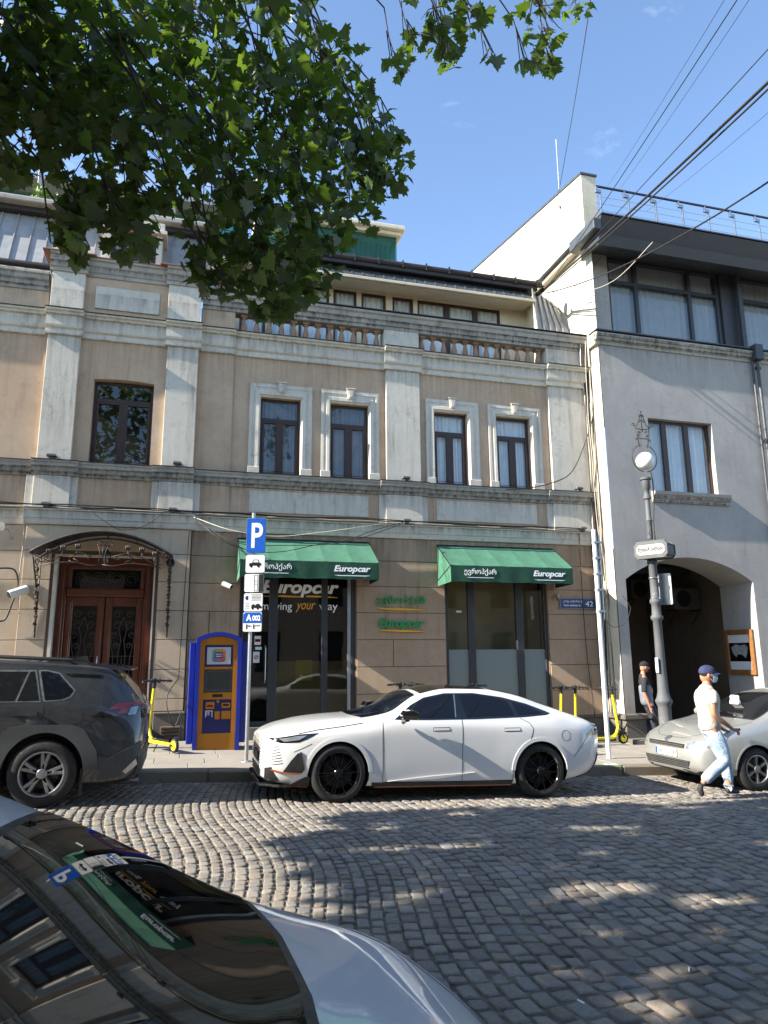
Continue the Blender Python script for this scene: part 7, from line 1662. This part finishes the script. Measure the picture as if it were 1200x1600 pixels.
scooter(8.2, 14.05, 1.35, 'yellow scooter behind the white car tail, nearer the white pole'); scooter(7.85, 13.95, 1.5, 'yellow scooter just behind the white car tail, left of its twin')
scooter(5.95, 14.15, 1.7, 'scooter seen over the rear roof of the white car before the frosted window'); scooter(4.2, 13.9, 1.45, 'scooter whose handlebar shows over the middle of the white roof, left one'); scooter(4.55, 14.1, 1.6, 'scooter whose handlebar shows over the middle of the white roof, right one')
scooter(-.34, 13.3, math.pi-1.05, 'yellow scooter lying between the grey SUV tail and the blue kiosk')
# ---------------------------------------------------------------- what stands across the street behind the camera (seen in glass and lacquer)
b = thing('opposite_building', 'plain beige building across the street seen only in reflections', 'building', (2, -6.5, 0))
mb = MB(); hs = []
for i in range(12):
    x = -19+i*3.2
    for z in (1.0, 4.3): hs.append((x, x+1.3, z, z+2.0))
wall_holes(mb, -22, 24, -1, 7.6, hs, -6.5, -6.9); mb.f = [f_[::-1] for f_ in mb.f]; mb.build('wall', 'wall_ochre', b)
mb = MB(); mb.box(-22, 24, -6.95, -6.9, -1, 7.6); mb.build('dark_glazing', 'interior_dark', b); mb = MB(); mb.box(-22, 24, -7.2, -6.2, 7.6, 7.9, .03); mb.build('eave', 'zinc_dark', b)
mb = MB(); mb.add([(x, y, g(x)+.1) for x in (-20, 40) for y in (-6.5, -3.2)], [(0, 2, 3, 1)]); tag(mb.build('pavement', 'slab_stone'), 'pavement on the camera side', kind='structure')
# ---------------------------------------------------------------- cables
def cable(pts, r, label, mat='cable', sag=0, n=14, grp='overhead cables fanning from the roof corner', cat='cable'):
    a, b_ = Vector(pts[0]), Vector(pts[-1])
    if len(pts) == 2: P_ = [a.lerp(b_, i/n)-Vector((0, 0, sag*4*(i/n)*(1-i/n))) for i in range(n+1)]
    else:
        P_ = []; V_ = [Vector(p) for p in pts]
        for i in range(len(V_)-1):
            p0, p1, p2, p3 = V_[max(i-1, 0)], V_[i], V_[i+1], V_[min(i+2, len(V_)-1)]
            for j in range(6):
                t = j/6; P_.append(.5*((2*p1)+(p2-p0)*t+(2*p0-5*p1+4*p2-p3)*t*t+(3*p1-p0-3*p2+p3)*t**3))
        P_.append(V_[-1])
    k = MB(); k.tube(P_, r, 5); o = k.build('cable', mat, None, smooth=True); tag(o, label, 'cable', grp); return o
H0 = at(848, 455, 15.4)
def ov(p0, p1, Y1, r, lab, sag=.0, Y0=15.4, mat='cable'):
    """from the corner out over the street past the frame edge"""
    a = at(*p0, Y0); e = at(*p1, Y1); e2 = e+(e-a)*.5; return cable([a, e2], r, lab, mat, sag)
ov((850, 452), (1200, 118), 6.0, .022, 'thickest twisted black cable crossing to the right edge from the roof corner', .10); ov((850, 454), (1200, 122), 6.0, .014, 'thin cable wound beside the thickest black cable', .16)
ov((853, 458), (1200, 232), 7.0, .015, 'lower black cable sagging in front of the dark glazed floor', .55)
ov((852, 452), (1200, 72), 6.5, .008, 'thin cable above the thickest one reaching the right edge', .05); ov((855, 450), (1148, 0), 6.0, .008, 'thin black cable rising steeply to the top edge', .05)
ov((950, 290), (1125, 0), 6.0, .004, 'finest pale wire rising to the top edge, left one', .1); ov((965, 300), (1163, 0), 6.0, .004, 'finest pale wire rising to the top edge, right one', .1); ov((1010, 330), (1200, 168), 8.0, .004, 'fine wire crossing the railing towards the right edge', .1)
cable([at(842, 460, 15.4), at(880, 262, 14), at(920, 20, 8.5), at(935, -160, 6.5)], .007, 'thin cable rising past the antenna mast to the leaves above')
cable([at(855, 455, 15.2), at(900, 458, 14.6), at(960, 438, 13.8), at(1020, 378, 12.8)], .009, 'pale cable looping from the roof corner towards the eave', 'cable_pale')
for i, (a, b_) in enumerate((((856, 470), (940, 400)), ((850, 470), (925, 505)), ((848, 465), (930, 520)), ((870, 470), (935, 560)), ((905, 360), (930, 505)), ((890, 300), (915, 480)))):
    cable([at(*a, 15.3), at((a[0]+b_[0])/2+6, (a[1]+b_[1])/2+8, 15.0), at(*b_, 14.9 if i else 14.2)], .006, 'loose thin wire on the cream side wall, '+('rising to the eave', 'nearly level', 'second lowest', 'lowest, ending at the ledge', 'from the middle of the wall', 'nearest the top of the wall')[i])
k = MB(); q = at(848, 453, 15.4)
for dz in (-.05, .02, .08): k.lathe([(.03, 0), (.05, .01), (.03, .03)], q+Vector((0, 0, dz)), 10)
k.box(q.x-.08, q.x+.04, q.y, q.y+.3, q.z-.02, q.z+.02); tag(k.build('insulator', 'black_metal'), 'black insulator bracket at the end of the gutter where cables meet', 'insulator')
# bundle down the corner
t = thing('cable_bundle', 'thick tangle of cables running down the corner between the two buildings', 'cables', (9.42, 14.8, 4))
rr = random.Random(8)
for i in range(16):
    x0 = 9.33+rr.uniform(-.05, .13); y0 = rr.uniform(14.62, 14.95); z1 = rr.choice((2.9, 3.4, 1.0, .3, .2)); P_ = []
    z = 9.4
    while z > z1: P_.append((x0+rr.uniform(-.02, .02)+.03*math.sin(z*1.1+i), y0+rr.uniform(-.01, .01), z)); z -= .5
    k = MB(); k.tube(P_, rr.choice((.008, .012, .016)), 5); k.build('cable', rr.choice(('cable', 'cable', 'cable_pale', 'brown_frame')), t, smooth=True)
k = MB(); k.box(9.44, 9.475, 14.42, 14.80, 3.2, 9.3, .004); k.build('cable_cover', 'cable_pale', t)
cable([at(930, 640, 14.7), at(915, 690, 14.7), at(895, 735, 14.75), at(870, 752, 14.85), at(830, 762, 14.75), at(790, 765, 14.75)], .013, 'black cable end curling off the corner bundle', grp='cables on the facade')
cable([at(972, 930, 14.3), at(985, 950, 14.2), at(975, 975, 14.2), at(955, 978, 14.25), at(940, 955, 14.25), at(948, 930, 14.3)], .006, 'loop of thin cable hanging at the corner near the arch', grp='cables on the facade')
# cables along the string course and across the awnings
for i in range(3):
    P_ = [(x, YW-.17-(.06 if x < .1 else 0)-.02*i, 4.60+.02*i+rr.uniform(-.012, .02)) for x in [XL+.6*j for j in range(31)]]
    cable(P_, .008+.003*i, ('lowest', 'middle', 'upper')[i]+' of the three cables lying along the ledge over the shop', ('cable_pale', 'cable', 'cable')[i], grp='cables on the facade')
for i, (pts, m_) in enumerate((([(303, 806), (340, 840), (390, 860), (440, 862), (500, 850), (540, 845), (580, 830), (630, 816)], 'cable'), ([(303, 808), (360, 828), (430, 838), (500, 832), (560, 824), (600, 818)], 'cable_pale'), ([(308, 815), (370, 848), (450, 852), (540, 847), (630, 818)], 'cable'))):
    cable([at(x, y, 14.0 if 0 < j < len(pts)-1 else 14.6) for j, (x, y) in enumerate(pts)], .008, ('longest black cable sagging across the left awning', 'pale cable drooping just over the left awning', 'second black cable sagging over the left awning top')[i], m_, grp='cables on the facade')
cable([at(140, 797, 14.6), at(165, 815, 14.5), at(190, 828, 14.5), at(225, 822, 14.5), at(255, 802, 14.6)], .007, 'black cable looping over the iron door canopy', grp='cables on the facade')
cable([at(905, 832, 14.9), at(907, 880, 14.9), at(912, 960, 14.9), at(918, 1030, 14.9), at(926, 1090, 14.9), at(930, 1120, 14.8)], .010, 'dark cable running down beside the blue street plate', grp='cables on the facade')
cable([at(38, 790, 14.8), at(36, 850, 14.8), at(30, 900, 14.8), at(28, 960, 14.8)], .010, 'pale cable dropping down the wall at far left', 'cable_pale', grp='cables on the facade')
cable([at(-5, 888, 14.8), at(22, 890, 14.8), at(28, 915, 14.8), at(18, 945, 14.8), at(8, 968, 14.8), at(-5, 970, 14.8)], .018, 'thick black cable looping behind the large white camera', grp='cables on the facade')
cable([at(279, 1060, 14.5), at(262, 1085, 14.3), at(262, 1110, 14.2), at(272, 1135, 14.2), at(284, 1110, 14.2)], .010, 'cable hanging beside the kiosk', grp='cables on the facade')
cable([at(296, 830, 14.83), at(290, 900, 14.83), at(283, 1000, 14.83), at(279, 1060, 14.83)], .008, 'thin dark cable running down the step beside the door', grp='cables on the facade')

# ---------------------------------------------------------------- plane tree: leaves
m, nt_, b_ = base_mat('leaf', S(60, 84, 36), .5, spec=.35); nt_.nodes.remove(b_)
o_ = nt_.nodes['Material Output']; df = nt_.nodes.new('ShaderNodeBsdfDiffuse'); tl = nt_.nodes.new('ShaderNodeBsdfTranslucent'); gs = nt_.nodes.new('ShaderNodeBsdfGlossy'); gs.inputs['Roughness'].default_value = .38; gs.inputs[0].default_value = (.5, .5, .5, 1)
at_ = nt_.nodes.new('ShaderNodeAttribute'); at_.attribute_name = 'tone'
oi = nt_.nodes.new('ShaderNodeNewGeometry').outputs['Position']; nn_ = noise(nt_, oi, 2.2, 3)
cA = mix(nt_, ramp(nt_, nn_, .3, .7), (.026, .044, .016, 1), (.048, .072, .025, 1)); cA = mix(nt_, .6, cA, at_.outputs['Color'], 'MULTIPLY')
cB = mix(nt_, ramp(nt_, nn_, .3, .7), (.075, .15, .010, 1), (.19, .30, .022, 1))
nt_.links.new(cA, df.inputs[0]); nt_.links.new(cB, tl.inputs[0])
m1 = nt_.nodes.new('ShaderNodeMixShader'); m1.inputs[0].default_value = .42; m2_ = nt_.nodes.new('ShaderNodeMixShader'); m2_.inputs[0].default_value = .06
nt_.links.new(df.outputs[0], m1.inputs[1]); nt_.links.new(tl.outputs[0], m1.inputs[2]); nt_.links.new(m1.outputs[0], m2_.inputs[1]); nt_.links.new(gs.outputs[0], m2_.inputs[2]); nt_.links.new(m2_.outputs[0], o_.inputs[0])
plain('bark', S(112, 102, 84), .9, var=.35, scale=5, bs=.5); plain('twig', S(52, 42, 32), .9, var=.3)
LP = [(0, 0), (.14, -.04), (.36, -.10), (.33, .05), (.56, .15), (.40, .25), (.45, .41), (.26, .41), (.22, .54), (.12, .58), (.0, .80)]
LO = [(x, y) for x, y in LP]+[(-x, y) for x, y in LP[-2:0:-1]]
NL = len(LO)
leafv = np.array([(x, y, 0) for x, y in LO]+[(0, .25, 0)], float)
leafv[:, 2] = -.32*np.abs(leafv[:, 0])**1.2*.8-.22*(leafv[:, 1]-.3)**2; leafv[:, 1] -= 0; leafv[-1, 2] = .0
leaff = [(i, (i+1) % NL, NL) for i in range(NL)]
def leaf_geo(p, size, rng):
    """hanging leaf: stalk up, tip down and outwards, random turn"""
    az = rng.uniform(0, 2*math.pi); tip = rng.uniform(-1.35, -.15); roll = rng.uniform(-1.0, 1.0)
    if rng.random() < .18: tip = rng.uniform(-.1, .5)
    d = np.array([math.cos(az)*math.cos(tip), math.sin(az)*math.cos(tip), math.sin(tip)]); s = np.cross(d, (0, 0, 1)); s /= np.linalg.norm(s)+1e-9; n = np.cross(s, d)
    s2 = s*math.cos(roll)+n*math.sin(roll); n2 = -s*math.sin(roll)+n*math.cos(roll)
    v = leafv*size; v = v*np.array([rng.uniform(.85, 1.15), rng.uniform(.9, 1.1), rng.uniform(-.6, 3.0)])
    return np.outer(v[:, 0], s2)+np.outer(v[:, 1], d)+np.outer(v[:, 2], n2)+np.array(p)
crown = []   # (point, size)
rng = np.random.default_rng(21)
# clumps of the crown in view: where they sit (image x, y, radius, depth); and the open sky left between them
vis = [(40, 60, 150, 5.2), (160, 90, 150, 5.6), (300, 60, 150, 5.8), (420, 70, 128, 6.0), (500, 125, 85, 6.0), (60, 180, 110, 5.0), (170, 215, 115, 5.3), (300, 200, 125, 5.6), (420, 210, 130, 5.8), (525, 215, 100, 6.0), (590, 245, 52, 6.1), (470, 310, 100, 5.7), (350, 310, 95, 5.4), (220, 320, 60, 5.0),
       (410, 395, 80, 5.3), (430, 450, 48, 5.2), (500, 385, 55, 5.6), (560, 320, 45, 6.0), (605, 270, 34, 6.1), (590, 300, 26, 6.0), (15, 255, 32, 4.4), (120, 330, 52, 4.7), (110, 375, 30, 4.7), (200, 370, 40, 4.8), (330, 400, 48, 5.0), (345, 440, 26, 5.0), (430, 480, 22, 5.2), (480, 440, 40, 5.5), (570, 240, 45, 6.0), (615, 215, 20, 6.1),
       (692, 15, 56, 6.6), (735, 30, 34, 6.6), (645, 70, 36, 6.5), (690, 65, 34, 6.6), (620, 100, 24, 6.5), (705, 88, 26, 6.6), (838, 15, 44, 6.8), (850, 60, 34, 6.8), (860, 100, 24, 6.8), (822, 100, 18, 6.8), (905, 5, 28, 6.9), (765, 92, 10, 6.6)]
sky_gaps = [(575, 30, 34), (150, 235, 13), (300, 130, 9), (350, 190, 10), (440, 180, 9), (480, 240, 10), (400, 340, 9), (290, 260, 10), (60, 130, 9), (190, 120, 9), (330, 60, 9), (540, 290, 9), (450, 400, 7), (95, 290, 16), (115, 250, 16), (100, 160, 12), (250, 160, 18), (225, 180, 9), (20, 210, 10), (400, 60, 20), (430, 80, 12), (330, 290, 11), (235, 280, 20), (510, 65, 14), (525, 25, 16), (420, 290, 7), (375, 120, 8), (150, 20, 6), (5, 340, 40), (235, 240, 14), (520, 160, 8), (365, 245, 9), (60, 325, 26), (180, 170, 8), (470, 30, 7), (270, 350, 22), (250, 400, 26)]
leaves = []
for (px, py, r, Y) in vis:
    nleaf = int((8.6 if px < 630 else 3.6)*(r/22)**2*(1.15 if r > 60 else 1.25))+4
    for _ in range(nleaf):
        a = rng.uniform(0, 2*math.pi); q = r*rng.uniform(0, 1)**.62*1.0; x, y = px+q*math.cos(a), py+q*math.sin(a)
        if any((x-gx)**2+(y-gy)**2 < gr*gr and rng.random() < .93 for gx, gy, gr in sky_gaps): continue
        YY = Y+rng.normal(0, 1)*r/1112*Y*.9
        if r < 60: YY = Y+rng.normal(0, .15)
        P3 = at(x, y, max(4.3, YY)); leaves.append(((P3.x, P3.y, P3.z), (rng.uniform(.085, .175)*(1 if r > 30 else .9) if px < 630 else rng.uniform(.13, .23))))
nvis = len(leaves)
# the rest of the crown, overhead and to the left, outside the frame; the road's sun flecks are the gaps in it
sx_ = math.cos(SUN_A)/math.tan(SUN_E); sy_ = math.sin(SUN_A)/math.tan(SUN_E)
lit = [(-.9, 8.0, 1.8, 1.25), (-.2, 6.4, .8, 1.0), (2.75, 5.38, .65, .20), (3.5, 5.0, .6, .15), (1.3, 6.9, .5, .12), (1.5, 7.7, .6, .10), (2.2, 4.55, .35, .09), (3.6, 3.9, .35, .09), (2.1, 6.85, .45, .12), (3.9, 7.35, .8, .10), (1.75, 6.0, .35, .10), (4.9, 6.6, .6, .07), (2.5, 3.95, .5, .10), (1.95, 3.6, .25, .2), (3.0, 4.4, .3, .07), (1.15, 5.55, .4, .12), (4.6, 5.4, .5, .06),
       (.55, 2.15, .30, .07), (.75, 2.0, .2, .10), (.9, 1.7, .2, .06), (5.5, 8.25, .9, .08), (3.0, 8.3, .8, .06), (.9, 2.2, .2, .05)]
def shaded(P3):
    h = P3[2]-g(P3[0]); X0 = P3[0]+h*sx_; Y0 = P3[1]+h*sy_
    for cx_, cy_, rx, ry in lit:
        if ((X0-cx_)/rx)**2+((Y0-cy_)/ry)**2 < 1: return False
    if Y0 > 8.55+.12*math.sin(X0*3): return False
    if X0 < .55 and Y0 > 4.9: return False
    if X0 < 1.2 and Y0 > 7.5+.6*(X0-.6): return False
    return True
over = []
tries = 0
while len(over) < 13500 and tries < 120000:
    tries += 1
    X0 = rng.uniform(-1.6, 9.0); Y0 = rng.uniform(-1.0, 8.6); h = rng.uniform(4.9, 8.6)
    P3 = (X0-h*sx_, Y0-h*sy_, h+.1)
    if P3[0] < -13.5 or not shaded(P3): continue
    px, py, z = proj(P3)
    if z > 0 and px > -25 and py > -25 and px < 1230: continue
    over.append((P3, rng.uniform(.19, .34)))
for _ in range(1500): over.append(((rng.uniform(-6, .5), rng.uniform(1.5, 6.5), rng.uniform(8.6, 12)), rng.uniform(.2, .34)))  # extra unseen leaves, added to darken the crown and the bay window's reflection
tree = thing('plane_tree', 'plane tree whose leafy crown hangs over the street at the top left', 'tree', (-7.2, .6, g(-7.2)))
allv = leaves+over
sz = []
for i, (p, s) in enumerate(leaves):
    px, py, z = proj(p); sz.append(s/z if 0 < px < 1200 and 0 < py < 1600 else 0)
# leaves at the rim of the clumps can be told apart: those are single parts
big = set(sorted(range(nvis), key=lambda i: -sz[i])[:300])
V, F, T = [], [], []
for i, (p, s) in enumerate(allv):
    v = leaf_geo(p, s, rng); tn = rng.uniform(.55, 1.25)
    if i in big:
        me = bpy.data.meshes.new('leaf'); o3 = np.array(p); me.from_pydata([tuple(q) for q in v-o3], [], leaff); me.materials.append(M['leaf'])
        a_ = me.color_attributes.new('tone', 'FLOAT_COLOR', 'POINT'); a_.data.foreach_set('color', [tn, tn, tn, 1]*len(v)); me.polygons.foreach_set('use_smooth', [True]*len(leaff))
        o = bpy.data.objects.new('leaf', me); COL.objects.link(o); o.parent = tree; o.location = Vector(p)-tree.location
    else:
        k_ = len(V); V += [tuple(q) for q in v-np.array(tree.location)]; F += [tuple(q+k_ for q in f_) for f_ in leaff]; T += [tn, tn, tn, 1]*len(v)
me = bpy.data.meshes.new('crown'); me.from_pydata(V, [], F); me.materials.append(M['leaf']); a_ = me.color_attributes.new('tone', 'FLOAT_COLOR', 'POINT'); a_.data.foreach_set('color', T); me.polygons.foreach_set('use_smooth', [True]*len(F))
o = bpy.data.objects.new('crown', me); COL.objects.link(o); o.parent = tree; o['kind'] = 'stuff'
# trunk, limbs and twigs
k = MB(); tx_, ty_ = -7.2, .6
def jit(P_, s): return [Vector(p)+Vector(rng.normal(0, s, 3)) if 0 < i < len(P_)-1 else Vector(p) for i, p in enumerate(P_)]
def curve(a, b_, up, n=8): a, b_ = Vector(a), Vector(b_); return [a.lerp(b_, i/n)+Vector((0, 0, up*math.sin(math.pi*i/n))) for i in range(n+1)]
k.tube(jit([(tx_, ty_, g(tx_)-.1), (tx_, ty_, .8), (tx_+.1, ty_+.05, 2.2), (tx_+.25, ty_+.2, 3.8)], .03), [.36, .28, .25, .22], 14)
k.build('trunk', 'bark', tree, smooth=True)
limbs = [((-3.8, 3.2, 6.6), .6), ((-2.2, 5.2, 7.6), 1.0), ((-5.0, 6.5, 7.2), .6), ((-9.5, 3.0, 7.0), .5), ((-8.5, -2.0, 6.8), .5), ((-4, -1.5, 6.8), .5)]
for e, u in limbs:
    k = MB(); P_ = jit(curve((tx_+.25, ty_+.2, 3.7), e, u, 10), .06); k.tube(P_, [.13*(1-i/13) for i in range(11)], 8); k.build('limb', 'bark', tree, smooth=True)
k = MB()
for (px, py, r, Y) in vis:
    e = at(px, py, Y); s0 = e+Vector((-1.6-rng.uniform(0, 1.2), -.7+rng.normal(0, .6), 1.5+max(0, (py/1112*Y)*.8))); top = e+Vector((-.25, -.2, min(1.2, .25+r/1112*Y*1.6)))
    P_ = jit([Vector(s0), Vector(s0).lerp(top, .5)+Vector((0, 0, .1)), top, e, e-Vector((0, 0, r/1112*Y*.5))], .05); k.tube(P_, [.012, .010, .008, .005, .003], 5)
    for _ in range(int(3+r/14)):
        a_ = rng.uniform(0, 6.28); q = r*rng.uniform(.3, .95); t_ = at(px+q*math.cos(a_), py+q*math.sin(a_), Y+rng.normal(0, .2)); k.tube(jit([top.lerp(e, rng.uniform(.2, 1)), e.lerp(t_, .6)+Vector((0, 0, .08)), t_], .02), [.007, .005, .0025], 4)
k.build('twigs', 'twig', tree)['kind'] = 'stuff'
# small potted shrub on the roof terrace
q = at(66, 322, 17.3); t = thing('terrace_shrub', 'small bright green potted shrub on the roof terrace at the upper left', 'plant', (q.x, 17.3, 11.75))
k = MB(); k.lathe([(.16, 0), (.22, .3), (.24, .32)], (q.x, 17.3, 11.75), 14); k.build('pot', 'terracotta', t)
V, F = [], []
for _ in range(420):
    h = rng.uniform(.3, 1.35); p = (q.x+rng.normal(0, .17*(1.5-h*.6)), 17.3+rng.normal(0, .15), 11.75+h); v = leaf_geo(p, rng.uniform(.06, .11), rng); k_ = len(V); V += [tuple(z_) for z_ in v]; F += [tuple(z_+k_ for z_ in f_) for f_ in leaff]
k = MB(); k.v = V; k.f = F; k.mi = [0]*len(F); plain('shrub_leaf', (.16, .24, .03, 1), .6, var=.4, scale=8); k.build('foliage', 'shrub_leaf', t)['kind'] = 'stuff'
